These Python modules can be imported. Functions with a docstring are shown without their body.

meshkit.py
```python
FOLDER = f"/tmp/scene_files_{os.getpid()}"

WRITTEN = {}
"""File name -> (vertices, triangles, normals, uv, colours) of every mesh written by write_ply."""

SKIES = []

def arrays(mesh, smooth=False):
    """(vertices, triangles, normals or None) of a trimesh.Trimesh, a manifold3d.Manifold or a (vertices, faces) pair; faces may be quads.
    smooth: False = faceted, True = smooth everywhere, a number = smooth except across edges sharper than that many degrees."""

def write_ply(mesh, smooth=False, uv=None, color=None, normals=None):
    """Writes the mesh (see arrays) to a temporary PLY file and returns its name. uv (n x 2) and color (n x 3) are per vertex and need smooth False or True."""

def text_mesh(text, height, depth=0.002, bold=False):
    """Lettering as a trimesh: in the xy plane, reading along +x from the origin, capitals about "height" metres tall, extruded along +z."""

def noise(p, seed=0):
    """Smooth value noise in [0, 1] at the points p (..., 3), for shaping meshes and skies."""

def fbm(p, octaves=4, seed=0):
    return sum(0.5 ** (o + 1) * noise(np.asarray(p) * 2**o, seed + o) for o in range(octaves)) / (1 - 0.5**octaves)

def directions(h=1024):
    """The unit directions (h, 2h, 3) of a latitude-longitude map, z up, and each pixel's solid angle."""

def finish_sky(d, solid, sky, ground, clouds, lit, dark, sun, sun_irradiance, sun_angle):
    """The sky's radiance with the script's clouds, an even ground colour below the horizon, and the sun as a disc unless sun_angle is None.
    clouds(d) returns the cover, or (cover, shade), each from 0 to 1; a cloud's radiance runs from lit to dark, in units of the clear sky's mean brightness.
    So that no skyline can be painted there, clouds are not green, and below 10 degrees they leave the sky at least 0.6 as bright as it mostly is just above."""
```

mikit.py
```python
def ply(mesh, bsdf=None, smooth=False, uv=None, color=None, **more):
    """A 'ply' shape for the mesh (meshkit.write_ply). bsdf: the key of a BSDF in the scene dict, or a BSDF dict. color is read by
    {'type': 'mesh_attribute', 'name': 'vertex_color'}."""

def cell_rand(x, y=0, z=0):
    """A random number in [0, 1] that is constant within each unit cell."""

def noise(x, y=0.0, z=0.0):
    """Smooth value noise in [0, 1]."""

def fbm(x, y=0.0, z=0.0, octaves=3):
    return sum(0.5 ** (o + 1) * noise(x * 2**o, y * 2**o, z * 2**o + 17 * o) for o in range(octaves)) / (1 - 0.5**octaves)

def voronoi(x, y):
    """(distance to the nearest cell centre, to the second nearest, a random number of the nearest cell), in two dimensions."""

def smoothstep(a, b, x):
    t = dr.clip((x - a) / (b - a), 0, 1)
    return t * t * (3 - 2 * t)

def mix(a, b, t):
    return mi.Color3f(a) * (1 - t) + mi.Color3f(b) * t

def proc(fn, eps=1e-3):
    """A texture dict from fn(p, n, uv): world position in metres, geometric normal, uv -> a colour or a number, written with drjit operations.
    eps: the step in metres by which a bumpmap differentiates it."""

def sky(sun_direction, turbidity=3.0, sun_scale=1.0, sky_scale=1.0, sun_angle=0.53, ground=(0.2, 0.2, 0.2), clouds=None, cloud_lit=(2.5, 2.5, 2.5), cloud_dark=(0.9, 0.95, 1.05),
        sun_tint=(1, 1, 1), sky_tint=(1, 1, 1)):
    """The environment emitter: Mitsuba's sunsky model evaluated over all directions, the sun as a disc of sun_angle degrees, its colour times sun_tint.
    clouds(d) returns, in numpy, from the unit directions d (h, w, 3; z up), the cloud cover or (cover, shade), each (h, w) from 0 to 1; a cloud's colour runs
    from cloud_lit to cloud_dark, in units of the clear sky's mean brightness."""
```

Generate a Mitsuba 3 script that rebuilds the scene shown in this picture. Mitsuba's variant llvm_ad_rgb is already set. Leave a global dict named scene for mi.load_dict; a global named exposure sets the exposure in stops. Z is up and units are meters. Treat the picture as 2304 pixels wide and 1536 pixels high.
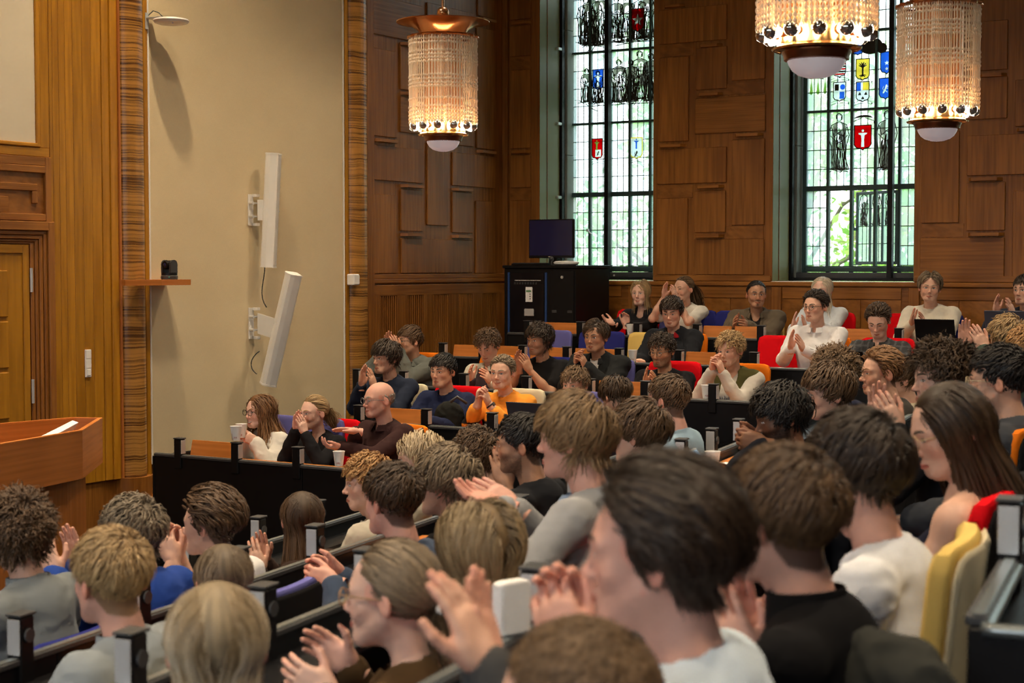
import math, random
import numpy as np, trimesh, mitsuba as mi, drjit as dr, mikit, meshkit
import shapely.geometry as sg
from shapely.ops import unary_union
from shapely import affinity

scene, labels = {}, {}
T4 = mi.ScalarTransform4f
# ---------------------------------------------------------------- camera
EYE, PITCH = 2.10, math.atan(168 / 3600)
scene['camera'] = {'type': 'thinlens', 'fov': 2 * math.degrees(math.atan(1152 / 3600)), 'fov_axis': 'x',
                   'aperture_radius': 0.0058, 'focus_distance': 10.8, 'near_clip': 0.05, 'far_clip': 400.0,
                   'to_world': T4().look_at(origin=[0, 0, EYE], target=[0, math.cos(PITCH), EYE - math.sin(PITCH)], up=[0, 0, 1])}
exposure = 1.05
# ---------------------------------------------------------------- room axes: U runs along the front wall, V along the window wall
TH = math.radians(31.5)
uu, vv = np.array([math.sin(TH), math.cos(TH)]), np.array([math.cos(TH), -math.sin(TH)])
VA, UB, CEIL = -8.845, 14.283, 6.6          # front wall, window wall, ceiling
ULEFT, VBACK = -3.2, 4.2                    # the walls behind the camera
def W(U, V, z=0.0):
    p = uu * U + vv * V
    return np.array([p[0], p[1], z])
# ---------------------------------------------------------------- daylight: a bright overcast sky seen through the windows
def clouds(d):
    n = meshkit.fbm(d * 3.0 + 5.0, 4, 3)
    return np.clip(0.85 + 1.2 * (n - 0.5), 0, 1), np.clip(0.4 + 1.5 * (n - 0.5), 0, 1) * 0.5
scene['sky'] = {'sampling_weight': 70.0, **mikit.sky((-0.5, -0.6, 0.75), turbidity=4.0, sun_scale=0.0, sky_scale=18.0, ground=(0.10, 0.16, 0.06), clouds=clouds,
                         cloud_lit=(1.5, 1.5, 1.5), cloud_dark=(1.0, 1.02, 1.06))}
def lamp(weight, *c):
    """An area light; weight: how often it is sampled."""
    return {'type': 'area', 'radiance': {'type': 'rgb', 'value': list(c)}, 'sampling_weight': weight}
# ---------------------------------------------------------------- added round fill lamps under the ceiling, unseen (their light)
LAMP_WARM, LAMP_POWER = (1.0, 0.80, 0.56), 175.0
ADDED_LAMPS = [(u0, v0) for u0 in (0.6, 4.2, 7.8, 11.2) for v0 in (-6.6, -3.4, 0.0)]
SPOT_POWER = 1500.0                           # the small spotlight by the front wall
BULB_POWER = 22.0

# ---------------------------------------------------------------- materials
def rgb(*c): return {'type': 'rgb', 'value': list(c)}
def pri(c, rough=0.5, **k):
    return {'type': 'twosided', 'bsdf': {'type': 'principled', 'base_color': c if isinstance(c, dict) else rgb(*c), 'roughness': rough, **k}}
VC = {'type': 'mesh_attribute', 'name': 'vertex_color'}
def uvz(p):
    return p.x * float(uu[0]) + p.y * float(uu[1]), p.x * float(vv[0]) + p.y * float(vv[1]), p.z
def wood(base, dark, f=55.0, figure=0.35):
    """uv.x: tone of the board, uv.y: 0 = upright grain, 1 = level grain, in between = oblique."""
    def fn(p, n, uv):
        a, b, z = uvz(p)
        s = uv.x * 37.0
        up = mikit.fbm(a * f + s, b * f, z * 2.2 + s, 3)
        lv = mikit.fbm(a * 2.2 + s, b * 2.2, z * f, 3)
        ob = mikit.fbm((a + b) * 9 + z * 26 + 3.0 * mikit.noise(a * 3, b * 3, z * 3), (a + b) * 14 - z * 7, s, 3)
        g = dr.select(uv.y < 0.25, up, dr.select(uv.y > 0.75, lv, ob))
        w = mikit.noise(a * 5 + s, b * 5, z * 1.6)
        t = mikit.smoothstep(0.25, 0.75, g * (1 - figure) + w * figure)
        return mikit.mix(dark, base, t) * (0.55 + 0.9 * uv.x)
    return mikit.proc(fn)
def zebra(p, n, uv):
    a, b, z = uvz(p)
    zz = z + 0.012 * mikit.noise(a * 14, b * 14, z * 3)
    g = 0.72 * mikit.fbm(1.5 * a, 1.5 * b, zz * 105, 3) + 0.28 * mikit.noise(a, b, zz * 14)
    return mikit.mix((0.085, 0.030, 0.008), (0.40, 0.19, 0.045), mikit.smoothstep(0.28, 0.62, g))
def cream(p, n, uv):
    a, b, z = uvz(p)
    return mikit.mix((0.60, 0.49, 0.31), (0.66, 0.545, 0.36), mikit.fbm(a * 3, b * 3, z * 3, 4)) * (0.97 + 0.06 * mikit.noise(a * 160, b * 160, z * 160))
MAT = {
    'wood_oak': pri(wood((0.31, 0.120, 0.022), (0.185, 0.062, 0.009)), 0.42, specular=0.4),
    'wood_gold': pri(wood((0.42, 0.185, 0.012), (0.31, 0.125, 0.007), 40.0), 0.40, specular=0.4),
    'wood_zebra': pri(mikit.proc(zebra), 0.30, specular=0.5),
    'wood_cherry': pri(wood((0.43, 0.145, 0.030), (0.34, 0.105, 0.018), 60.0), 0.42, specular=0.4),
    'plaster_cream': pri(mikit.proc(cream), 0.85, specular=0.15),
    'black': pri((0.005, 0.005, 0.006), 0.42, specular=0.22),
    'black_matt': pri((0.013, 0.013, 0.014), 0.75, specular=0.2),
    'graphite': pri((0.035, 0.037, 0.040), 0.45),
    'rail_metal': pri((0.30, 0.34, 0.35), 0.30, metallic=0.8),
    'silver': pri((0.62, 0.63, 0.64), 0.38, metallic=0.55),
    'white_paint': pri((0.74, 0.72, 0.68), 0.45),
    'white_plastic': pri((0.80, 0.79, 0.77), 0.35),
    'grille_white': pri((0.50, 0.47, 0.43), 0.6),
    'screen_cloth': pri((0.62, 0.55, 0.43), 0.9, specular=0.1),
    'stone': pri((0.20, 0.21, 0.18), 0.7),
    'wood_lit_green': pri((0.16, 0.15, 0.05), 0.5),  # reveal wood; green light from the window is put into the colour
    'iron': pri((0.025, 0.060, 0.058), 0.5),
    'lead': pri((0.012, 0.030, 0.030), 0.5),
    'brush': pri((0.020, 0.018, 0.014), 0.8),
    'copper': pri((0.62, 0.30, 0.14), 0.22, metallic=1.0),
    'brass': pri((0.75, 0.47, 0.22), 0.25, metallic=1.0),
    'bronze': pri((0.20, 0.075, 0.035), 0.30, metallic=0.85),
    'mirror': pri((0.72, 0.72, 0.75), 0.08, metallic=1.0),
    'opal': pri((0.80, 0.74, 0.72), 0.22),
    'beads': {'type': 'principledthin', 'base_color': rgb(0.95, 0.88, 0.78), 'roughness': 0.22, 'diff_trans': 1.0, 'spec_trans': 0.0},
    'black_glass': pri((0.005, 0.005, 0.007), 0.15, specular=0.4),
    'screen_off': pri((0.010, 0.012, 0.055), 0.16, specular=0.5),
    'blue_trim': pri((0.012, 0.045, 0.16), 0.4),
    'carpet': pri((0.035, 0.034, 0.036), 0.95, specular=0.1),
    'ceiling_white': pri((0.62, 0.55, 0.43), 0.9, specular=0.1),
    'wall_wood_far': pri((0.20, 0.085, 0.025), 0.5),
    'paper': pri((0.80, 0.80, 0.80), 0.7),
    'cloth': pri(VC, 0.92, specular=0.12, sheen=0.25),
    'skin': pri(VC, 0.48, specular=0.35),
    'hair': pri(VC, 0.50, specular=0.35),
    'vcol': pri(VC, 0.55, specular=0.3),
}
scene.update(MAT)
GLASSES = {'pane_clear': (0.88, 0.98, 0.96), 'pane_green': (0.70, 0.97, 0.86), 'pane_blue': (0.74, 0.93, 0.97), 'pane_pale': (0.82, 0.98, 0.88)}
for k, c in GLASSES.items():   # old sheet glass: partly clear, partly clouded
    scene[k] = {'type': 'blendbsdf', 'weight': 0.45, 'a': {'type': 'thindielectric', 'specular_transmittance': rgb(*c), 'int_ior': 1.5},
                'b': {'type': 'principledthin', 'base_color': rgb(*[0.92 * x for x in c]), 'roughness': 0.5, 'diff_trans': 1.8}}
scene['pane_plain'] = {'type': 'thindielectric', 'int_ior': 1.5}
for k, c in {'glass_red': (0.80, 0.02, 0.04), 'glass_blue': (0.13, 0.34, 0.88), 'glass_yellow': (0.95, 0.82, 0.24), 'glass_white': (0.95, 0.97, 0.97), 'glass_green': (0.40, 0.58, 0.22), 'glass_grey': (0.46, 0.46, 0.42)}.items():
    scene[k] = {'type': 'principledthin', 'base_color': rgb(*c), 'roughness': 0.6, 'diff_trans': 1.7}

# ---------------------------------------------------------------- mesh helpers
def add(key, mesh, bsdf, smooth=False, uv=None, color=None, **more):
    base, n = key, 0
    while key in scene:
        n += 1
        key = '%s_%03d' % (base, n)
    if uv is not None and not hasattr(uv[0], '__len__'):
        if smooth is not False and smooth is not True:
            mesh, smooth = trimesh.graph.smooth_shade(mesh, angle=math.radians(smooth), facet_minarea=None), True
        nv = len(mesh[0]) if isinstance(mesh, tuple) else len(mesh.vertices)
        uv = np.tile(np.array(uv, float), (nv, 1))
    scene[key] = mikit.ply(mesh, bsdf, smooth=smooth, uv=uv, color=color, **more)
    return key
def tell(key, label=None, category=None, group=None, kind=None):
    labels[key] = {k: v for k, v in dict(label=label, category=category, group=group, kind=kind).items() if v}
    return key
def fresh(base):
    """The next free name of a thing."""
    n = 0
    key = base
    while any(k == key or k.startswith(key + '__') for k in (key,)) and (key in labels or key in scene):
        n += 1
        key = '%s_%03d' % (base, n)
    labels.setdefault(key, {})
    return key
def hullbox(x0, x1, y0, y1, z0, z1, c=0.0):
    """A box with its edges cut off by c."""
    if c <= 0:
        m = trimesh.creation.box(extents=[x1 - x0, y1 - y0, z1 - z0])
        m.apply_translation([(x0 + x1) / 2, (y0 + y1) / 2, (z0 + z1) / 2])
        return m
    h = np.array([x1 - x0, y1 - y0, z1 - z0]) / 2
    c = min(c, 0.45 * h.min() * 2 * 0.5)
    pts = []
    for s in np.ndindex(2, 2, 2):
        s = np.array(s) * 2 - 1
        for k in range(3):
            q = (h - c)
            q[k] = h[k]
            pts.append(s * q)
    m = trimesh.convex.convex_hull(np.array(pts))
    m.apply_translation([(x0 + x1) / 2, (y0 + y1) / 2, (z0 + z1) / 2])
    return m
def frame_map(fr):
    """'A': (U, out of the front wall, z); 'B': (V, out of the window wall, z); 'R': (U, V, z)."""
    def go(m):
        v = np.array(m.vertices)
        if fr == 'A':
            U, V, flip = v[:, 0], VA + v[:, 1], True
        elif fr == 'B':
            U, V, flip = UB - v[:, 1], v[:, 0], True
        else:
            U, V, flip = v[:, 0], v[:, 1], True
        xy = U[:, None] * uu + V[:, None] * vv
        f = np.array(m.faces)
        det = {'A': -1, 'B': -1, 'R': -1}[fr]
        if fr == 'B':
            det = np.sign(np.linalg.det(np.array([[vv[0], -uu[0], 0], [vv[1], -uu[1], 0], [0, 0, 1]])))
        else:
            det = np.sign(np.linalg.det(np.array([[uu[0], vv[0], 0], [uu[1], vv[1], 0], [0, 0, 1]])))
        if det < 0:
            f = f[:, ::-1]
        return trimesh.Trimesh(np.column_stack([xy, v[:, 2]]), f, process=False)
    return go
FM = {k: frame_map(k) for k in 'ABR'}
def fbox(fr, a0, a1, d0, d1, z0, z1, c=0.0):
    return FM[fr](hullbox(a0, a1, d0, d1, z0, z1, c))
def join(ms):
    vs, fs, n = [], [], 0
    for m in ms:
        v, f = (m if isinstance(m, tuple) else (np.array(m.vertices), np.array(m.faces)))
        vs.append(np.asarray(v)); fs.append(np.asarray(f) + n); n += len(v)
    return trimesh.Trimesh(np.vstack(vs), np.vstack(fs), process=False)
def lathe(profile, n=32, cap=True):
    """Round body from (radius, z) pairs, listed from the bottom up, about the z axis."""
    pr = np.array(profile, float)
    a = np.arange(n) * 2 * np.pi / n
    v = np.array([[r * math.cos(t), r * math.sin(t), z] for r, z in pr for t in a])
    f = []
    for k in range(len(pr) - 1):
        for i in range(n):
            j = (i + 1) % n
            f += [[k * n + i, k * n + j, (k + 1) * n + j], [k * n + i, (k + 1) * n + j, (k + 1) * n + i]]
    return trimesh.Trimesh(v, np.array(f), process=False)
def tube(path, radius, n=8, closed=False):
    """A round bar along a polyline; radius: a number or one per point."""
    P = np.array(path, float)
    r = np.broadcast_to(np.asarray(radius, float), (len(P),))
    t = np.gradient(P, axis=0); t /= np.linalg.norm(t, axis=1, keepdims=True) + 1e-12
    ref = np.array([0, 0, 1.0]) if abs(t[0, 2]) < 0.9 else np.array([1.0, 0, 0])
    s = np.cross(t, ref); s /= np.linalg.norm(s, axis=1, keepdims=True) + 1e-12
    b = np.cross(s, t)
    a = np.arange(n) * 2 * np.pi / n
    v = (P[:, None] + r[:, None, None] * (np.cos(a)[None, :, None] * s[:, None] + np.sin(a)[None, :, None] * b[:, None])).reshape(-1, 3)
    f = []
    for k in range(len(P) - 1):
        for i in range(n):
            j = (i + 1) % n
            f += [[k * n + i, k * n + j, (k + 1) * n + j], [k * n + i, (k + 1) * n + j, (k + 1) * n + i]]
    for k, o in ((0, 1), (len(P) - 1, -1)):
        for i in range(1, n - 1):
            f.append([k * n, k * n + (i + 1 if o > 0 else i), k * n + (i if o > 0 else i + 1)])
    return trimesh.Trimesh(v, np.array(f)[:, ::-1], process=False)
def prism(poly, z0, z1):
    """A polygon (U, V) raised from z0 to z1."""
    ms = []
    for g in getattr(poly, 'geoms', [poly]):
        m = trimesh.creation.extrude_polygon(g, z1 - z0, engine='earcut')
        m.apply_translation([0, 0, z0])
        ms.append(FM['R'](m))
    return join(ms)
def moved(m, M=None, t=None):
    m = m.copy()
    if M is not None:
        m.vertices = np.array(m.vertices) @ np.array(M).T
    if t is not None:
        m.vertices = np.array(m.vertices) + np.array(t)
    return m
def rotz(d):
    c, s = math.cos(math.radians(d)), math.sin(math.radians(d))
    return np.array([[c, -s, 0], [s, c, 0], [0, 0, 1.0]])

# ================================================================ THE ROOM
A_PANELS = [(11.973, 12.765, 4.243, 4.596), (11.97, 12.334, 3.309, 4.113), (12.398, 12.765, 3.773, 4.177), (12.396, 12.763, 3.373, 3.709), (11.964, 12.765, 2.903, 3.226), (11.961, 12.326, 2.038, 2.772), (12.398, 12.763, 2.441, 2.835), (12.84, 13.2, 2.505, 3.304), (13.279, 14.074, 2.908, 3.236), (13.726, 14.08, 3.304, 4.527), (13.277, 13.64, 2.44, 2.845), (12.403, 13.639, 2.039, 2.369), (13.708, 14.079, 2.034, 2.772), (12.843, 13.663, 4.278, 4.648), (12.841, 13.203, 3.368, 4.223), (13.28, 13.661, 3.311, 3.727), (13.282, 13.662, 3.793, 4.274), (13.746, 14.076, 4.641, 5.064)]
A_LEDGES = [(11.978, 12.322, 3.276), (12.42, 12.766, 4.211), (12.418, 12.763, 3.744), (12.413, 12.759, 2.874), (12.41, 12.757, 2.412), (13.285, 13.618, 2.876), (13.284, 13.625, 2.409), (13.743, 14.065, 3.278), (13.745, 14.067, 4.618)]
B_PANELS = [(-8.769, -8.519, 4.655, 5.003), (-8.769, -8.519, 4.279, 4.591), (-8.769, -8.519, 3.327, 4.132), (-8.769, -8.518, 2.92, 3.258), (-8.769, -8.518, 2.03, 2.786), (-7.049, -6.328, 4.28, 4.615), (-6.649, -6.324, 3.813, 4.217), (-6.271, -5.933, 3.881, 4.903), (-7.046, -6.727, 3.326, 4.149), (-6.654, -5.926, 3.388, 3.732), (-7.064, -6.322, 2.912, 3.255), (-6.264, -5.931, 2.499, 3.318), (-6.658, -6.329, 2.434, 2.838), (-7.062, -6.729, 2.023, 2.772), (-6.66, -5.931, 2.024, 2.365), (-4.414, -4.077, 2.493, 3.312), (-4.008, -3.419, 2.906, 3.259), (-4.006, -3.669, 2.42, 2.846), (-4.42, -3.67, 2.002, 2.358), (-3.599, -3.356, 1.999, 2.763), (-3.929, -3.666, 3.825, 4.254), (-4.012, -3.663, 3.4, 3.765), (-3.593, -3.37, 3.322, 3.727), (-4.414, -4.055, 3.45, 4.648)]
B_LEDGES = [(-8.758, -8.522, 4.622), (-8.758, -8.521, 3.294), (-6.998, -6.773, 4.648), (-6.614, -6.375, 4.236), (-6.626, -6.363, 3.769), (-7.045, -6.756, 3.291), (-6.24, -5.948, 3.362), (-6.639, -6.348, 2.881), (-6.655, -6.345, 2.403), (-3.993, -3.696, 2.877), (-3.994, -3.674, 2.392), (-3.907, -3.671, 3.785), (-3.58, -3.383, 3.298)]
def panels(holder, fr, rects, ledges, base):
    for i, (a0, a1, z0, z1) in enumerate(rects):
        tone = 0.42 + 0.16 * ((i * 37) % 11) / 11
        wide = (a1 - a0) > (z1 - z0)
        add(holder + '__panel', fbox(fr, a0, a1, 0.0, base + 0.018, z0, z1, 0.005), 'wood_oak', uv=(tone, 0.0 if (i * 7) % 3 else 1.0 if wide else 0.0))
    for i, (a0, a1, z) in enumerate(ledges):
        # a small wooden ledge whose ends slope back to the wall
        prof = [(a0, 0.0), (a1, 0.0), (a1 - 0.035, 0.062), (a0 + 0.035, 0.062)]
        m = trimesh.creation.extrude_polygon(sg.Polygon(prof), 0.028, engine='earcut')
        m.apply_translation([0, 0, z - 0.02])
        add(holder + '__ledge', FM[fr](m), 'wood_oak', uv=(0.62, 1.0))
# ---------------------------------------------------------------- floor with its rising tiers
room = sg.box(ULEFT, VA, UB, VBACK)
D_DIR = np.array([math.sin(math.radians(22.5)), math.cos(math.radians(22.5))])     # along the near rows
def near_poly(w):
    """The part of the room behind the near row line w (w grows away from the lectern)."""
    n = np.array([D_DIR[1], -D_DIR[0]])
    nu, nv = float(n @ uu), float(n @ vv)
    p0 = np.array([nu, nv]) * w
    t = np.array([-nv, nu])
    big = 40
    a, b = p0 + t * big, p0 - t * big
    q = np.array([nu, nv]) * big
    return sg.Polygon([a, b, b + q, a + q]).buffer(0)
def far_poly(U):
    return sg.box(U, -40, 40, 40)
TIER_U = [8.23, 9.43, 10.63, 11.83, 12.95]
TIER_W = [-3.98, -3.09, -2.21, -1.31, -0.32]
RISE = 0.17
tell('floor', 'dark grey floor stepping up under the rows of desks', kind='structure')
add('floor__slab', fbox('R', ULEFT - .3, UB + .9, VA - .3, VBACK + .3, -0.2, 0.0), 'carpet')
for k in range(1, 5):
    reg = room.intersection(unary_union([far_poly(TIER_U[k] + 0.04), near_poly(TIER_W[k] + 0.04)]))
    add('floor__tier', prism(reg, RISE * (k - 1) if k > 1 else 0.0, RISE * k), 'carpet')
# ---------------------------------------------------------------- front wall
tell('wall_front', 'wood-panelled front wall with a large cream panel between two round pilasters', kind='structure')
add('wall_front__backing', fbox('A', ULEFT - .3, UB + .9, -0.3, 0.0, 0.0, CEIL), 'wood_oak', uv=(0.40, 0.0))
panels('wall_front', 'A', A_PANELS, A_LEDGES, 0.0)
add('wall_front__rail', fbox('A', 11.86, UB, 0.0, 0.035, 1.945, 1.985, 0.006), 'wood_oak', uv=(0.5, 1.0))
add('wall_front__rail', fbox('A', 11.86, UB, 0.0, 0.022, 1.985, 2.03, 0.006), 'wood_oak', uv=(0.46, 1.0))
# slatted heater fronts under the rail: stiles, and slats one by one
GR = [(12.023, 12.291), (12.463, 12.734), (12.898, 13.17), (13.346, 13.598), (13.805, 14.062)]
edges = [11.93] + [x for g in GR for x in g] + [UB]
for i in range(0, len(edges), 2):
    add('wall_front__stile', fbox('A', edges[i], edges[i + 1], 0.0, 0.045, 0.0, 1.90, 0.004), 'wood_oak', uv=(0.44, 0.0))
add('wall_front__grille_head', fbox('A', 11.93, UB, 0.0, 0.046, 1.828, 1.93, 0.004), 'wood_oak', uv=(0.44, 1.0))
for a0, a1 in GR:
    for k in range(8):
        c = a0 + (a1 - a0) * (k + 0.5) / 8
        add('wall_front__slat', fbox('A', c - 0.0085, c + 0.0085, 0.018, 0.042, 0.12, 1.83, 0.003), 'wood_oak', uv=(0.52, 0.0))
    add('wall_front__grille_foot', fbox('A', a0, a1, 0.0, 0.044, 0.0, 0.14, 0.004), 'wood_oak', uv=(0.44, 1.0))
# cream panel with its frame
add('wall_front__cream_panel', fbox('A', 9.055, 11.475, 0.0, 0.035, 0.60, CEIL - 0.3, 0.004), 'plaster_cream')
add('wall_front__panel_edge', fbox('A', 9.030, 9.052, 0.0, 0.050, 0.575, CEIL - 0.3, 0.006), 'white_paint')
add('wall_front__panel_edge', fbox('A', 11.478, 11.492, 0.0, 0.045, 0.575, CEIL - 0.3, 0.004), 'white_paint')
add('wall_front__panel_edge', fbox('A', 9.030, 11.492, 0.0, 0.048, 0.575, 0.598, 0.006), 'white_paint')
add('wall_front__fillet', fbox('A', 8.985, 9.026, 0.0, 0.055, 0.5, CEIL, 0.004), 'wood_gold', uv=(0.5, 0.0))
add('wall_front__fillet', fbox('A', 11.497, 11.535, 0.0, 0.055, 0.5, CEIL, 0.004), 'wood_gold', uv=(0.45, 0.0))
add('wall_front__fillet', fbox('A', 11.825, 11.935, 0.0, 0.050, 0.0, CEIL, 0.004), 'wood_oak', uv=(0.50, 0.0))
add('wall_front__base_board', fbox('A', 9.0, 11.9, 0.0, 0.055, 0.34, 0.50, 0.008), 'wood_oak', uv=(0.52, 1.0))
add('wall_front__base_board', fbox('A', 9.0, 11.9, 0.0, 0.075, 0.0, 0.34, 0.008), 'wood_oak', uv=(0.47, 0.5))
# the boarded part by the door: upright boards, each its own
bx = [8.075, 8.106, 8.165, 8.225, 8.30, 8.39, 8.479, 8.575]
for i in range(len(bx) - 1):
    add('wall_front__plank', fbox('A', bx[i] + 0.0008, bx[i + 1] - 0.0008, 0.0, 0.020, 0.5, CEIL, 0.0022), 'wood_gold', uv=(0.40 + 0.05 * ((i * 5) % 4), 0.0))
add('wall_front__plank', fbox('A', 8.576, 8.645, 0.0, 0.030, 0.5, CEIL, 0.004), 'wood_gold', uv=(0.52, 0.0))
add('wall_front__plank', fbox('A', 8.647, 8.716, 0.0, 0.044, 0.5, CEIL, 0.004), 'wood_gold', uv=(0.60, 0.0))
add('wall_front__fillet', fbox('A', 8.717, 8.735, 0.0, 0.060, 0.5, CEIL, 0.004), 'wood_cherry', uv=(0.42, 0.0))
# half-round pilasters of striped veneer with a moulded base
def half_round(fr, a, rad, depth, z0, z1, n=20):
    t = np.linspace(0, np.pi, n)
    pts = [(a + rad * math.cos(x), depth * math.sin(x)) for x in t]
    m = trimesh.creation.extrude_polygon(sg.Polygon(pts), z1 - z0, engine='earcut')
    m.apply_translation([0, 0, z0])
    return FM[fr](m)
for i, (a, r) in enumerate(((8.862, 0.123), (11.68, 0.138))):
    key = tell('trim_%d' % (i + 1), ('left' if i == 0 else 'right') + ' half-round pilaster of striped dark veneer beside the cream panel', kind='structure')
    add(key + '__shaft', half_round('A', a, r, 0.115, 0.5, CEIL), 'wood_zebra', smooth=40)
    add(key + '__base', half_round('A', a, r + 0.035, 0.15, 0.345, 0.505), 'wood_oak', smooth=40, uv=(0.52, 0.0))
    add(key + '__plinth', half_round('A', a, r + 0.055, 0.18, 0.0, 0.345), 'wood_oak', smooth=40, uv=(0.48, 0.5))
# fret panel over the door
add('wall_front__overdoor', fbox('A', 7.2, 8.02, 0.0, 0.010, 2.475, 2.765), 'wood_oak', uv=(0.36, 0.5))
for a0, a1, d, z0, z1, t in ((7.2, 8.072, 0.034, 2.765, 2.815, .52), (7.2, 8.072, 0.030, 2.815, 2.878, .44), (8.02, 8.072, 0.036, 2.42, 2.88, .50), (7.2, 8.02, 0.034, 2.425, 2.475, .52),
                            (7.2, 7.953, 0.028, 2.636, 2.686, .50), (7.903, 7.953, 0.028, 2.548, 2.636, .50), (7.2, 7.69, 0.028, 2.475, 2.59, .52)):
    add('wall_front__fret_bar', fbox('A', a0, a1, 0.0, d, z0, z1, 0.004), 'wood_oak', uv=(t, 1.0 if a1 - a0 > z1 - z0 else 0.0))
add('wall_front__head_board', fbox('A', 7.2, 8.072, 0.0, 0.02, 2.88, 2.945, 0.003), 'wood_gold', uv=(0.45, 1.0))
add('wall_front__head_board', fbox('A', 7.99, 8.073, 0.0, 0.02, 2.945, CEIL, 0.003), 'wood_gold', uv=(0.45, 0.0))
# ---------------------------------------------------------------- door in the front wall
tell('door_1', 'panelled golden wooden door with steel hinges in a moulded frame', kind='structure')
for k, (a1, d, zt, t) in enumerate(((8.063, 0.075, 2.42, .50), (8.004, 0.058, 2.355, .46), (7.975, 0.046, 2.325, .50), (7.945, 0.034, 2.295, .46), (7.915, 0.024, 2.275, .52))):
    nxt = (8.004, 7.975, 7.945, 7.915, 7.880)[k]
    add('door_1__frame', fbox('A', nxt, a1, 0.0, d, 0.0, zt, 0.005), 'wood_oak', uv=(t, 0.0))
    zn = (2.355, 2.325, 2.295, 2.275, 2.262)[k]
    add('door_1__frame', fbox('A', 7.0, nxt + 0.004, 0.0, d, zn, zt, 0.005), 'wood_oak', uv=(t + .02, 1.0))
add('door_1__leaf', fbox('A', 6.97, 7.872, 0.0, 0.012, 0.0, 2.258, 0.002), 'wood_gold', uv=(0.46, 0.0))
add('door_1__leaf_frame', fbox('A', 7.812, 7.868, 0.0, 0.024, 0.0, 2.255, 0.003), 'wood_gold', uv=(0.50, 0.0))
add('door_1__leaf_frame', fbox('A', 6.98, 7.812, 0.0, 0.024, 2.195, 2.255, 0.003), 'wood_gold', uv=(0.48, 1.0))
for k in range(6):
    z1 = 2.075 - k * 0.355
    add('door_1__door_panel', fbox('A', 7.05, 7.676, 0.0, 0.026, max(z1 - 0.325, 0.02), z1, 0.006), 'wood_gold', uv=(0.44 + 0.03 * (k % 3), 0.0))
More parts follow.
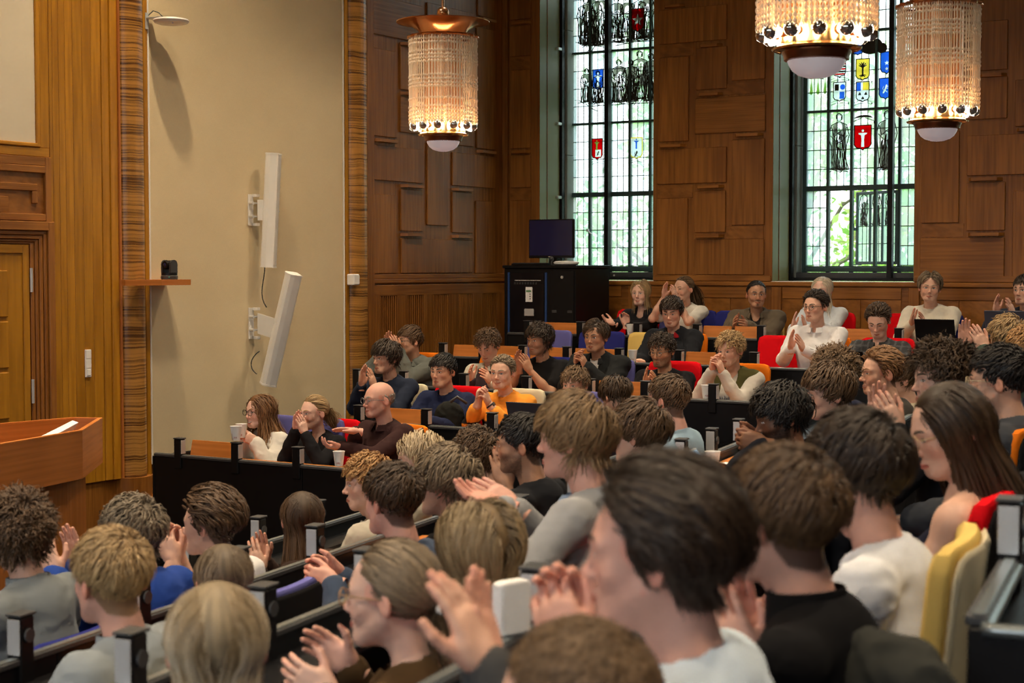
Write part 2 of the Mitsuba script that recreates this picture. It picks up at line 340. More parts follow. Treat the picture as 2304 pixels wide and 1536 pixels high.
for z in (2.006, 1.218):
    add('door_1__hinge', moved(tube([(0, 0, -0.085), (0, 0, -0.03), (0, 0, -.028), (0, 0, 0.03), (0, 0, 0.085)], 0.011, 10), t=W(7.876, VA + 0.034, z)), 'silver', smooth=40)
# ---------------------------------------------------------------- window wall
tell('wall_right', 'oak-panelled window wall with small ledges between tall leaded windows', kind='structure')
WINS = [(-8.42, -7.11), (-5.85, -4.48), (-3.25, -1.9), (-0.65, 0.7)]
SILL, HEAD = 1.965, 5.9
segs = [VA - .3] + [x for w in WINS for x in w] + [VBACK + .3]
for i in range(0, len(segs), 2):
    add('wall_right__pier', fbox('B', segs[i], segs[i + 1], -0.70, 0.0, 0.0, CEIL), 'wood_oak', uv=(0.40, 0.0))
for w in WINS:
    add('wall_right__apron', fbox('B', w[0], w[1], -0.70, 0.0, 0.0, SILL - 0.02), 'wood_oak', uv=(0.42, 1.0))
    add('wall_right__lintel', fbox('B', w[0], w[1], -0.70, 0.0, HEAD, CEIL), 'wood_oak', uv=(0.40, 1.0))
shift = lambda R, s: [(a + s, b + s) + tuple(r) for a, b, *r in R]
panels('wall_right', 'B', B_PANELS + shift(B_PANELS[5:15], 5.2), B_LEDGES + shift(B_LEDGES[2:9], 5.2), 0.0)
# figured cross-grain boards between the panels
for a0, a1, z0, z1 in ((-8.77, -8.52, 2.79, 2.915), (-8.77, -8.52, 4.14, 4.275), (-7.06, -6.68, 2.775, 2.905), (-7.04, -6.68, 4.155, 4.275), (-6.32, -5.94, 2.37, 2.49), (-4.41, -4.03, 2.365, 2.485), (-6.64, -5.94, 3.75, 3.86)):
    add('wall_right__cross_board', fbox('B', a0, a1, 0.0, 0.006, z0, z1, 0.002), 'wood_oak', uv=(0.40, 0.5))
for a0, a1 in ((VA + 0.03, -8.43), (-7.10, -5.86), (-4.47, -3.26), (-1.89, -0.66)):
    add('wall_right__rail', fbox('B', a0, a1, 0.0, 0.020, 1.962, 2.018, 0.005), 'wood_oak', uv=(0.50, 1.0))
add('wall_right__rail', fbox('B', VA + 0.03, VBACK, 0.0, 0.030, 1.915, 1.958, 0.008), 'wood_oak', uv=(0.56, 1.0))
sv = [-8.80, -7.45, -7.38, -5.91, -5.85, -4.58, -4.52, -3.0, -2.94, -1.4]
for i in range(0, len(sv), 2):
    add('wall_right__stile', fbox('B', sv[i], sv[i] + 0.10, 0.0, 0.022, 0.7, 1.91, 0.004), 'wood_oak', uv=(0.50, 0.0))
for i in range(1, len(sv) - 1, 2):
    a0, a1 = sv[i] if i > 1 else -8.68, sv[i + 1]
for a0, a1 in ((-8.68, -7.46), (-7.34, -5.92), (-5.74, -4.59), (-4.41, -3.02), (-2.83, -1.42)):
    add('wall_right__wainscot_top', fbox('B', a0, a1, 0.0, 0.016, 1.80, 1.91, 0.003), 'wood_oak', uv=(0.49, 1.0))
    n = max(2, round((a1 - a0) / 0.34))
    for j in range(n):
        add('wall_right__wainscot_panel', fbox('B', a0 + (a1 - a0) * j / n + 0.002, a0 + (a1 - a0) * (j + 1) / n - 0.002, 0.0, 0.009, 0.75, 1.797, 0.002), 'wood_oak', uv=(0.46 + 0.04 * ((j * 3) % 4), 0.5))
add('wall_right__corner_post', fbox('B', VA, VA + 0.06, 0.0, 0.045, 1.99, CEIL, 0.004), 'wood_oak', uv=(0.36, 0.0))
# ---------------------------------------------------------------- other walls and ceiling (out of the picture, they close the room)
tell('wall_left', 'wood wall with four tall windows opposite the painted ones, out of the picture', kind='structure')
LWINS = [(-7.6, -6.2), (-4.8, -3.4), (-2.0, -0.6), (0.8, 2.2)]
lseg = [VA] + [x for w in LWINS for x in w] + [VBACK]
for i in range(0, len(lseg), 2):
    add('wall_left__pier', fbox('R', ULEFT - .5, ULEFT, lseg[i], lseg[i + 1], 0.0, CEIL), 'wall_wood_far')
for i, (v0, v1) in enumerate(LWINS):
    add('wall_left__apron', fbox('R', ULEFT - .5, ULEFT, v0, v1, 0.0, 1.95), 'wall_wood_far')
    add('wall_left__lintel', fbox('R', ULEFT - .5, ULEFT, v0, v1, 5.9, CEIL), 'wall_wood_far')
    k = tell('window_%d' % (i + 5), 'tall window in the wall behind the camera, out of the picture', kind='structure')
    for j in range(4):
        add(k + '__bar', fbox('R', ULEFT - .42, ULEFT - .36, v0 + (v1 - v0) * j / 3 - .02, v0 + (v1 - v0) * j / 3 + .02, 1.95, 5.9, .004), 'iron')
    for j in range(5):
        add(k + '__bar', fbox('R', ULEFT - .42, ULEFT - .36, v0, v1, 1.95 + 3.95 * j / 4 - .02, 1.95 + 3.95 * j / 4 + .02, .004), 'iron')
    for j in range(3):
        c = [W(ULEFT - .39, v0 + (v1 - v0) * (j + t) / 3, z) for t, z in ((0, 1.95), (1, 1.95), (1, 5.9), (0, 5.9))]
        add(k + '__pane', trimesh.Trimesh(np.array(c), [[0, 1, 2], [0, 2, 3]], process=False), 'pane_plain')
tell('wall_back', 'plain wood wall behind the top rows', kind='structure')
add('wall_back__boards', fbox('R', ULEFT, UB, VBACK, VBACK + .3, 0.0, CEIL), 'wall_wood_far')
tell('ceiling', 'pale plaster ceiling with added round lamps', kind='structure')
add('ceiling__plaster', fbox('R', ULEFT - .3, UB + .9, VA - .3, VBACK + .3, CEIL, CEIL + 0.2), 'ceiling_white')
for (u0, v0) in ADDED_LAMPS:  # added fill lights; the deep cans hold light off the upper walls
    k = tell(fresh('added_ceiling_lamp'), 'added deep ceiling lamp for fill light, out of the picture', 'lamp', 'added fill lamps under the ceiling')
    c = W(u0, v0, CEIL)
    add(k + '__can', moved(lathe([(0.25, -0.40), (0.27, -0.40), (0.27, 0.0), (0.25, 0.0), (0.25, -0.40)], 28), t=c), 'black_matt', smooth=40)
    disc = moved(lathe([(0.001, -0.04), (0.249, -0.04)], 28), t=c)
    disc.faces = np.array(disc.faces)
    add(k + '__diffuser', disc, 'opal', emitter=lamp(7.0, *[LAMP_POWER * x for x in LAMP_WARM]))
k = tell('ceiling_spotlight', 'small black spotlight high up by the front wall', 'lamp')
c = W(8.25, VA + 1.15, CEIL)
add(k + '__can', moved(lathe([(0.070, -0.20), (0.080, -0.20), (0.080, 0.0), (0.070, 0.0), (0.070, -0.20)], 20), t=c), 'black', smooth=40)
add(k + '__lens', moved(lathe([(0.001, -0.15), (0.069, -0.15)], 20), t=c), 'opal', emitter=lamp(12.0, *[SPOT_POWER * x for x in (1.0, 0.78, 0.50)]))

# ================================================================ WINDOWS
GD = -0.63                                  # the glass stands this far behind the wall face
def ribbon(pts, w):
    return sg.LineString(pts).buffer(w, cap_style=1, quad_segs=2)
def brush_figure(rng, h, kind=0):
    """Brush strokes of a robed standing figure, h tall, feet at 0, as one flat shape."""
    s, w = [], 0.0032
    wob = lambda a: rng.normal(0, a)
    hw = 0.16 * h
    hd = h * 0.90
    th = np.linspace(0, 2 * np.pi, 13)
    s.append(sg.LinearRing([(0.040 * h * math.cos(t) + wob(.001), hd + 0.055 * h * math.sin(t)) for t in th]).buffer(w * .8, quad_segs=2))
    s.append(ribbon([(-0.045 * h, hd - .01 * h), (-0.05 * h, hd + .05 * h), (0, hd + .085 * h), (0.05 * h, hd + .04 * h), (0.045 * h, hd - .03 * h)], w * 1.3))
    for sd in (-1, 1):
        s.append(ribbon([(sd * 0.03 * h, h * .83), (sd * hw * .8, h * .78), (sd * hw * (1.0 + wob(.1)), h * .6), (sd * hw * (.8 + wob(.1)), h * .42), (sd * hw * (.75 + wob(.1)), h * .2), (sd * hw * (.8 + wob(.15)), 0.02 * h)], w * 1.2))
    for i in range(15):
        x = hw * (-.85 + 1.7 * i / 14)
        y1 = h * rng.uniform(.35, .75)
        pts = [(x * .6, y1)]
        for t in np.linspace(.2, 1, 5):
            pts.append((x * (.6 + .4 * t) + wob(.05) * hw, y1 * (1 - t) + .02 * h))
        s.append(ribbon(pts, w * rng.uniform(.5, 1.5)))
    for sd in (-1, 1):
        s.append(ribbon([(sd * hw * .8, h * .74), (sd * hw * .55, h * .58), (sd * -hw * .2 * rng.uniform(0, 1), h * rng.uniform(.58, .68))], w * 1.1))
        s.append(ribbon([(sd * hw * .9, h * .60), (sd * hw * .3, h * .50), (-sd * hw * .3, h * .46)], w))
    for i in range(5):
        s.append(ribbon([(wob(hw * .7), wob(.01) + .01 * h), (wob(hw * 1.1), .03 * h + abs(wob(.02)))], w * rng.uniform(.6, 1.6)))
    if kind == 1:
        s.append(ribbon([(-hw * 1.2, 0.03 * h), (-hw * 1.15, h * .95)], w * .8))
    if kind == 2:
        s.append(sg.Polygon([(hw * .9, .05 * h), (hw * 1.5, .08 * h), (hw * 1.4, .35 * h), (hw * 1.0, .33 * h)]).exterior.buffer(w))
    return unary_union(s)
def wash(rng, h):
    """The grey half-tones of a painted figure."""
    hw = .155 * h
    p = [sg.Polygon([(-hw * .7, 0), (hw * .75, 0), (hw * .85, .45 * h), (hw * .8, .77 * h), (.03 * h, .84 * h), (-.03 * h, .84 * h), (-hw * .8, .77 * h), (-hw * .9, .45 * h)])]
    holes = [affinity.scale(sg.Point(rng.normal(0, hw * .45), h * rng.uniform(.1, .75)).buffer(1, quad_segs=3), rng.uniform(.012, .03), rng.uniform(.03, .09)) for _ in range(9)]
    return p[0].difference(unary_union(holes)).buffer(-.002)
def shield(w, h):
    pts = [(-w, h), (w, h), (w, -.55 * h), (.75 * w, -.80 * h), (.25 * w, -.86 * h), (0, -1.0 * h), (-.25 * w, -.86 * h), (-.75 * w, -.80 * h), (-w, -.55 * h)]
    return sg.Polygon(pts)
def star(r, n=5, k=0.42):
    return sg.Polygon([((r if i % 2 == 0 else k * r) * math.sin(i * math.pi / n), (r if i % 2 == 0 else k * r) * math.cos(i * math.pi / n)) for i in range(2 * n)])
def flat(key, shape, V, z, layer, bsdf, thick=0.002):
    """A flat painted or coloured piece on the room side of the glass; layer counts outwards from the glass."""
    ms = []
    for g in getattr(shape, 'geoms', [shape]):
        if g.is_empty or g.area < 1e-7: continue
        m = trimesh.creation.extrude_polygon(g.simplify(0.0007), thick, engine='earcut')
        v = np.array(m.vertices)
        q = trimesh.Trimesh(np.column_stack([v[:, 0] + V, GD + 0.006 + layer * 0.0032 + v[:, 2], v[:, 1] + z]), m.faces, process=False)
        ms.append(FM['B'](q))
    if ms: add(key, join(ms), bsdf)
VZ = [1.93 + 0.1845 * k for k in range(1, 22)]
ROWS0 = 2.114                                # lowest pane edge
PITCHZ = 0.1865
def window(name, v0, v1, glass0, label, panes=True, opened=None, seen=True):
    """Five bays of three narrow panes; transoms after every four panes; an inner dark frame with one post."""
    tell(name, label, kind='structure')
    # reveals: wood with green daylight in its colour, then the black inner frame, then stone
    for s, e in ((v0, 1), (v1, -1)):
        add(name + '__reveal', fbox('B', *sorted((s, s + e * 0.004)), -0.40, 0.0, SILL, HEAD), 'wood_lit_green')
        add(name + '__reveal_bead', fbox('B', *sorted((s, s + e * 0.010)), -0.155, -0.145, SILL, HEAD), 'wood_oak', uv=(.3, 0.))
        add(name + '__inner_frame', fbox('B', *sorted((s, s + e * 0.030)), -0.475, -0.415, SILL, HEAD, 0.004), 'black')
        for kz in range(3):
            add(name + '__jamb_stone', fbox('B', *sorted((s, s + e * 0.050)), -0.70, -0.49, SILL + kz * 1.31 + 0.003, min(SILL + (kz + 1) * 1.31, HEAD), 0.006), 'stone')
    add(name + '__inner_frame', fbox('B', v0, v1, -0.475, -0.415, SILL, SILL + 0.030, 0.004), 'black')
    add(name + '__ledge', fbox('B', v0 - 0.01, v1 + 0.01, -0.40, 0.012, SILL - 0.022, SILL - 0.002, 0.004), 'white_paint')
    add(name + '__sill_stone', fbox('B', v0 + 0.05, v1 - 0.05, -0.72, -0.48, SILL, 2.045, 0.006), 'graphite')
    x = glass0 + 0.49
    pv = {'window_1': -7.875, 'window_2': -4.855}.get(name, x)
    add(name + '__post', fbox('B', pv - 0.024, pv + 0.024, -0.50, -0.43, SILL, HEAD, 0.004), 'black')
    # iron frame
    bays = [glass0 + 0.2365 * i for i in range(6)]
    bars, leads = [], []
    zt = [ROWS0 - 0.03, ROWS0 + 4 * PITCHZ, ROWS0 + 8 * PITCHZ, ROWS0 + 12 * PITCHZ, ROWS0 + 16 * PITCHZ, HEAD]
    for i, b in enumerate(bays):
        wd = 0.020 if i in (0, 5) else 0.0135
        bars.append(fbox('B', b - wd - .015, b + wd - .015, GD - 0.03, GD + 0.03, 2.045, HEAD, 0.003))
    for k, z in enumerate(zt):
        wz = 0.024 if k in (0, 1) else 0.011
        bars.append(fbox('B', bays[0], bays[5], GD - 0.03, GD + 0.032, z - wz, z + wz, 0.003))
    for m in bars:
        add(name + '__bar', m, 'iron')
    add(name + '__lower_frame', fbox('B', bays[0], bays[5], GD - 0.03, GD + 0.05, 2.05, 2.095, 0.004), 'iron')
    rng = np.random.default_rng(len(name) * 7 + int(abs(v0) * 10))
    shared = {}
    for i in range(5):
        for j in range(3):
            for k in range(20):
                a0 = bays[i] - 0.0015 + j * 0.0695
                z0 = ROWS0 + k * PITCHZ
                if z0 > HEAD - 0.1: continue
                if opened and opened(i, k): continue
                z1 = min(z0 + PITCHZ, HEAD)
                if not seen and (j or k % 4): continue
                if not seen:
                    a1, z1 = a0 + 0.2085, min(z0 + 4 * PITCHZ, HEAD)
                else:
                    a1 = a0 + 0.0695
                c = ('pane_clear', 'pane_green', 'pane_blue', 'pane_pale')[rng.choice(4, p=(.35, .2, .2, .25) if j or i else (.1, .1, .7, .1))]
                hw, hh = (a1 - a0) / 2 - 0.001, (z1 - z0) / 2 - 0.001
                if (c, hw, hh) not in shared:
                    q = np.array([[-hw, 0, -hh], [hw, 0, -hh], [hw, 0, hh], [-hw, 0, hh]])
                    q = q[:, :1] * np.array([[vv[0], vv[1], 0]]) + q[:, 2:] * np.array([[0, 0, 1.0]])
                    shared[(c, hw, hh)] = mikit.ply((q, np.array([[0, 1, 2], [0, 2, 3]])), c)
                key = name + '__pane'
                n = 0
                n = window.count[name] = window.count.get(name, 0) + 1
                # every pane sits a little differently in its lead
                R = T4().translate(list(W(UB - GD + rng.normal(0, .0008), (a0 + a1) / 2, (z0 + z1) / 2))) @ T4().rotate([0, 0, 1], float(rng.normal(0, .5))) @ T4().rotate([float(vv[0]), float(vv[1]), 0], float(rng.normal(0, .5)))
                scene['%s_%03d' % (key, n)] = {**shared[(c, hw, hh)], 'to_world': R}
        for k in range(21):
            z0 = ROWS0 + k * PITCHZ
            if z0 < HEAD and seen and not (opened and opened(i, k - .5)):
                leads.append(fbox('B', bays[i], bays[i + 1] - 0.02, GD - 0.004, GD + 0.004, z0 - 0.0035, z0 + 0.0035))
        for j in (1, 2):
            a0 = bays[i] - 0.0015 + j * 0.0695
            lo = ROWS0 + 4 * PITCHZ if opened and opened(i, 0) else ROWS0
            leads.append(fbox('B', a0 - 0.0028, a0 + 0.0028, GD - 0.004, GD + 0.004, lo, HEAD))
    add(name + '__lead_lines', join(leads), 'lead')
    return bays
window.count = {}
b1 = window('window_1', -8.42, -7.11, -8.385, 'tall leaded window with painted figures behind the computer cabinet')
b2 = window('window_2', -5.85, -4.48, -5.752, 'tall leaded window with coats of arms and an open casement', opened=lambda i, k: i in (1, 2, 3) and k < 3.6)
window('window_3', -3.25, -1.9, -3.16, 'tall leaded window beyond the right edge of the picture', seen=False)
window('window_4', -0.65, 0.7, -0.56, 'tall leaded window far along the window wall', seen=False)
rng = np.random.default_rng(11)
# painted groups on window 1
def group(name, v0, v1, z, h, n):
    for i in range(n):
        V = v0 + (v1 - v0) * (i + .5) / n
        hh, dv, dz = h * rng.uniform(.88, 1.04), rng.normal(0, .01), rng.normal(0, .015)
        flat(name + '__painted_shading', affinity.scale(wash(rng, hh), 1.25, 1.0, origin=(0, 0)), V + dv, z + dz, i % 3 * .8, 'glass_grey')
        flat(name + '__painted_figure', affinity.scale(brush_figure(rng, hh, i % 3), 1.25, 1.0, origin=(0, 0)), V + dv, z + dz, 2.6 + i % 2, 'brush')
    st = [ribbon([(v0 + (v1 - v0) * rng.random(), rng.normal(0, .03)), (v0 + (v1 - v0) * rng.random(), rng.normal(0, .03))], .004) for _ in range(7)]
    flat(name + '__painted_ground', unary_union(st), 0, z, 2, 'brush')
group('window_1', -8.28, -7.99, 4.42, 0.56, 3)
group('window_1', -7.90, -7.42, 4.45, 0.50, 4)
group('window_1', -8.26, -8.00, 3.82, 0.36, 2)
group('window_1', -7.87, -7.40, 3.80, 0.50, 4)
def arms(name, V, z, w, h, glass, charges, rim=True):
    cut = unary_union([sh for sh, bs in charges])
    flat(name + '__shield', shield(w, h).difference(cut), V, z, 4.6, glass)
    if rim: flat(name + '__shield_rim', shield(w, h).exterior.buffer(.004), V, z, 5.4, 'brush')
    for sh, bs in charges:
        flat(name + '__charge', sh.intersection(shield(w, h).buffer(.002)) if bs != 'brush' else sh, V, z, 4.6 if bs != 'brush' else 5.4, bs)
def lady(h):
    p = sg.Polygon([(-.16 * h, -.9 * h), (.16 * h, -.9 * h), (.13 * h, -.2 * h), (.18 * h, .25 * h), (.42 * h, .35 * h), (.44 * h, .48 * h), (.1 * h, .48 * h), (-.1 * h, .48 * h), (-.44 * h, .48 * h), (-.42 * h, .33 * h), (-.18 * h, .25 * h), (-.13 * h, -.2 * h)])
    return unary_union([p, sg.Point(0, .68 * h).buffer(.13 * h, quad_segs=3)])
def lion(s):
    return unary_union([ribbon([(-.5 * s, -.9 * s), (-.15 * s, -.3 * s), (.1 * s, .3 * s), (.2 * s, .7 * s)], .20 * s), ribbon([(.1 * s, .3 * s), (.6 * s, .55 * s)], .09 * s), ribbon([(.0, .0), (.55 * s, .1 * s)], .09 * s), ribbon([(-.15 * s, -.3 * s), (.4 * s, -.8 * s)], .1 * s),
                        ribbon([(-.3 * s, -.5 * s), (-.7 * s, .0), (-.45 * s, .6 * s)], .06 * s), sg.Point(.25 * s, .8 * s).buffer(.2 * s, quad_segs=3)])
arms('window_1', -7.602, 4.644, .073, .118, 'glass_red', [(star(.066), 'glass_white')])
arms('window_1', -8.065, 4.060, .062, .108, 'glass_blue', [(lady(.095), 'glass_white')])
arms('window_1', -8.073, 3.335, .063, .110, 'glass_red', [(affinity.translate(lady(.06), -.005, .045), 'glass_green'), (affinity.translate(sg.box(-.028, -.04, .04, .035), .005, -.04), 'glass_white'), (affinity.translate(lion(.024), .012, -.042), 'brush')])
arms('window_1', -7.612, 3.327, .072, .112, 'glass_white', [(affinity.translate(lady(.06), 0, .05), 'glass_blue'), (affinity.translate(lion(.03), 0, -.055), 'brush'), (shield(.072, .112).exterior.buffer(.009), 'glass_yellow')], rim=False)
for V in (-8.073, -7.612):
    flat('window_1__painted_scroll', unary_union([ribbon([(-.07, -.01), (0, .008), (.07, -.01)], .0025), ribbon([(-.07, .012), (0, .03), (.07, .012)], .002)]), V, 3.19, 1, 'brush')
# coats of arms on window 2
def stripes(w, h, n):
    return [affinity.translate(sg.box(-w, 0, w, h / n * .9), 0, -h * .75 + 1.6 * h * i / n) for i in range(n)]
def quarters(w, h): return [sg.box(-w * .95, 0, 0, h * .95), sg.box(0, -h * .75, w * .8, 0)]
arms('window_2', -5.421, 4.015, .062, .092, 'glass_white', [(s, ('glass_red', 'lead')[i % 2]) for i, s in enumerate(stripes(.058, .09, 6))])
tree_shape = unary_union([ribbon([(0, -.06), (0, .05)], .008)] + [ribbon([(0, .02), (.035 * math.cos(a), .04 + .028 * math.sin(a))], .0045) for a in np.linspace(0, math.pi, 6)] + [ribbon([(0, -.05), (.03 * math.cos(a), -.055 - .02 * abs(math.sin(a)))], .004) for a in (0, .8, 2.3, 3.1)])
arms('window_2', -5.190, 3.983, .066, .102, 'glass_yellow', [(tree_shape, 'brush')])
arms('window_2', -4.955, 4.032, .060, .105, 'glass_blue', [(star(.025), 'glass_white'), (affinity.translate(star(.02), 0, -.055), 'glass_white')])
arms('window_2', -5.419, 3.785, .062, .092, 'glass_white', [(quarters(.06, .09)[1], 'glass_blue'), (affinity.scale(quarters(.06, .09)[0], .7, .7), 'brush'), (affinity.translate(sg.Point(0, 0).buffer(.026, quad_segs=3), .03, .045), 'glass_blue')])
arms('window_2', -5.188, 3.772, .064, .096, 'glass_white', [(sg.box(-.06, .01, -.02, .09), 'glass_blue'), (sg.box(0, .015, .06, .09), 'glass_yellow')] + [(affinity.translate(star(.018, 3, .6), x, y), 'lead') for x, y in ((-.03, -.02), (.03, -.02), (0, -.06))])
arms('window_2', -4.965, 3.789, .060, .100, 'glass_blue', [(lion(.04), 'glass_white')])
arms('window_2', -5.240, 4.185, .050, .060, 'glass_blue', [(sg.box(-.045, -.01, -.005, .05), 'glass_white'), (star(.015, 4), 'brush')])
arms('window_2', -5.183, 3.335, .084, .118, 'glass_red', [(lady(.098), 'glass_white')])
for s in (-1, 1):
    flat('window_2__painted_cord', unary_union([ribbon([(s * .02, .19), (s * .10, .16), (s * .125, .05), (s * .115, -.10)], .003)] + [sg.Point(s * .12, y).buffer(.011, quad_segs=2) for y in (.06, .02, -.02, -.06)]), -5.183, 3.335, 0, 'brush')
flat('window_2__painted_hat', sg.Polygon([(-.10, 0), (-.07, .018), (-.03, .03), (.03, .03), (.07, .018), (.10, 0), (.04, .008), (-.04, .008)]), -5.183, 3.522, 0, 'lead')
flat('window_2__painted_hat', unary_union([affinity.scale(sg.Point(0, 0).buffer(.10, quad_segs=5), 1.15, .8), sg.Point(.11, -.03).buffer(.05, quad_segs=4)]), -5.115, 4.205, 3, 'brush')
for V, kd in ((-5.425, 1), (-4.950, 1)):
    flat('window_2__painted_shading', wash(rng, .56), V, 3.03, 0, 'glass_grey')
    flat('window_2__painted_figure', affinity.scale(brush_figure(rng, .56, kd), 1.05, 1, origin=(0, 0)), V, 3.03, 1.2, 'brush')
    st = [ribbon([(rng.normal(0, .05), rng.normal(0, .012)), (rng.normal(0, .07), rng.normal(0, .012))], .003) for _ in range(9)]
    flat('window_2__painted_ground', unary_union(st), V, 3.03, 1, 'brush')
for V in (-5.713, -5.644, -5.572):
    flat('window_2__painted_tassel', unary_union([sg.Polygon([(-.017, -.045), (0, -.065), (.017, -.045), (.004, .05), (-.004, .05)]), ribbon([(0, .05), (.004, .13)], .0018)]), V, 3.835, 0, 'glass_green')
flat('window_2__painted_branch', unary_union([ribbon([(-.10, .02), (-.03, .0), (.03, .01), (.10, -.01)], .004), ribbon([(-.03, .0), (-.05, .05)], .004), ribbon([(.03, 0.01), (.05, .06)], .004)]), -5.69, 3.93, 0, 'brush')
for V, z in ((-5.421, 3.895), (-5.19, 3.865), (-5.419, 3.675), (-5.188, 3.66)):
    flat('window_2__painted_scroll', unary_union([ribbon([(-.09, -.012), (-.04, .004), (.04, .004), (.09, -.012)], .0022), ribbon([(-.09, .014), (-.04, .028), (.04, .028), (.09, .014)], .0018), sg.Point(.085, 0).buffer(.007, quad_segs=2)]), V, z, 0, 'brush')
# the casement of window 2, swung outwards about its right-hand edge
cb = b2
hinge = W(UB - GD, b2[4] - 0.03, 0)
LW, z0, z1 = 0.60, ROWS0 + 0.01, ROWS0 + 4 * PITCHZ - 0.03
cas = lambda a0, a1, d0, d1, zz0, zz1, c=0.0: hullbox(-a1, -a0, d0, d1, zz0, zz1, c)
ang = math.radians(31.0)
base_u = np.array([[vv[0], uu[0], 0], [vv[1], uu[1], 0], [0, 0, 1.0]])     # local x along +V, y outwards
swing = np.array([[math.cos(ang), math.sin(ang), 0], [-math.sin(ang), math.cos(ang), 0], [0, 0, 1.0]])
def in_leaf(m): return moved(m, M=base_u @ swing, t=hinge)
for a0, a1, q0, q1 in ((0, .028, z0, z1), (LW - .028, LW, z0, z1), (.028, LW - .028, z0, z0 + .028), (.028, LW - .028, z1 - .028, z1), (.205, .225, z0, z1), (.385, .405, z0, z1)):
    add('window_2__casement_bar', in_leaf(cas(a0, a1, -.016, .016, q0, q1, .003)), 'iron')
for a in (.088, .147, .272, .330, .450, .512):
    add('window_2__casement_lead', in_leaf(cas(a - .0025, a + .0025, -.004, .004, z0, z1)), 'lead')
for z in (z0 + .20, z0 + .37, z0 + .54):
    add('window_2__casement_lead', in_leaf(cas(.02, LW - .02, -.004, .004, z - .003, z + .003)), 'lead')
for i, (a0, a1) in enumerate(((.028, .205), (.225, .385), (.405, LW - .028))):
    q = trimesh.Trimesh([[-a1, 0, z0], [-a0, 0, z0], [-a0, 0, z1], [-a1, 0, z1]], [[0, 1, 2], [0, 2, 3]], process=False)
    add('window_2__casement_pane', in_leaf(q), ('pane_green', 'pane_pale', 'pane_green')[i])
    sh = brush_figure(rng, .37, 2 if i == 1 else 0)
    m = join([trimesh.creation.extrude_polygon(g.simplify(.0007), .002, engine='earcut') for g in getattr(sh, 'geoms', [sh])])
    v = np.array(m.vertices)
    m = trimesh.Trimesh(np.column_stack([v[:, 0] - (a0 + a1) / 2, -.008 + v[:, 2], v[:, 1] + z0 + .37]), m.faces, process=False)
    add('window_2__painted_figure', in_leaf(m), 'brush')
add('window_2__casement_handle', in_leaf(join([cas(LW - .02, LW, -.05, -.016, z0 + .33, z0 + .36, .003), cas(LW - .014, LW + .03, -.055, -.04, z0 + .345, z0 + .40, .004)])), 'lead')
add('window_2__casement_stay', join([tube([W(UB - GD, b2[2] - .02, ROWS0 + .005), W(UB - GD + .16, b2[2] + .03, ROWS0 + .005)], .006, 6)]), 'lead')
add('window_1__handle', join([fbox('B', -8.185, -8.160, GD + .03, GD + .06, 2.47, 2.50, .003), FM['B'](tube([(-8.172, GD + .065, 2.49), (-8.11, GD + .075, 2.44)], .008, 6))]), 'silver')
add('window_1__handle', fbox('B', -7.96, -7.93, GD + .03, GD + .07, 3.59, 3.69, .006), 'silver')
for z in (2.83, 3.60, 4.38):
    add('window_1__bracket', fbox('B', -8.42, -8.39, -0.415, -0.34, z - .015, z + .015, .004), 'silver')
for V in (-7.98, -7.80):
    add('window_1__sill_bolt', FM['B'](tube([(V, -0.475, 2.01), (V, -0.48, 2.01)], .010, 8)), 'silver')
# ---------------------------------------------------------------- outside: lawn and trees
tell('ground_outside', 'green lawn outside the windows', kind='structure')
scene['leaf'] = {'type': 'principledthin', 'base_color': VC, 'roughness': 0.6, 'diff_trans': 0.9}
scene['bark'] = pri((.10, .09, .06), .9)
scene['lawn'] = pri((0.10, 0.18, 0.05), 0.95)
add('ground_outside__lawn', fbox('R', UB + 0.9, UB + 60, -50, 50, -1.3, -1.2), 'lawn')
def leaf_tree(U, V, h, spread, n, seed, label):
    r = np.random.default_rng(seed)
    k = tell(fresh('tree'), label, 'tree')
    base = W(U, V, -1.2)
    limbs = [tube([base, base + [0.05, 0.1, h * .3], base + [0.0, -0.1, h * .6], base + [.1, 0, h * .85]], [.16, .12, .08, .03], 8)]
    cl = []
    for i in range(26):
        a, q = r.uniform(0, 6.28), r.uniform(.18, 1)
        rr = spread * math.sqrt(r.uniform(.05, 1)) * (1.15 - .75 * abs(q - .45))
        c = base + np.array([rr * math.cos(a), rr * math.sin(a), h * q])
        cl.append(c)
        limbs.append(tube([base + [0, 0, h * q * .65], (base + [0, 0, h * q * .8] + c) / 2, c], [.05, .035, .012], 5))
    add(k + '__trunk', join(limbs), 'bark', smooth=True)
    cl = np.array(cl)
    at = cl[r.integers(0, len(cl), n)] + r.normal(0, spread * .19, (n, 3))
    s = r.uniform(.05, .105, (n, 1))
    a, b = r.normal(size=(n, 3)), r.normal(size=(n, 3))
    a /= np.linalg.norm(a, axis=1, keepdims=True); b -= a * (a * b).sum(1, keepdims=True); b /= np.linalg.norm(b, axis=1, keepdims=True)
    v = np.stack([at - a * s, at + b * s * .5, at + a * s, at - b * s * .5], 1).reshape(-1, 3)
    f = (np.arange(n)[:, None, None] * 4 + np.array([[0, 1, 2], [0, 2, 3]])).reshape(-1, 3)
    c = np.array([.30, .52, .14]) * r.uniform(.6, 1.5, (n, 1)) * (1 + r.normal(0, .12, (n, 3)))
    add(k + '__foliage', (v, f), 'leaf', color=np.repeat(np.clip(c, .01, .8), 4, 0))
leaf_tree(UB + 6.0, -9.6, 6.4, 1.5, 9000, 1, 'light green tree outside, behind the painted window')
leaf_tree(UB + 7.0, -5.6, 5.8, 1.5, 9000, 2, 'light green tree outside, seen through the open casement')
leaf_tree(UB + 13.5, -10.8, 7.4, 2.3, 8000, 3, 'taller green tree farther out beyond the painted window')
leaf_tree(UB + 15.5, -4.6, 7.0, 2.3, 8000, 4, 'green tree farther out, between the two windows')
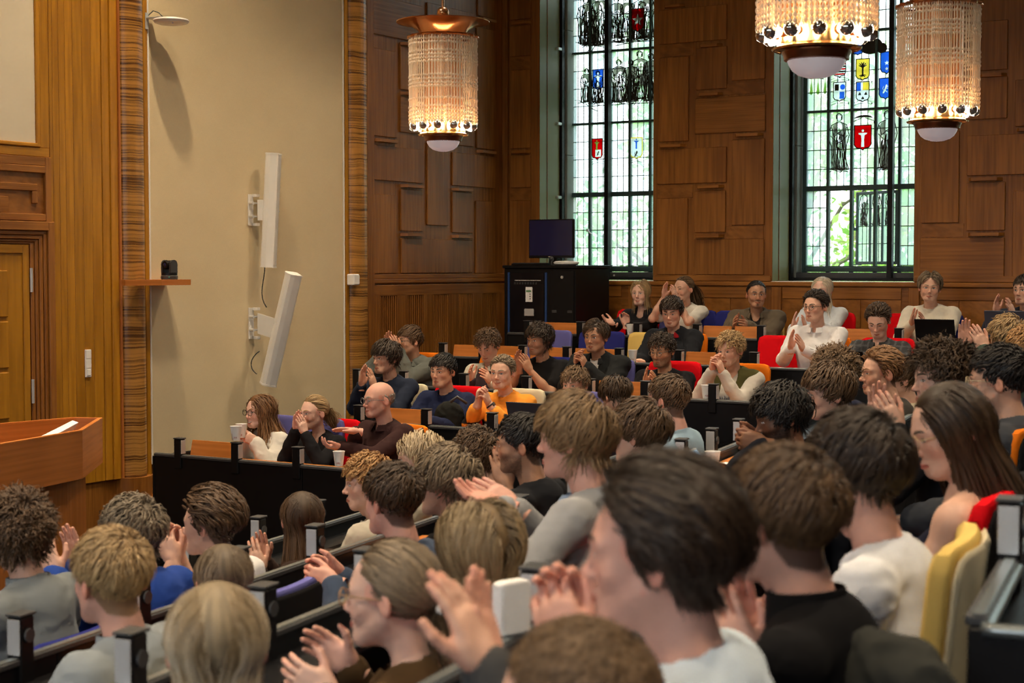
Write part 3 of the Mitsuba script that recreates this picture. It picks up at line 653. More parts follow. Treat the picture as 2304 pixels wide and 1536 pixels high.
leaf_tree(UB + 9.0, -1.0, 6.0, 1.6, 6000, 5, 'green tree outside to the right of the open casement')

# ================================================================ THINGS ON THE WALLS
def spline(P, n=24):
    from scipy.interpolate import CubicSpline
    P = np.array(P)
    return CubicSpline(np.linspace(0, 1, len(P)), P)(np.linspace(0, 1, n))
def up_on(fr, a, d, z):
    return W(a, VA + d, z) if fr == 'A' else W(UB - d, a, z)
# projection screen over the door
k = tell('projection_screen', 'pale projection screen in a slim wooden frame above the door', 'screen')
add(k + '__cloth', fbox('A', 6.0, 7.950, 0.002, 0.012, 2.975, CEIL - .6), 'screen_cloth')
add(k + '__frame', fbox('A', 7.950, 7.986, 0.002, 0.030, 2.948, CEIL - .6, 0.006), 'wood_gold', uv=(0.62, 0.0))
add(k + '__frame', fbox('A', 6.0, 7.986, 0.002, 0.030, 2.946, 2.975, 0.006), 'wood_gold', uv=(0.62, 1.0))
# light switch
k = tell('light_switch', 'tall pale switch plate with a square rocker on the golden boards', 'light switch')
add(k + '__plate', fbox('A', 8.379, 8.437, 0.020, 0.032, 1.287, 1.491, 0.003), 'white_plastic')
for z0, z1 in ((1.357, 1.419), (1.425, 1.487)):
    add(k + '__blank', fbox('A', 8.383, 8.433, 0.032, 0.036, z0, z1, 0.002), 'white_plastic')
add(k + '__rocker', fbox('A', 8.391, 8.427, 0.032, 0.040, 1.300, 1.345, 0.003), 'white_plastic')
# thermostat box on the second pilaster
k = tell('wall_sensor', 'small white box on the edge of the right pilaster', 'sensor')
add(k + '__box', fbox('A', 11.497, 11.585, 0.055, 0.135, 1.935, 2.035, 0.008), 'white_plastic')
add(k + '__cover', fbox('A', 11.503, 11.579, 0.135, 0.140, 1.945, 2.025, 0.004), 'white_plastic')
# wireless access point on its bracket
k = tell('access_point', 'white disc-shaped wireless access point jutting out beside the left pilaster', 'access point')
c = W(9.10, VA + 0.23, 3.965)
add(k + '__housing', moved(lathe([(0.001, -.026), (0.09, -.026), (.125, -.016), (.136, .0), (.130, .012), (.10, .02), (.001, .022)], 36), t=c), 'white_plastic', smooth=30)
add(k + '__led', moved(trimesh.creation.icosphere(1, .0045), t=c + np.array([0.03, -0.085, -.026])), 'vcol', color=np.tile([.25, .35, 1.0], (42, 1)), smooth=True)
add(k + '__bracket', join([fbox('A', 9.00, 9.03, 0.056, 0.064, 3.905, 4.03, .003), fbox('A', 9.005, 9.09, 0.05, 0.20, 3.985, 3.992)]), 'silver')
add(k + '__cable', tube([W(9.03, VA + .06, 4.01), W(9.045, VA + .10, 4.045), W(9.06, VA + .14, 4.03), W(9.08, VA + .17, 3.995)], .004, 6), 'graphite', smooth=True)
# camera on a wooden corner shelf round the left pilaster
k = tell('corner_shelf', 'small cherry-wood shelf fixed round the left pilaster', 'shelf')
pl = sg.Polygon([(8.66, VA + .12), (8.66, VA + .16), (8.90, VA + .30), (9.215, VA + .30), (9.215, VA + .03), (9.03, VA + .05), (8.96, VA + .13), (8.80, VA + .13)])
add(k, prism(pl, 1.960, 2.003), 'wood_cherry', uv=(0.50, 1.0))
k = tell('conference_camera', 'black pan-and-tilt camera standing on the corner shelf', 'camera')
c = W(9.085, VA + .20, 2.003)
add(k + '__base', moved(lathe([(.001, 0), (.062, 0), (.064, .01), (.064, .026), (.060, .030), (.001, .030)], 32), t=c), 'graphite', smooth=30)
add(k + '__collar', moved(lathe([(.001, .031), (.061, .031), (.060, .052), (.001, .052)], 32), t=c), 'black', smooth=30)
R = np.column_stack([vv.tolist() + [0], (-uu).tolist() + [0], [0, 0, 1]])
R = np.array([[math.cos(-.6), -math.sin(-.6), 0], [math.sin(-.6), math.cos(-.6), 0], [0, 0, 1.0]])
for s in (-1, 1):
    arm = trimesh.creation.extrude_polygon(sg.Polygon([(-.035, .05), (.035, .05), (.035, .11)] + [(.035 * math.cos(t), .115 + .035 * math.sin(t)) for t in np.linspace(0, math.pi, 10)] + [(-.035, .11)]), .018, engine='earcut')
    v = np.array(arm.vertices)
    arm = trimesh.Trimesh(np.column_stack([v[:, 2] - .009 + s * .044, v[:, 0], v[:, 1]]), arm.faces[:, ::1], process=False)
    add(k + '__arm', moved(arm, M=R, t=c), 'graphite')
hd = moved(lathe([(.001, -.045), (.030, -.045), (.034, -.03), (.034, .035), (.028, .048), (.022, .049), (.001, .044)], 24), M=R @ np.array([[1, 0, 0], [0, 0, -1], [0, 1, 0.0]]), t=c + np.array([0, 0, .112]))
add(k + '__head', hd, 'black', smooth=30)
add(k + '__lens', moved(lathe([(.001, .050), (.017, .047), (.019, .044)], 20), M=R @ np.array([[1, 0, 0], [0, 0, -1], [0, 1, 0.0]]), t=c + np.array([0, 0, .112])), 'screen_off', smooth=True)
add(k + '__led', moved(trimesh.creation.icosphere(1, .004), t=c + np.array([.012, -.064, .018])), 'vcol', color=np.tile([.1, .9, .7], (42, 1)), smooth=True)
# the two column loudspeakers
def speaker(label, top, bot, turn, brU, brZ, wide):
    k = tell(fresh('column_speaker'), label, 'speaker', 'column loudspeakers on the cream panel')
    top, bot = np.array(top), np.array(bot)
    ax = (top - bot) / np.linalg.norm(top - bot)
    L = np.linalg.norm(top - bot)
    fw = W(math.sin(turn), math.cos(turn)) * 1.0
    fw -= ax * (fw @ ax); fw /= np.linalg.norm(fw)
    sd = np.cross(ax, fw)
    M = np.column_stack([sd, fw, ax])
    w, d = wide / 2, .055
    body = [(-w, -.01), (-w * .86, -.045), (-w * .45, -.06), (w * .45, -.06), (w * .86, -.045), (w, -.01), (w, d - .012), (w - .006, d), (-w + .006, d), (-w, d - .012)]
    m = trimesh.creation.extrude_polygon(sg.Polygon(body), L, engine='earcut')
    add(k + '__body', moved(m, M=M, t=bot), 'white_paint')
    g = trimesh.creation.extrude_polygon(sg.Polygon([(-w + .012, d - .002)] + [((w - .012) * math.sin(t), d + .012 * math.cos(t) - .002) for t in np.linspace(-1.57, 1.57, 9)] + [(w - .012, d - .002)]).buffer(0), L - .03, engine='earcut')
    add(k + '__grille', moved(g, M=M, t=bot + ax * .015), 'grille_white')
    add(k + '__badge', moved(hullbox(-.003, .028, d + .006, d + .014, 0, .008, .001), M=M, t=bot + ax * L * .49), 'silver')
    for q in (0, 1):
        cap = trimesh.creation.extrude_polygon(sg.Polygon(body).buffer(.004), .012, engine='earcut')
        add(k + '__end_cap', moved(cap, M=M, t=bot + ax * (L - .006 if q else -.006)), 'white_paint')
    mid = (top + bot) / 2
    add(k + '__wall_plate', fbox('A', brU - .028, brU + .028, .035, .050, brZ - .13, brZ + .13, .002), 'white_paint')
    for zz in (-.12, .12):
        add(k + '__plate_lug', fbox('A', brU + .01, brU + .05, .050, .10, brZ + zz - .012, brZ + zz + .012, .002), 'white_paint')
    for zz in (-.055, .055):
        add(k + '__bolt', FM['A'](tube([(brU - .034, .075, brZ + zz), (brU + .04, .075, brZ + zz)], .008, 8)), 'silver')
        add(k + '__washer', FM['A'](tube([(brU - .026, .052, brZ + zz), (brU - .026, .094, brZ + zz)], .014, 8)), 'silver')
    near = mid - fw * .05
    p = W(brU + .03, VA + .09, brZ)
    q0 = np.array([p, near])
    out = np.array([0, 0, 1.0]) * .085
    wn = np.cross(q0[1] - q0[0], [0, 0, 1.0]); wn = wn / (np.linalg.norm(wn) + 1e-9) * .004
    v = np.array([q0[0] - out - wn, q0[0] + out - wn, q0[1] + out - wn, q0[1] - out - wn, q0[0] - out + wn, q0[0] + out + wn, q0[1] + out + wn, q0[1] - out + wn])
    add(k + '__arm_plate', trimesh.convex.convex_hull(v), 'white_paint')
    return k
k = speaker('upper white column loudspeaker, hanging almost straight on the cream wall', up_on('A', 10.335, .19, 3.035), up_on('A', 10.30, .155, 2.10), math.radians(25), 10.215, 2.57, .115)
add(k + '__cable', tube(spline([up_on('A', 10.32, .10, 2.10), up_on('A', 10.335, .07, 1.98), up_on('A', 10.33, .06, 1.87), up_on('A', 10.37, .075, 1.76)]), .0045, 6), 'graphite', smooth=True)
k = speaker('lower white column loudspeaker, tilted forward over the laughing girl', up_on('A', 10.24, .47, 2.04), up_on('A', 10.23, .20, 1.13), math.radians(62), 10.21, 1.63, .125)
add(k + '__cable', tube(spline([up_on('A', 10.225, .12, 1.40), up_on('A', 10.195, .07, 1.34), up_on('A', 10.19, .06, 1.27), up_on('A', 10.21, .10, 1.21)]), .0045, 6), 'graphite', smooth=True)
# ---------------------------------------------------------------- lectern
k = tell('lectern', 'long cherry-wood lectern with a sunken top in front of the door', 'lectern')
LP = np.array([(-2.95, 6.90), (-2.345, 8.70), (-2.42, 9.42), (-2.60, 9.45), (-3.20, 8.75), (-3.75, 7.15)])
def lect(poly, z0, z1, tilt=0.0, ref=None):
    m = trimesh.creation.extrude_polygon(poly, 1.0, engine='earcut')
    v = np.array(m.vertices)
    return v, m.faces
outer, inner = sg.Polygon(LP), sg.Polygon(LP).buffer(-.028, join_style=2)
def slab(poly, f0, f1):
    m = trimesh.creation.extrude_polygon(poly, 1.0, engine='earcut')
    v = np.array(m.vertices)
    v[:, 2] = np.where(v[:, 2] < .5, f0(v[:, 0], v[:, 1]), f1(v[:, 0], v[:, 1]))
    return trimesh.Trimesh(v, m.faces, process=False)
topz = lambda x, y: 1.205 + 0.012 * (y - 8.70) * 0
add(k + '__rim', slab(outer.difference(inner), lambda x, y: 0.945 + 0 * x, topz), 'wood_cherry', uv=(0.46, 1.0))
add(k + '__edge_strip', slab(outer.buffer(.002, join_style=2).difference(sg.Polygon(LP).buffer(-.024, join_style=2)), lambda x, y: topz(x, y), lambda x, y: topz(x, y) + .006), 'wood_cherry', uv=(0.85, 1.0))
add(k + '__tray', slab(inner, lambda x, y: 1.07 + 0 * x, lambda x, y: 1.10 + 0 * x), 'wood_cherry', uv=(0.50, 1.0))
foot = sg.Polygon(LP).buffer(-.09, join_style=2)
add(k + '__body', slab(foot, lambda x, y: 0 * x, lambda x, y: .95 + 0 * x), 'wood_cherry', uv=(0.44, 0.0))
k = tell('paper_sheet', 'folded white sheet of paper lying in the sunken lectern top', 'paper')
P = np.array([[-2.50, 8.72, 1.20], [-2.44, 8.98, 1.225], [-2.48, 9.00, 1.235], [-2.60, 8.76, 1.195]])
P[:, 2] -= np.array([.02, .0, .0, .03])
sheet = np.vstack([P, [[-2.58, 8.70, 1.105], [-2.52, 8.98, 1.105]]])
add(k, trimesh.convex.convex_hull(sheet), 'paper')
# ---------------------------------------------------------------- computer cabinet in the corner, with what stands on it
k = tell('server_cabinet', 'black computer cabinet with a glass door and blue trim in the corner under the window', 'cabinet')
RC = W(13.22, -8.32)                                           # its near corner, and its two directions
ra = -15.0
cx_, cy_ = np.array([math.cos(math.radians(-57 + 0)), math.sin(math.radians(-57))]), None
CABU0, CABU1, CABV0, CABV1, CABZ0, CABZ1 = 13.30, 13.98, -8.24, -7.44, 0.68, 2.115
def cab(a0, a1, b0, b1, z0, z1, c=0.): return fbox('R', a0, a1, b0, b1, z0, z1, c)
add(k + '__carcass', cab(CABU0, CABU1, CABV0, CABV1, CABZ0, CABZ1 - .03, .006), 'black')
add(k + '__top', cab(CABU0 - .015, CABU1 + .005, CABV0 - .012, CABV1 + .012, CABZ1 - .03, CABZ1, .005), 'black')
vm = -7.72
for v0 in (CABV0 + .045, vm - .055):
    add(k + '__trim_strip', cab(CABU0 - .012, CABU0, v0, v0 + .022, CABZ0 + .05, CABZ1 - .07, .004), 'blue_trim')
add(k + '__glass_door', cab(CABU0 - .010, CABU0, CABV0 + .075, vm - .065, CABZ0 + .05, CABZ1 - .07, .002), 'black_glass')
add(k + '__side_panel', cab(CABU0 - .014, CABU0, vm, CABV1 - .015, CABZ0 + .05, CABZ1 - .05, .004), 'black')
add(k + '__lock', FM['R'](tube([(CABU0 - .014, vm + .14, 2.00), (CABU0 - .022, vm + .14, 2.00)], .014, 12)), 'silver')
for v0 in (vm + .03, vm + .20):
    add(k + '__latch', cab(CABU0 - .020, CABU0 - .014, v0, v0 + .05, 1.66, 1.685, .003), 'graphite')
add(k + '__vent_row', cab(CABU0 - .0125, CABU0 - .010, CABV0 + .13, vm - .10, 1.965, 1.972), 'silver')
for j in range(9):
    add(k + '__vent_slot', cab(CABU0 - .012, CABU0 - .010, CABV0 + .12 + j * .03, CABV0 + .137 + j * .03, 1.93, 1.952), 'graphite')
add(k + '__handset', cab(CABU0 - .022, CABU0 - .011, -7.985, -7.91, 1.76, 1.905, .004), 'paper')
add(k + '__handset_display', cab(CABU0 - .024, CABU0 - .022, -7.977, -7.92, 1.855, 1.875), 'pane_sticker')
scene['pane_sticker'] = pri((0.10, 0.22, 0.12), 0.5)
for j in range(3):
    add(k + '__handset_button', FM['R'](tube([(CABU0 - .0225, -7.93, 1.835 - j * .022), (CABU0 - .026, -7.93, 1.835 - j * .022)], .006, 8)), 'black')
add(k + '__name_plate', cab(CABU0 - .020, CABU0 - .011, -8.00, -7.895, 1.625, 1.695, .003), 'silver')
add(k + '__led', moved(trimesh.creation.icosphere(1, .008), t=W(CABU0 - .016, -8.06, 1.26)), 'vcol', smooth=True, emitter=lamp(0.2, .5, .6, 9.0))
k = tell('monitor', 'flat dark blue switched-off monitor on the black computer cabinet', 'monitor')
ms0, ms1 = -8.045, -7.545
add(k + '__bezel', cab(13.44, 13.475, ms0, ms1, 2.185, 2.56, .006), 'black')
add(k + '__display', cab(13.437, 13.441, ms0 + .012, ms1 - .012, 2.21, 2.548), 'screen_off')
add(k + '__badge', cab(13.4365, 13.4405, -7.82, -7.775, 2.194, 2.201), 'silver')
add(k + '__neck', cab(13.475, 13.56, -7.84, -7.75, 2.12, 2.36, .006), 'black')
add(k + '__foot', moved(lathe([(.001, 0), (.12, 0), (.115, .012), (.001, .016)], 24), t=W(13.55, -7.795, 2.115)), 'black', smooth=30)
k = tell('keyboard', 'black keyboard lying on the cabinet in front of the monitor', 'keyboard')
add(k + '__base', cab(13.300, 13.42, -8.16, -7.76, 2.115, 2.132, .004), 'black')
for r_ in range(4):
    add(k + '__key_row', join([cab(13.315 + r_ * .027, 13.338 + r_ * .027, -8.15 + q * .0275, -8.127 + q * .0275, 2.132, 2.139, .002) for q in range(14)]), 'graphite')
k = tell('conference_unit', 'low white round-edged unit lying beside the monitor', 'device')
c = W(13.40, -7.60, 2.115)
body = lathe([(.001, 0), (.10, 0), (.13, .014), (.135, .028), (.11, .040), (.001, .044)], 28)
body.vertices[:, 1] *= .62
add(k + '__shell', moved(body, M=rotz(-31.5), t=c), 'white_plastic', smooth=30)
add(k + '__foot', moved(lathe([(.001, -.0), (.11, -.0), (.112, .006), (.001, .006)], 24), t=c + np.array([0, 0, -.0])), 'graphite', smooth=30)
k = tell('webcam', 'small dark webcam standing on the cabinet before the monitor', 'camera')
add(k + '__ball', moved(trimesh.creation.icosphere(2, .024), t=W(13.35, -7.735, 2.178)), 'graphite', smooth=True)
add(k + '__foot', tube([W(13.35, -7.735, 2.115), W(13.35, -7.735, 2.16)], .010, 8), 'graphite', smooth=True)
# ================================================================ CHANDELIERS
def chandelier(U, V, zb, label):
    """A copper dish over a drum of hanging glass beads; a ring of mirror-topped bulbs round a fluted brass band; an opal bowl below."""
    k = tell(fresh('chandelier'), label, 'chandelier', 'copper chandeliers with glass beads')
    o = W(U, V, zb)                                # zb: the lowest point of the bowl
    at = lambda m: moved(m, t=o)
    add(k + '__bowl', at(lathe([(.001, -.014), (.04, -.010), (.08, .003), (.105, .022), (.122, .050), (.127, .070)], 40)), 'opal', smooth=True, emitter=lamp(0.2, .085, .072, .078))
    add(k + '__bowl_ring', at(lathe([(.118, .062), (.140, .066), (.143, .085), (.150, .095), (.150, .105), (.11, .105)], 40)), 'bronze', smooth=40)
    # fluted band
    n, prof = 96, []
    a = np.arange(n) * 2 * np.pi / n
    flute = lambda r: r * (1 + .030 * np.abs(np.sin(a * 6)) - .015)
    rows = [(.188, .108), (.192, .116), (.176, .120), (.168, .130), (.168, .215), (.160, .225)]
    vs, fs = [], []
    for r, z in rows:
        rr = flute(r); vs.append(np.column_stack([rr * np.cos(a), rr * np.sin(a), np.full(n, z)]))
    for q in range(len(rows) - 1):
        for i in range(n):
            j = (i + 1) % n
            fs += [[q * n + i, q * n + j, (q + 1) * n + j], [q * n + i, (q + 1) * n + j, (q + 1) * n + i]]
    add(k + '__fluted_band', at(trimesh.Trimesh(np.vstack(vs), fs, process=False)), 'brass', smooth=35)
    # twelve bulbs pointing outwards
    bulb = lathe([(.001, .065), (.020, .060), (.031, .045), (.034, .030), (.031, .012), (.020, -.010), (.013, -.022)][::-1], 20)
    tip = lathe([(.0345, .029), (.0315, .0465), (.0205, .0615), (.001, .0668)], 20)
    sock = lathe([(.020, -.034), (.021, -.014), (.014, -.010)], 14)
    for i in range(12):
        t = 2 * np.pi * (i + .5) / 12 + .12
        M = np.column_stack([[-math.sin(t), math.cos(t), 0], [0, 0, 1], [math.cos(t), math.sin(t), 0]])
        p = o + np.array([.196 * math.cos(t), .196 * math.sin(t), .178])
        add(k + '__bulb', moved(bulb, M=M, t=p), 'opal', smooth=True, emitter=lamp(0.7, *[BULB_POWER * x for x in (1.0, .72, .40)]))
        add('%s__bulb_tip' % k, moved(tip, M=M, t=p), 'mirror', smooth=True)
        add('%s__socket' % k, moved(sock, M=M, t=p), 'bronze', smooth=40)
    # bead strings round the drum: glass rods with knots of beads
    r0 = np.random.default_rng(3)
    NS, z0, z1 = 140, .185, .845
    knots = [.02, .045, .07, .10, .13, .19, .275, .30, .33, .36, .46, .485, .51, .54, .60, .63]
    zs, rs, kinds = [], [], []
    zz = z0
    prof = [(z0, .0034)]
    for kz in sorted(knots):
        for dz, rr in ((-.010, .0034), (-.005, .0074), (.0, .0080), (.005, .0074), (.010, .0034)):
            prof.append((z0 + kz + dz, rr))
    prof.append((z1, .0034))
    prof.sort()
    pz, pr = np.array([p[0] for p in prof]), np.array([p[1] for p in prof])
    ng = 4
    ga = np.arange(ng) * 2 * np.pi / ng
    V_, F_ = [], []
    nv = 0
    for s in range(NS):
        t = 2 * np.pi * s / NS
        groove = (s % 12) == 11
        R_ = .247 + .010 * (s % 2) - (.020 if groove else 0)
        c_ = np.array([R_ * math.cos(t), R_ * math.sin(t)])
        rr = pr * (0.95 if s % 2 else 1.05)
        v = np.stack([c_[0] + rr[:, None] * np.cos(ga), c_[1] + rr[:, None] * np.sin(ga), np.repeat((pz + r0.normal(0, .0015))[:, None], ng, 1)], -1).reshape(-1, 3)
        L_ = len(pz)
        idx = nv + np.arange(L_ - 1)[:, None] * ng + np.arange(ng)[None]
        nxt = nv + np.arange(L_ - 1)[:, None] * ng + (np.arange(ng)[None] + 1) % ng
        F_.append(np.concatenate([np.stack([idx, nxt, nxt + ng], -1).reshape(-1, 3), np.stack([idx, nxt + ng, idx + ng], -1).reshape(-1, 3)]))
        V_.append(v); nv += len(v)
    add(k + '__bead_strings', at(trimesh.Trimesh(np.vstack(V_), np.vstack(F_), process=False)), 'beads', smooth=True)
    tell(k + '__bead_strings', 'strings of clear glass beads', kind='stuff')
    # rim that the strings hang from, dish, ball and stem
    n = 84
    a = np.arange(n) * 2 * np.pi / n
    rr = .262 + .008 * np.sin(a * 21)
    ring = []
    for r_, z_ in ((-.03, .838), (.0, .838), (.006, .846), (.0, .856), (-.03, .858)):
        ring.append(np.column_stack([(rr + r_) * np.cos(a), (rr + r_) * np.sin(a), np.full(n, z_)]))
    fs = []
    for q in range(4):
        for i in range(n):
            j = (i + 1) % n
            fs += [[q * n + i, q * n + j, (q + 1) * n + j], [q * n + i, (q + 1) * n + j, (q + 1) * n + i]]
    add(k + '__bead_rim', at(trimesh.Trimesh(np.vstack(ring), fs, process=False)), 'copper', smooth=35)
    add(k + '__inner_column', at(lathe([(.15, .21), (.15, .85)], 32)), 'copper', smooth=True)
    add(k + '__dish', at(lathe([(.001, .850), (.150, .852), (.165, .868), (.195, .905), (.25, .935), (.31, .950), (.352, .958), (.354, .964), (.30, .962), (.2, .950), (.001, .945)], 64)), 'copper', smooth=35)
    add(k + '__ball', at(moved(trimesh.creation.icosphere(3, .046), t=[0, 0, 1.032])), 'copper', smooth=True)
    add(k + '__stem', at(lathe([(.010, .94), (.010, CEIL - zb)], 12)), 'copper', smooth=True)
chandelier(10.13, -6.82, 2.985, 'chandelier with its wide copper dish in full view, leftmost of the three')
chandelier(6.66, -2.53, 2.930, 'nearest chandelier, cut off by the top edge above its lit bulbs')
chandelier(10.21, -3.06, 2.915, 'chandelier before the right-hand window, its dish cut off at the top')

# ================================================================ ROWS OF DESKS
ORD = ['front row', 'second row', 'third row', 'fourth row', 'back row']
N_DIR = np.array([D_DIR[1], -D_DIR[0]])                                       # away from the lectern, for the near rows
def near_pt(w, s): return N_DIR * w + D_DIR * s
def to_uv(p): return float(p @ uu), float(p @ vv)
def corner(k):
    """Where the far row line U = const meets the near row line w = const: (V, s)."""
    U, w = TIER_U[k], TIER_W[k]
    V = (w - U * float(N_DIR @ uu)) / float(N_DIR @ vv)
    p = uu * U + vv * V
    return V, float(p @ D_DIR)
FAR_POSTS = [[-7.75, -7.23, -6.70, -6.15, -5.6], [-7.10, -6.50, -5.94, -5.4, -4.85], [-8.02, -7.55, -6.96, -6.38, -5.82, -5.35, -4.8, -4.2], [-7.97, -7.55, -7.14, -6.70, -6.2, -5.65, -4.99, -4.45, -3.9, -3.35], [-7.76, -7.19, -6.60, -6.01, -5.40, -4.80, -4.18, -3.58, -3.0]]
NEAR_POSTS = [[7.05, 6.48, 7.7, 5.9, 8.3], [5.45, 6.05, 4.90, 3.72, 6.6, 4.3, 7.15, 7.7, 8.3], [3.62, 3.04, 4.2, 4.8, 5.4, 6.0, 6.6, 7.5, 8.05, 8.6], [8.1, 7.5, 6.9, 6.3, 5.7, 5.1, 4.5, 3.9, 3.3], [3.58]]
NEAR_START = [1.6, 1.4, 1.2, 1.4, 2.95]
NEAR_FLAPS = [[], [(4.02, 4.20), (4.66, 4.90), (5.80, 6.35)], [(7.0, 8.5)], [], []]
FLAPS = [[(-7.70, -7.27)], [(-6.97, -6.53)], [(-5.78, -5.40)], [(-7.90, -7.2), (-7.10, -6.75), (-6.66, -6.25), (-5.62, -5.36)], [(-7.66, -7.26), (-5.98, -5.71), (-5.68, -5.44), (-4.77, -4.36)]]
def along(fr, k, a0, a1, q0, q1, z0, z1, c=0.0):
    """A box along row k: a along the row, q away from the row's front."""
    if fr == 'far':
        return FM['R'](hullbox(TIER_U[k] + q0, TIER_U[k] + q1, a0, a1, z0, z1, c))
    m = hullbox(a0, a1, TIER_W[k] + q0, TIER_W[k] + q1, z0, z1, c)
    v, f = np.array(m.vertices), np.array(m.faces)
    xy = v[:, :1] * D_DIR + v[:, 1:2] * N_DIR
    return trimesh.Trimesh(np.column_stack([xy, v[:, 2]]), f[:, ::-1] if np.linalg.det(np.array([D_DIR, N_DIR])) < 0 else f, process=False)
post_face, post_body = {}, {}
for k in range(5):
    zt = RISE * k
    Vc, sc = corner(k)
    zlow = zt - RISE if k else 0.0
    for fr in ('far', 'near'):
        a0, a1 = (-7.98 if k != 1 else -7.20, Vc) if fr == 'far' else (NEAR_START[k], sc)
        what = 'far' if fr == 'far' else 'near'
        key = tell(fresh('desk_row'), 'long black desk, %s of the block %s' % (ORD[k], 'facing the camera below the windows' if fr == 'far' else 'seen from behind on the near side'), 'desk')
        n = max(1, round((a1 - a0) / 1.16))
        for i in range(n):
            b0, b1 = a0 + (a1 - a0) * i / n, a0 + (a1 - a0) * (i + 1) / n
            add(key + '__front_panel', along(fr, k, b0 + .002, b1 - .002, -.012, .012, zlow + .02 if fr == 'far' or k else .02, zt + .775, .003), 'black')
            if fr == 'far': add(key + '__worktop', along(fr, k, b0 + .004, b1 - .004, .05, .40, zt + .725, zt + .745, .003), 'wood_cherry', uv=(.55 + .04 * (i % 2), 1.0))
        for b0, b1 in (NEAR_FLAPS[k] if fr == 'near' else []):
            add(key + '__worktop', along(fr, k, b0, b1, .03, .40, zt + .725, zt + .745, .003), 'wood_cherry', uv=(.58, 1.0))
        add(key + '__shelf', along(fr, k, a0, a1, .012, .38 if fr == 'far' else .16, zt + .70, zt + .722), 'black')
        add(key + '__rail', along(fr, k, a0, a1, -.020, .022, zt + .775, zt + .795, .004), 'graphite')
        add(key + '__rail_edge', along(fr, k, a0, a1, -.006, .016, zt + .795, zt + .799, .001), 'rail_metal')
        e0 = a0
        add(key + '__end_panel', along(fr, k, e0 - .02, e0, -.012, .40, zlow + .02, zt + .775, .003), 'black')
        if fr == 'far':
            for b0, b1 in FLAPS[k]:
                m = hullbox(b0, b1, -.008, .008, 0, .125, .003)
                t = math.radians(14)
                v = np.array(m.vertices)
                q, z = v[:, 1] * math.cos(t) + v[:, 2] * math.sin(t), -v[:, 1] * math.sin(t) + v[:, 2] * math.cos(t)
                m = FM['R'](trimesh.Trimesh(np.column_stack([TIER_U[k] + .05 + q, v[:, 0], zt + .775 + z]), np.array(m.faces)[:, ::-1], process=False))
                add(key + '__raised_flap', m, 'wood_cherry', uv=(.66, 1.0))
        for j, a in enumerate(sorted(FAR_POSTS[k] if fr == 'far' else NEAR_POSTS[k])):
            if not (a0 - .1 < a < a1): continue
            pk = fresh('microphone_post')
            nth = ['first', 'second', 'third', 'fourth', 'fifth', 'sixth', 'seventh', 'eighth', 'ninth', 'tenth'][j]
            tell(pk, ('black microphone post with a silver side, %s from the left on the far %s' if fr == 'far' else 'black microphone post with a silver face, %s from the camera on the near %s') % (nth, ORD[k]), 'microphone post', 'microphone posts on the desks')
            h = .120 if fr == 'near' else .110
            add(pk + '__housing', along(fr, k, a - .034, a + .030, -.026, .026, zt + .70, zt + .797 + h, .006), 'black')
            add(pk + '__cap', along(fr, k, a - .036, a + .036, -.028, .028, zt + .797 + h, zt + .805 + h, .003), 'graphite')
            s = 1 if fr == 'far' else -1
            add(pk + '__face', along(fr, k, a + s * .032 - .003, a + s * .032 + .003, -.022, .022, zt + .805, zt + .79 + h, .002), 'silver')
            c = (TIER_U[k] + .027 if fr == 'far' else TIER_W[k] + .027)
            if fr == 'near':
                p0, p1 = near_pt(c, a), near_pt(c + .007, a)
                add(pk + '__loudspeaker', tube([[*p0, zt + .86], [*p1, zt + .86]], .021, 14), 'graphite')
# the bright tubular frame at the near end of the last row
k = tell('metal_bracket', 'grey metal tube frame at the near end of the back row desk', 'frame')
pts = [near_pt(TIER_W[4] + q, s) for q, s in ((.02, 3.55), (.02, 2.93), (.42, 2.93))]
add(k + '__bar', tube([[*p, RISE * 4 + .775] for p in (pts[0], pts[0] * .02 + pts[1] * .98, pts[1], pts[1] * .96 + pts[2] * .04, pts[2])], .013, 8), 'rail_metal', smooth=True)
# ================================================================ CHAIRS
CH = {'red': (.66, .004, .010), 'violet': (.115, .115, .34), 'blue': (.022, .026, .17), 'yellow': (.62, .44, .13), 'orange': (.72, .17, .010), 'cream': (.60, .54, .38)}
for c, v in CH.items():
    scene['chair_' + c] = pri(v, 0.85, specular=0.1)
def pad(w, d, t, r, lean=0.0, bow=0.0):
    """A rounded upholstered pad in the xz plane, facing +y."""
    o = sg.box(-w / 2, 0, w / 2, d).buffer(-r).buffer(r, quad_segs=4)
    rings = []
    for inset, y in ((.012, -t / 2), (.0, -t / 2 + .010), (.0, t / 2 - .014), (.012, t / 2 - .003), (.035, t / 2)):
        p = o.buffer(-inset, quad_segs=4) if inset else o
        q = np.array([p.exterior.interpolate(x, normalized=True).coords[0] for x in np.linspace(0, 1, 41)[:-1]])
        rings.append(np.column_stack([q[:, 0], np.full(40, y), q[:, 1]]))
    v = np.vstack(rings + [[[0, -t / 2, d / 2]], [[0, t / 2, d / 2]]])
    f = []
    for a in range(4):
        for i in range(40):
            j = (i + 1) % 40
            f += [[a * 40 + i, a * 40 + j, (a + 1) * 40 + j], [a * 40 + i, (a + 1) * 40 + j, (a + 1) * 40 + i]]
    for i in range(40):
        j = (i + 1) % 40
        f += [[200, j, i], [201, 160 + i, 160 + j]]
    v[:, 1] += bow * (v[:, 0] / w * 2) ** 2 - lean * v[:, 2]
    return trimesh.Trimesh(v, np.array(f), process=False)
_back = moved(pad(.46, .46, .05, .05, lean=.10, bow=.03), t=[0, -.215, .55])
_shell = moved(pad(.44, .44, .022, .05, lean=.10, bow=.03), t=[0, -.252, .56])
_seat = moved(pad(.46, .43, .07, .06), M=np.array([[1, 0, 0], [0, 0, -1], [0, 1, 0.0]]).T, t=[0, -.20, .435])
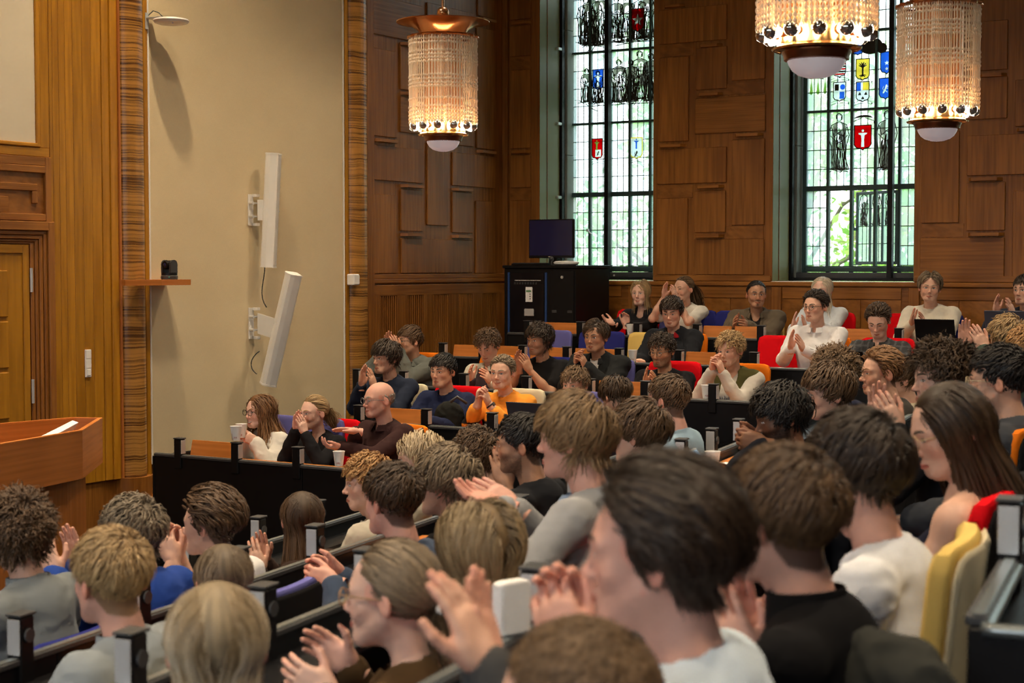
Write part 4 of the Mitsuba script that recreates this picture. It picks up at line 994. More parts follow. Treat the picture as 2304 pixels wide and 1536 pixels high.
_seat = moved(pad(.46, .43, .07, .06), M=np.array([[1, 0, 0], [0, 0, 1], [0, 1, 0.0]]), t=[0, -.20, .435])
_seat.faces = np.array(_seat.faces)[:, ::-1]
_frame = join([lathe([(.001, 0), (.16, 0), (.15, .018), (.032, .03), (.03, .40), (.10, .405), (.001, .41)], 20), hullbox(-.03, .03, -.285, -.265, .40, .80, .006), hullbox(-.03, .03, -.28, -.02, .385, .405, .006)])
_ply = {}
def chair(p, z, face, color, label, group=None):
    """face: the direction the sitter looks, degrees anticlockwise from +y."""
    k = tell(fresh('chair'), label, 'chair', group)
    M = T4().translate([float(p[0]), float(p[1]), float(z)]) @ T4().rotate([0, 0, 1], float(face))
    for nm, m, b, s in (('backrest', _back, 'chair_' + color, 40), ('shell', _shell, 'chair_cream' if color == 'yellow' else 'black_matt', 40), ('seat', _seat, 'chair_' + color, 40), ('frame', _frame, 'black', 30)):
        if (nm, b) not in _ply: _ply[(nm, b)] = mikit.ply(m, b, smooth=s)
        scene[k + '__' + nm] = {**_ply[(nm, b)], 'to_world': M}
    return k
FACE_FAR = math.degrees(math.atan2(uu[0], -uu[1]))            # the far rows look along -U
FACE_NEAR = math.degrees(math.atan2(N_DIR[0], -N_DIR[1]))     # the near rows look towards the lectern
def far_seat(k, V, back=.62): return (uu * (TIER_U[k] + back) + vv * V), RISE * k
def near_seat(k, s, back=.58): return near_pt(TIER_W[k] + back, s), RISE * k
EMPTY = [(4, -7.02, 'red', 'red upholstered chair beside the black cabinet'), (3, -7.36, 'violet', 'violet upholstered chair in front of the black cabinet'), (3, -6.82, 'blue', 'dark blue empty chair behind the man in the black tee'),
         (3, -6.32, 'yellow', 'yellow empty chair in front of the fair girl in black'), (3, -5.08, 'red', 'red empty chair beside the man in the white shirt'), (4, -5.98, 'blue', 'dark blue empty chair between the ponytailed girl and the man in brown'),
         (4, -4.35, 'red', 'red empty chair behind the man looking down at his tablet'), (0, -7.2, 'violet', 'violet empty chair at the left end of the front row')]
for k, V, c, lb in EMPTY:
    p, z = far_seat(k, V)
    chair(p, z, FACE_FAR, c, lb)

# ================================================================ PEOPLE: how a figure is made
def nrm(a):
    a = np.asarray(a, float)
    return a / (np.linalg.norm(a, axis=-1, keepdims=True) + 1e-12)
def sstep(a, b, x):
    t = np.clip((x - a) / (b - a), 0, 1)
    return t * t * (3 - 2 * t)
class Field:
    """A distance field on a grid; rounded bodies are blended in or carved out, then its zero surface is meshed."""
    def __init__(s, lo, hi, h):
        s.h, s.lo = h, np.asarray(lo, np.float32)
        s.n = np.ceil((np.asarray(hi) - s.lo) / h).astype(int) + 1
        s.F = np.full(s.n, 1.0, np.float32)
    def _sub(s, lo, hi):
        a = np.clip(np.floor((np.asarray(lo) - s.lo) / s.h).astype(int), 0, s.n)
        b = np.clip(np.ceil((np.asarray(hi) - s.lo) / s.h).astype(int) + 1, 0, s.n)
        if (b <= a).any(): return None, None
        ax = [np.arange(a[i], b[i], dtype=np.float32) * np.float32(s.h) + s.lo[i] for i in range(3)]
        return tuple(slice(a[i], b[i]) for i in range(3)), ax
    def _mix(s, sl, d, k, carve):
        F = s.F[sl]
        if carve:
            d = -d
            q = np.maximum(k - np.abs(F - d), 0) / k if k > 0 else 0
            s.F[sl] = np.maximum(F, d) + (q * q * k / 4 if k > 0 else 0)
        else:
            q = np.maximum(k - np.abs(F - d), 0) / k if k > 0 else 0
            s.F[sl] = np.minimum(F, d) - (q * q * k / 4 if k > 0 else 0)
    def cap(s, a, b, ra, rb, k=.02, carve=False):
        a, b = np.asarray(a, np.float32), np.asarray(b, np.float32)
        m = max(ra, rb) + k + 3 * s.h
        sl, ax = s._sub(np.minimum(a, b) - m, np.maximum(a, b) + m)
        if sl is None: return s
        X, Y, Z = ax[0][:, None, None], ax[1][None, :, None], ax[2][None, None, :]
        d = b - a
        t = np.clip(((X - a[0]) * d[0] + (Y - a[1]) * d[1] + (Z - a[2]) * d[2]) / max(float(d @ d), 1e-9), 0, 1)
        D = np.sqrt((X - a[0] - t * d[0]) ** 2 + (Y - a[1] - t * d[1]) ** 2 + (Z - a[2] - t * d[2]) ** 2) - (ra + (rb - ra) * t)
        s._mix(sl, D, k, carve); return s
    def ell(s, c, r, k=.02, R=None, carve=False):
        c, r = np.asarray(c, np.float32), np.asarray(r, np.float32)
        m = (r if R is None else np.full(3, r.max())) + k + 3 * s.h
        sl, ax = s._sub(c - m, c + m)
        if sl is None: return s
        X, Y, Z = ax[0][:, None, None] - c[0], ax[1][None, :, None] - c[1], ax[2][None, None, :] - c[2]
        if R is not None:
            R = np.asarray(R, np.float32)
            X, Y, Z = (R[0, i] * X + R[1, i] * Y + R[2, i] * Z for i in range(3))
        k0 = np.sqrt((X / r[0]) ** 2 + (Y / r[1]) ** 2 + (Z / r[2]) ** 2)
        k1 = np.sqrt((X / r[0] ** 2) ** 2 + (Y / r[1] ** 2) ** 2 + (Z / r[2] ** 2) ** 2)
        s._mix(sl, k0 * (k0 - 1) / np.maximum(k1, 1e-6), k, carve); return s
    def mesh(s):
        F, h = s.F, s.h
        ins = F < 0
        n = np.array(F.shape) - 1
        cnt = np.zeros(n, np.int8)
        for o in np.ndindex(2, 2, 2):
            cnt += ins[o[0]:o[0] + n[0], o[1]:o[1] + n[1], o[2]:o[2] + n[2]]
        act = (cnt > 0) & (cnt < 8)
        I = np.argwhere(act)
        num = np.full(n, -1, np.int32); num[act] = np.arange(len(I))
        acc, w = np.zeros((len(I), 3)), np.zeros(len(I))
        val = {o: F[I[:, 0] + o[0], I[:, 1] + o[1], I[:, 2] + o[2]] for o in np.ndindex(2, 2, 2)}
        for o in np.ndindex(2, 2, 2):
            for x in range(3):
                if o[x]: continue
                o2 = list(o); o2[x] = 1
                a, b = val[o], val[tuple(o2)]
                m = (a < 0) != (b < 0)
                t = np.where(m, a / np.where(m, a - b, 1), 0)
                p = np.array(o, float)[None] + np.eye(3)[x][None] * t[:, None]
                acc += p * m[:, None]; w += m
        v = (I + acc / w[:, None]) * h + s.lo
        fs = []
        for x in range(3):
            y, z = (x + 1) % 3, (x + 2) % 3
            a = np.moveaxis(ins, x, 0)
            d = a[1:] != a[:-1]
            E = np.argwhere(d)
            idx = np.zeros((len(E), 3), int)
            oth = [q for q in range(3) if q != x]
            idx[:, x], idx[:, oth[0]], idx[:, oth[1]] = E[:, 0], E[:, 1], E[:, 2]
            ok = (idx[:, y] > 0) & (idx[:, z] > 0) & (idx[:, y] < n[y]) & (idx[:, z] < n[z])
            idx = idx[ok]
            def at(dy, dz):
                q = idx.copy(); q[:, y] -= dy; q[:, z] -= dz
                return num[q[:, 0], q[:, 1], q[:, 2]]
            Q = np.stack([at(1, 1), at(0, 1), at(0, 0), at(1, 0)], 1)
            fl = ~ins[idx[:, 0], idx[:, 1], idx[:, 2]]
            Q[fl] = Q[fl][:, ::-1]
            fs.append(Q)
        Q = np.vstack(fs)
        return v, np.vstack([Q[:, [0, 1, 2]], Q[:, [0, 2, 3]]])
def vnormals(v, f):
    n = np.zeros_like(v)
    c = np.cross(v[f[:, 1]] - v[f[:, 0]], v[f[:, 2]] - v[f[:, 0]])
    for k in range(3): np.add.at(n, f[:, k], c)
    return nrm(n)

# ---------------------------------------------------------------- hands (wrist at 0, fingers along +y, palm towards -z, right hand: thumb at -x)
HAND_POSES = {'flat': ((5, 8, 6), .022, 28), 'open': ((14, 16, 10), .07, 40), 'cup': ((28, 30, 18), .03, 24), 'curl': ((48, 58, 36), .0, 12), 'hold': ((62, 62, 40), .0, 8)}
_hands = {}
def hand_mesh(pose, h):
    if (pose, h) in _hands: return _hands[(pose, h)]
    bend, spread, thumb = HAND_POSES[pose]
    F = Field((-.085, -.045, -.10), (.065, .21, .035), h)
    F.cap((0, -.04, .0), (0, .015, 0), .0275, .026, .01)
    F.ell((-.012, .045, 0), (.026, .052, .0145), .018)
    F.ell((.014, .045, 0), (.026, .050, .0140), .018)
    F.ell((-.024, .030, -.008), (.016, .030, .013), .016)
    for i, (x, L, r) in enumerate(((-.031, .070, .0086), (-.0105, .079, .0088), (.0105, .073, .0085), (.030, .058, .0076))):
        a = np.array([x, .083 - abs(x + .006) * .28, 0.0])
        yaw = (x * 8) * spread * 2.4
        ang = 0
        F.cap(a - [0, .035, 0], a, .0095, r * 1.12, .012)
        for q, seg in enumerate((.46, .30, .24)):
            ang += math.radians(bend[q])
            b = a + L * seg * np.array([math.sin(yaw), math.cos(yaw) * math.cos(ang), -math.sin(ang)])
            F.cap(a, b, r * (1.06 - .07 * q), r * (1.0 - .09 * q), .0035)
            a = b
    t = math.radians(thumb)
    a = np.array([-.026, .022, -.010]); b = a + .036 * np.array([-math.sin(t + .2), math.cos(t + .2), -.28]); c = b + .030 * np.array([-math.sin(t), math.cos(t), -.22]); d = c + .024 * np.array([-math.sin(t - .35), math.cos(t - .35), -.15])
    F.cap(a, b, .0135, .0112, .016); F.cap(b, c, .0108, .0098, .004); F.cap(c, d, .0098, .0078, .004)
    _hands[(pose, h)] = F.mesh()
    return _hands[(pose, h)]

# ---------------------------------------------------------------- heads (eye level at 0, +y the way the face looks, +x its right-hand side)
def head_mesh(g, h, neck_to, open_mouth=0.0, smile=0.0):
    """g: the form of this head. Neck_to: where the neck ends, in head axes."""
    fem = g.get('fem', 0)
    jw, ns, ch, fat = g.get('jaw', 1.0), .88 * g.get('nose', 1.0), g.get('chin', 1.0), g.get('fat', 0.0)
    F = Field((-.105, -.125, min(-.15, neck_to[2] - .07)), (.105, .14, .14), h)
    F.ell((0, -.014, .032), (.0765, .0965, .087), .02)
    F.ell((0, .012, .008), (.0715, .083, .080), .03)
    F.ell((0, .030, -.048), (.0545 * jw + fat * .3, .058, .070), .03)
    F.ell((0, .020, -.058), (.056 * jw + fat * .3, .050, .048), .03)
    F.cap((-.016 * jw, .068, -.100), (.016 * jw, .068, -.100), .0165 * ch, .0165 * ch, .026)
    for s in (-1, 1):
        F.cap((s * .052 * jw, .0, -.052), (s * .026 * jw, .060, -.098), .016, .014, .03)
        F.ell((s * .043, .052, -.026), (.022 + fat * .4, .022, .020), .024)
        F.cap((s * .050, .070, .016), (s * .014, .088, .011), .0085, .0095 - fem * .002, .02)
        F.ell((s * .032, .096, -.002), (.0165, .014, .0115), .012, carve=True)
        F.ell((s * .032, .0725, -.0025), (.0165, .0125, .0135), .008)
    F.cap((0, .084, .008), (0, .107 + .004 * (ns - 1), -.034), .0085, .0100 * ns, .012)
    F.ell((0, .109 + .006 * (ns - 1), -.037), (.0105 * ns, .0105 * ns, .0095), .008)
    for s in (-1, 1):
        F.ell((s * .0115 * ns, .0985, -.041), (.0068, .009, .0066), .006)
        F.ell((s * .0055, .104, -.0475), (.0035, .005, .003), .003, carve=True)
    for s in (-1, 1):
        F.cap((0, .0905, -.068), (s * .019, .080, -.0705), .0060, .0040, .010)
        F.cap((0, .0885, -.080), (s * .017, .078, -.0775), .0065, .0040, .010)
        if smile > .3: F.ell((s * .040, .066, -.044), (.016, .014, .014), .018)
        # ear
        er = np.array([[math.cos(s * .42), -math.sin(s * .42), 0], [math.sin(s * .42), math.cos(s * .42), 0], [0, 0, 1.0]])
        er = er @ np.array([[1, 0, 0], [0, math.cos(.22), math.sin(.22)], [0, -math.sin(.22), math.cos(.22)]])
        es = .92 * g.get('ear', 1.0)
        F.ell((s * (.0785 + .006 * es), -.016, -.010), (.0085, .0195 * es, .031 * es), .008, R=er)
        F.ell((s * (.0895 + .006 * es), -.010, -.006), (.0085, .0115, .0195), .004, R=er, carve=True)
    nr = .0435 if fem else .0520
    F.cap((0, -.022, -.045), neck_to, nr * .98, nr * 1.08, .03)
    if not fem: F.ell((0, .022 - .03 * (neck_to[1] < -.05), -.128), (.010, .010, .016), .03)
    v, f = F.mesh()
    return v, f

def skin_colours(v, tone, g, beard=None, smile=0.0, hairc=None):
    tone = np.array(tone, float)
    c = np.tile(tone, (len(v), 1))
    x, y, z = np.abs(v[:, 0]), v[:, 1], v[:, 2]
    n = meshkit.fbm(v * 60, 3, 5)[:, None]
    c *= .93 + .14 * n
    def lay(col, m):
        nonlocal c
        m = np.clip(m, 0, 1)[:, None]
        c = c * (1 - m) + np.array(col) * m
    red = tone * np.array([1.06, .74, .68])
    lay(red, .55 * np.exp(-(((x - .045) / .020) ** 2 + ((z + .032) / .018) ** 2)) * (y > .02))
    lay(red, .55 * np.exp(-((x / .014) ** 2 + ((z + .036) / .014) ** 2)) * (y > .09))
    lay(red, .6 * ((x > .074) & (np.abs(z + .01) < .045)))
    cz = .008 * smile * np.clip(x / .022, 0, 1) ** 2
    lip = np.exp(-((z + .073 - cz) / .0085) ** 4) * (x < .024 + .005 * smile) * (y > .072)
    if beard is not None:
        col, amt, kind = beard
        nz = (meshkit.noise(v * 260, 3) - .5)
        reg = sstep(-.035, -.055, z - .25 * (x - .03) * (x > .03)) * (y > -.01) * sstep(-.150, -.118, z)
        reg = np.maximum(reg, np.exp(-((z + .056) / .006) ** 4) * (x < .027) * (y > .05))
        if kind == 'moustache': reg = np.exp(-((z + .056) / .006) ** 4) * (x < .026) * (y > .05) + np.exp(-(((z + .096) / .013) ** 2 + (x / .014) ** 2)) * (y > .05)
        lay(col, amt * reg * (1 - lip) * (.85 + .6 * nz))
    return np.clip(c, .004, .95)

def on_face(hv):
    """A function (x, z) -> y on the front of this head."""
    from scipy.spatial import cKDTree
    m = hv[:, 1] > .03
    tr, yy = cKDTree(hv[m][:, [0, 2]]), hv[m][:, 1]
    def y(x, z):
        d, i = tr.query(np.column_stack([x, z]), k=6)
        w = 1 / (d + .0006) ** 2
        best = yy[i].max(1, keepdims=True)
        w = w * (yy[i] > best - .012)
        return (w * yy[i]).sum(1) / w.sum(1)
    return y
def grid_faces(cols, rows, n0=0):
    i, j = np.meshgrid(np.arange(cols - 1), np.arange(rows - 1), indexing='ij')
    a = n0 + i * rows + j
    return np.concatenate([np.stack([a, a + rows, a + rows + 1], -1).reshape(-1, 3), np.stack([a, a + rows + 1, a + 1], -1).reshape(-1, 3)])
def eye_mesh(sd, g, eyecol, smile, down, Y):
    cols, rows = 17, 9
    op = (.0064 - .0018 * smile - .0030 * down) * g.get('eyeo', 1.0)
    u, w = [a.ravel() for a in np.meshgrid(np.linspace(-1, 1, cols), np.linspace(-1, 1, rows), indexing='ij')]
    hgt = op * (1 - u * u) ** .6 + .0004
    x = sd * .032 + u * .0150
    z = -.0030 + w * hgt * np.where(w > 0, 1.0, .78) + .0014 * u * sd
    base = Y(np.array([sd * .032]), np.array([-.003]))[0]
    y = np.maximum(Y(x, z) + .0006, base - .0035 + .0048 * (1 - u * u) - .0012 * w * w + .0006)
    d = np.hypot(u * .0150 + g.get('gaze', 0) * .004, w * hgt * np.where(w > 0, 1, .78) + .0004)
    c = np.tile(np.array([.62, .57, .54]), (len(u), 1))
    c[d < .0058] = eyecol
    c[d < .0028] = (.010, .009, .009)
    c[w > .70] = (.018, .012, .009)
    c[w < -.9] = (.30, .16, .12)
    return np.column_stack([x, y, z]), grid_faces(cols, rows), c
def brow_mesh(sd, g, hairc, Y):
    cols, rows = 11, 4
    u, w = [a.ravel() for a in np.meshgrid(np.linspace(0, 1, cols), np.linspace(-1, 1, rows), indexing='ij')]
    x = sd * (.0125 + .040 * u)
    t = .0042 * (1 - .75 * u ** 2.2) * g.get('browt', 1.0)
    z = .0180 + .0062 * np.sin(np.minimum(u * 1.35, 1) * math.pi * .62) - .007 * np.maximum(0, u - .7) + g.get('brow', 0) * .003 + w * t
    y = Y(x, z) + .0014 + .0014 * (1 - w * w)
    return np.column_stack([x, y, z]), grid_faces(cols, rows), np.tile(np.array(hairc) * 1.1 + .012, (len(u), 1))
def mouth_mesh(g, tone, smile, opn, Y):
    cols = 19
    u = np.linspace(-1, 1, cols)
    hw = (.0235 + .0055 * smile) * g.get('mouthw', 1.0)
    zc = -.0735 + .0095 * smile * u * u - .001 * (1 - smile) * u * u
    arch = np.maximum(1 - u * u, 0)
    gap = .0125 * opn * arch ** .6
    th = g.get('lips', 1.0)
    ut = zc + .0058 * th * arch ** .7 * (1 - .22 * np.exp(-(u / .14) ** 2)) + .0008
    ub, lt = zc + .12 * gap + .0006, zc - .88 * gap - .0006
    lb = lt - .0078 * th * arch ** .65 - .0008
    rows = [ut, (ut + ub) / 2, ub, ub - .0004, ub - .42 * gap - .0006, lt + .0004, lt, (lt + lb) / 2, lb]
    lift = [.0004, .0022, .0016, .0002, -.0006, .0002, .0016, .0026, .0004]
    tone = np.array(tone)
    lip = tone * (np.array([.80, .36, .34]) if g.get('fem') else np.array([.80, .47, .43]))
    dark, teeth = np.array([.030, .010, .008]), np.array([.70, .65, .58])
    colr = [tone * .92 * .5 + lip * .5, lip, lip * .75, dark if opn < .15 else teeth, dark if opn < .15 else teeth * .8, dark, lip * .75, lip, tone * .5 + lip * .5]
    V, C = [], []
    yb = Y(u * hw, zc)
    for z, l, c in zip(rows, lift, colr):
        V.append(np.column_stack([u * hw, .6 * yb + .4 * Y(u * hw, z) + l * arch ** .5 + .0006, z])); C.append(np.tile(c, (cols, 1)))
    v = np.stack(V, 1).reshape(-1, 3); c = np.stack(C, 1).reshape(-1, 3)
    return v, grid_faces(cols, len(rows)), c

# ---------------------------------------------------------------- hair
HC, HR = np.array([0, -.013, .030]), np.array([.0785, .0985, .0890])
def hair_edge(phi, st):
    """Height of the hairline round the head; phi from 0 (front) to pi (nape)."""
    f = st.get('front', .072)
    return np.interp(phi, np.radians([0, 35, 58, 72, 84, 96, 104, 118, 140, 180]),
                     [f, f - .004 - st.get('recede', 0) * -.02, f - .022, .012, -.022, -.005, .002, -.045, -.078 + st.get('nape', 0), -.088 + st.get('nape', 0)])
def hair_strands(st, rng, n, S):
    """Locks of hair in head axes: points (n, S, 3)."""
    N = int(n * 4.2)
    i = np.arange(N) + .5
    ph, th = np.arccos(1 - 2 * i / N), np.pi * (1 + 5 ** .5) * i
    d = np.stack([np.cos(th) * np.sin(ph), np.sin(th) * np.sin(ph), np.cos(ph)], -1) + rng.normal(0, .03, (N, 3))
    d = nrm(d)
    p = HC + HR * d
    phi = np.arctan2(np.abs(p[:, 0]), p[:, 1])
    keep = p[:, 2] > hair_edge(phi, st) + rng.normal(0, .003, N)
    p = p[keep]
    wt = 1 + st.get('dens', 1.2) * sstep(.02, .10, p[:, 2]) + (3.5 * np.exp(-((p[:, 0] - st.get('part', 0.0)) / .022) ** 2) * (p[:, 2] > .03) if st['flow'] in ('down', 'part') else 0)
    p = p[rng.choice(len(p), n, replace=False, p=wt / wt.sum())] if len(p) > n else p
    n = len(p)
    top = sstep(-.01, .075, p[:, 2])
    L = (st['side'] + (st['top'] - st['side']) * top) * rng.uniform(.8, 1.15, n)
    L = L * (1 - st.get('taper', 0) * sstep(.02, -.08, p[:, 2]))
    short = rng.random(n) < .35
    L = np.where(short & (L < .3), L * .55, L)
    vol = (st.get('vside', st['vol'] * .6) + (st['vol'] - st.get('vside', st['vol'] * .6)) * top) * rng.uniform(.25, 1.0, n) ** .8
    flow, out = st['flow'], [p.copy()]
    crown = np.array(st.get('crown', (.012, -.075, .105)))
    px = st.get('part', 0.0)
    sw = st.get('sweep', 0.0)
    curl, cf = st.get('curl', 0.0), st.get('cfreq', 5.0)
    rnd = rng.normal(0, 1, (n, 3)) * st.get('mess', .12)
    clump = nrm(meshkit.noise(p[:, None, :] * 28 + np.array([[0, 0, 0], [40, 0, 0], [0, 40, 0]])[None], 9) - .5) * st.get('clump', .35)
    fr = st.get('fringe', .022) + rng.uniform(-.004, .012, n)
    q = p.copy()
    for s in range(1, S):
        t = s / (S - 1)
        N_ = nrm((q - HC) / HR ** 2)
        top = sstep(-.01, .075, q[:, 2])
        if flow == 'crown': w = nrm(q - crown)
        elif flow == 'back': w = np.tile([sw, -1.0, -.25], (n, 1)) + np.stack([np.sign(q[:, 0]) * .1, 0 * top, -.9 * (1 - top)], -1)
        elif flow == 'fwd': w = np.stack([sw + 0 * top, .95 * top + .10, -.35 - .9 * (1 - top)], -1)
        elif flow == 'part':
            sg_ = np.where(p[:, 0] > px, 1.0, -1.0)
            w = np.stack([sg_ * (.35 + .65 * top), .22 + sw + 0 * top - .6 * (q[:, 1] < -.03), -.45 - .7 * (1 - top)], -1)
        elif flow == 'tail':
            w = nrm(np.array(st['tie']) - q)
        else:
            sg_ = np.where(p[:, 0] > px, 1.0, -1.0)
            w = np.stack([sg_ * top * 1.0, -.35 * (p[:, 1] < .02) - .25, -.5 - 1.6 * (1 - top) - .8 * t], -1)
        w = w - N_ * (w * N_).sum(1, keepdims=True) * (st.get('stick', .9) * sstep(-.07, -.01, q[:, 2]))[:, None]
        w = nrm(w) + rnd + clump * (.4 + t)
        w = w + N_ * (st.get('lift', .35) * (1 - t) ** 2) + np.array([0, 0, -st.get('grav', .15)]) * t
        q = q + nrm(w) * (L / (S - 1))[:, None]
        hgt = vol * (sstep(0, .35, t)) * (1 - .25 * t) + .003
        e = np.linalg.norm((q - HC) / (HR + hgt[:, None]), axis=1)
        surf = HC + (q - HC) / e[:, None]
        pull = np.where(e < 1, 1.0, st.get('hug', .55) * (q[:, 2] > -.055))
        q = q * (1 - pull[:, None]) + surf * pull[:, None]
        if st['side'] > .16:
            for c_, r_ in (((0, -.03, -.14), (.072, .072, .11)), ((0, -.055, -.40), (.225, .125, .205))):
                c_, r_ = np.array(c_), np.array(r_) + .3 * hgt[:, None]
                e = np.linalg.norm((q - c_) / r_, axis=1)
                q = np.where(e[:, None] < 1, c_ + (q - c_) / np.maximum(e, .15)[:, None], q)
        if st.get('face', 1):   # keep off the face
            lim = (q[:, 1] > .055) & (np.abs(q[:, 0]) < .062) & (q[:, 2] < fr)
            if st['side'] > .16:
                q[lim, 0] = np.sign(q[lim, 0] + 1e-6) * np.maximum(np.abs(q[lim, 0]), .066 + .010 * rng.random(lim.sum()))
                q[lim, 1] = np.minimum(q[lim, 1], .052)
            else:       # a fringe ends above the brows
                lim = (q[:, 1] > .015) & (np.abs(q[:, 0]) < .085) & (q[:, 2] < fr - .5 * np.clip(.075 - q[:, 1], 0, .06))
                q[lim] = out[-1][lim] + (q[lim] - out[-1][lim]) * .08
        out.append(q.copy())
    P = np.stack(out, 1)
    if curl:
        T = nrm(np.gradient(P, axis=1))
        N_ = nrm((P - HC))
        B = np.cross(T, N_)
        a = np.linspace(0, 1, S)[None, :] * cf * 2 * np.pi * (L / .10)[:, None] ** .5 * rng.uniform(.7, 1.3, (n, 1)) + rng.uniform(0, 6.28, (n, 1))
        am = curl * rng.uniform(.6, 1.2, (n, 1)) * np.linspace(.2, 1, S)[None]
        P = P + (np.cos(a) * am)[..., None] * N_ + (np.sin(a) * am)[..., None] * B
    return P
def tail_strands(st, rng, n, S):
    tie = np.array(st['tie'])
    d = nrm(np.array(st.get('tdir', (0, -.55, -.85))))
    o = rng.normal(0, 1, (n, 3)) * np.array([.016, .012, .012])
    P = []
    L = st['tlen'] * rng.uniform(.7, 1.05, n)
    for s in range(S):
        t = s / (S - 1)
        bulge = .35 + 1.5 * math.sin(math.pi * min(t * 1.1, 1)) ** .8
        drop = np.array([0, 0, -1.0]) * t * t * .35 * L[:, None] + d * (t * L)[:, None]
        P.append(tie + o * bulge + drop + np.stack([.006 * np.sin(t * 9 + o[:, 0] * 400), 0 * L, 0 * L], -1))
    return np.stack(P, 1)
def ribbons(P, width, cols, rng, tipw=.25, centre=HC):
    """Arched ribbons along the locks; cols: (n, 3) colours."""
    n, S, _ = P.shape
    T = nrm(np.gradient(P, axis=1))
    N_ = nrm(P - np.asarray(centre))
    N_ = nrm(N_ - T * (N_ * T).sum(-1, keepdims=True) + rng.normal(0, .25, (n, 1, 3)))
    B = nrm(np.cross(T, N_))
    t = np.linspace(0, 1, S)
    w = width * (.55 + .45 * np.minimum(t / .25, 1)) * (1 - (1 - tipw) * np.clip((t - .55) / .45, 0, 1) ** 1.5)
    w = w[None, :, None] * rng.uniform(.6, 1.35, (n, 1, 1))
    V = np.stack([P - B * w - N_ * w * .30, P + N_ * w * .18, P + B * w - N_ * w * .30], 2)
    idx = (np.arange(n)[:, None, None] * S + np.arange(S - 1)[None, :, None]) * 3 + np.arange(2)[None, None, :]
    f = np.stack([np.stack([idx, idx + 1, idx + 4], -1), np.stack([idx, idx + 4, idx + 3], -1)], -2).reshape(-1, 3)
    tone = (.82 + .30 * rng.random((n, 1, 1, 1))) * np.ones((1, S, 3, 1))
    C = cols[:, None, None, :] * tone if cols.ndim == 2 else cols[:, :, None, :] * tone
    return V.reshape(-1, 3), f, np.clip(np.broadcast_to(C, (n, S, 3, 3)).reshape(-1, 3), .002, .9)
def hair_mesh(st, rng, n, S, width, colours):
    """colours: root, main, light."""
    root, main, light = (np.array(c, float) for c in colours)
    P = hair_strands(st, rng, n, S)
    parts = []
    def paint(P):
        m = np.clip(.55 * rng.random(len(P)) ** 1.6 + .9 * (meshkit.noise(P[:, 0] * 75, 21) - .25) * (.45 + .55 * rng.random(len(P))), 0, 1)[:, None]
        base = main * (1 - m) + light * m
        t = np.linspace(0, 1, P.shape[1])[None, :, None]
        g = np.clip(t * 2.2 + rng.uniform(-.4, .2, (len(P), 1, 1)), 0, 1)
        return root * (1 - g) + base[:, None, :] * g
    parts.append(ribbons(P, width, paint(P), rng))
    if st['flow'] == 'tail':
        Q = tail_strands(st, rng, int(n * .5), S)
        parts.append(ribbons(Q, width, paint(Q), rng, centre=(0, .3, 0)))
    # the scalp cap below the locks
    na, nb = 120, 26
    A, Bq = np.meshgrid(np.linspace(0, 2 * np.pi, na, endpoint=False), np.linspace(0, np.pi * .80, nb), indexing='ij')
    d = np.stack([np.sin(A) * np.sin(Bq), np.cos(A) * np.sin(Bq), np.cos(Bq)], -1)
    p = HC + HR * d
    phi = np.arctan2(np.abs(p[..., 0]), p[..., 1])
    depth = p[..., 2] - hair_edge(phi, st)
    top = sstep(-.01, .075, p[..., 2])
    vs = st.get('vside', st['vol'] * .6)
    hh = (vs + (st['vol'] - vs) * top) * .26 * sstep(0, .03, depth) - .004 * (depth < .004)
    p = HC + (HR + hh[..., None]) * d
    v = p.reshape(-1, 3)
    i, j = np.meshgrid(np.arange(na), np.arange(nb - 1), indexing='ij')
    a, b = i * nb + j, ((i + 1) % na) * nb + j
    f = np.concatenate([np.stack([a, a + 1, b + 1], -1).reshape(-1, 3), np.stack([a, b + 1, b], -1).reshape(-1, 3)])
    ok = (depth.reshape(-1)[f] > -.006).all(1)
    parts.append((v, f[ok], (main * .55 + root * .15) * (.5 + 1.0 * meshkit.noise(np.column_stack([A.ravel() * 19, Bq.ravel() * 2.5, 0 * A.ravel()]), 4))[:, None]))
    V, Fc, C, k = [], [], [], 0
    for v, f, c in parts:
        V.append(v); Fc.append(f + k); C.append(c); k += len(v)
    return np.vstack(V), np.vstack(Fc), np.vstack(C)
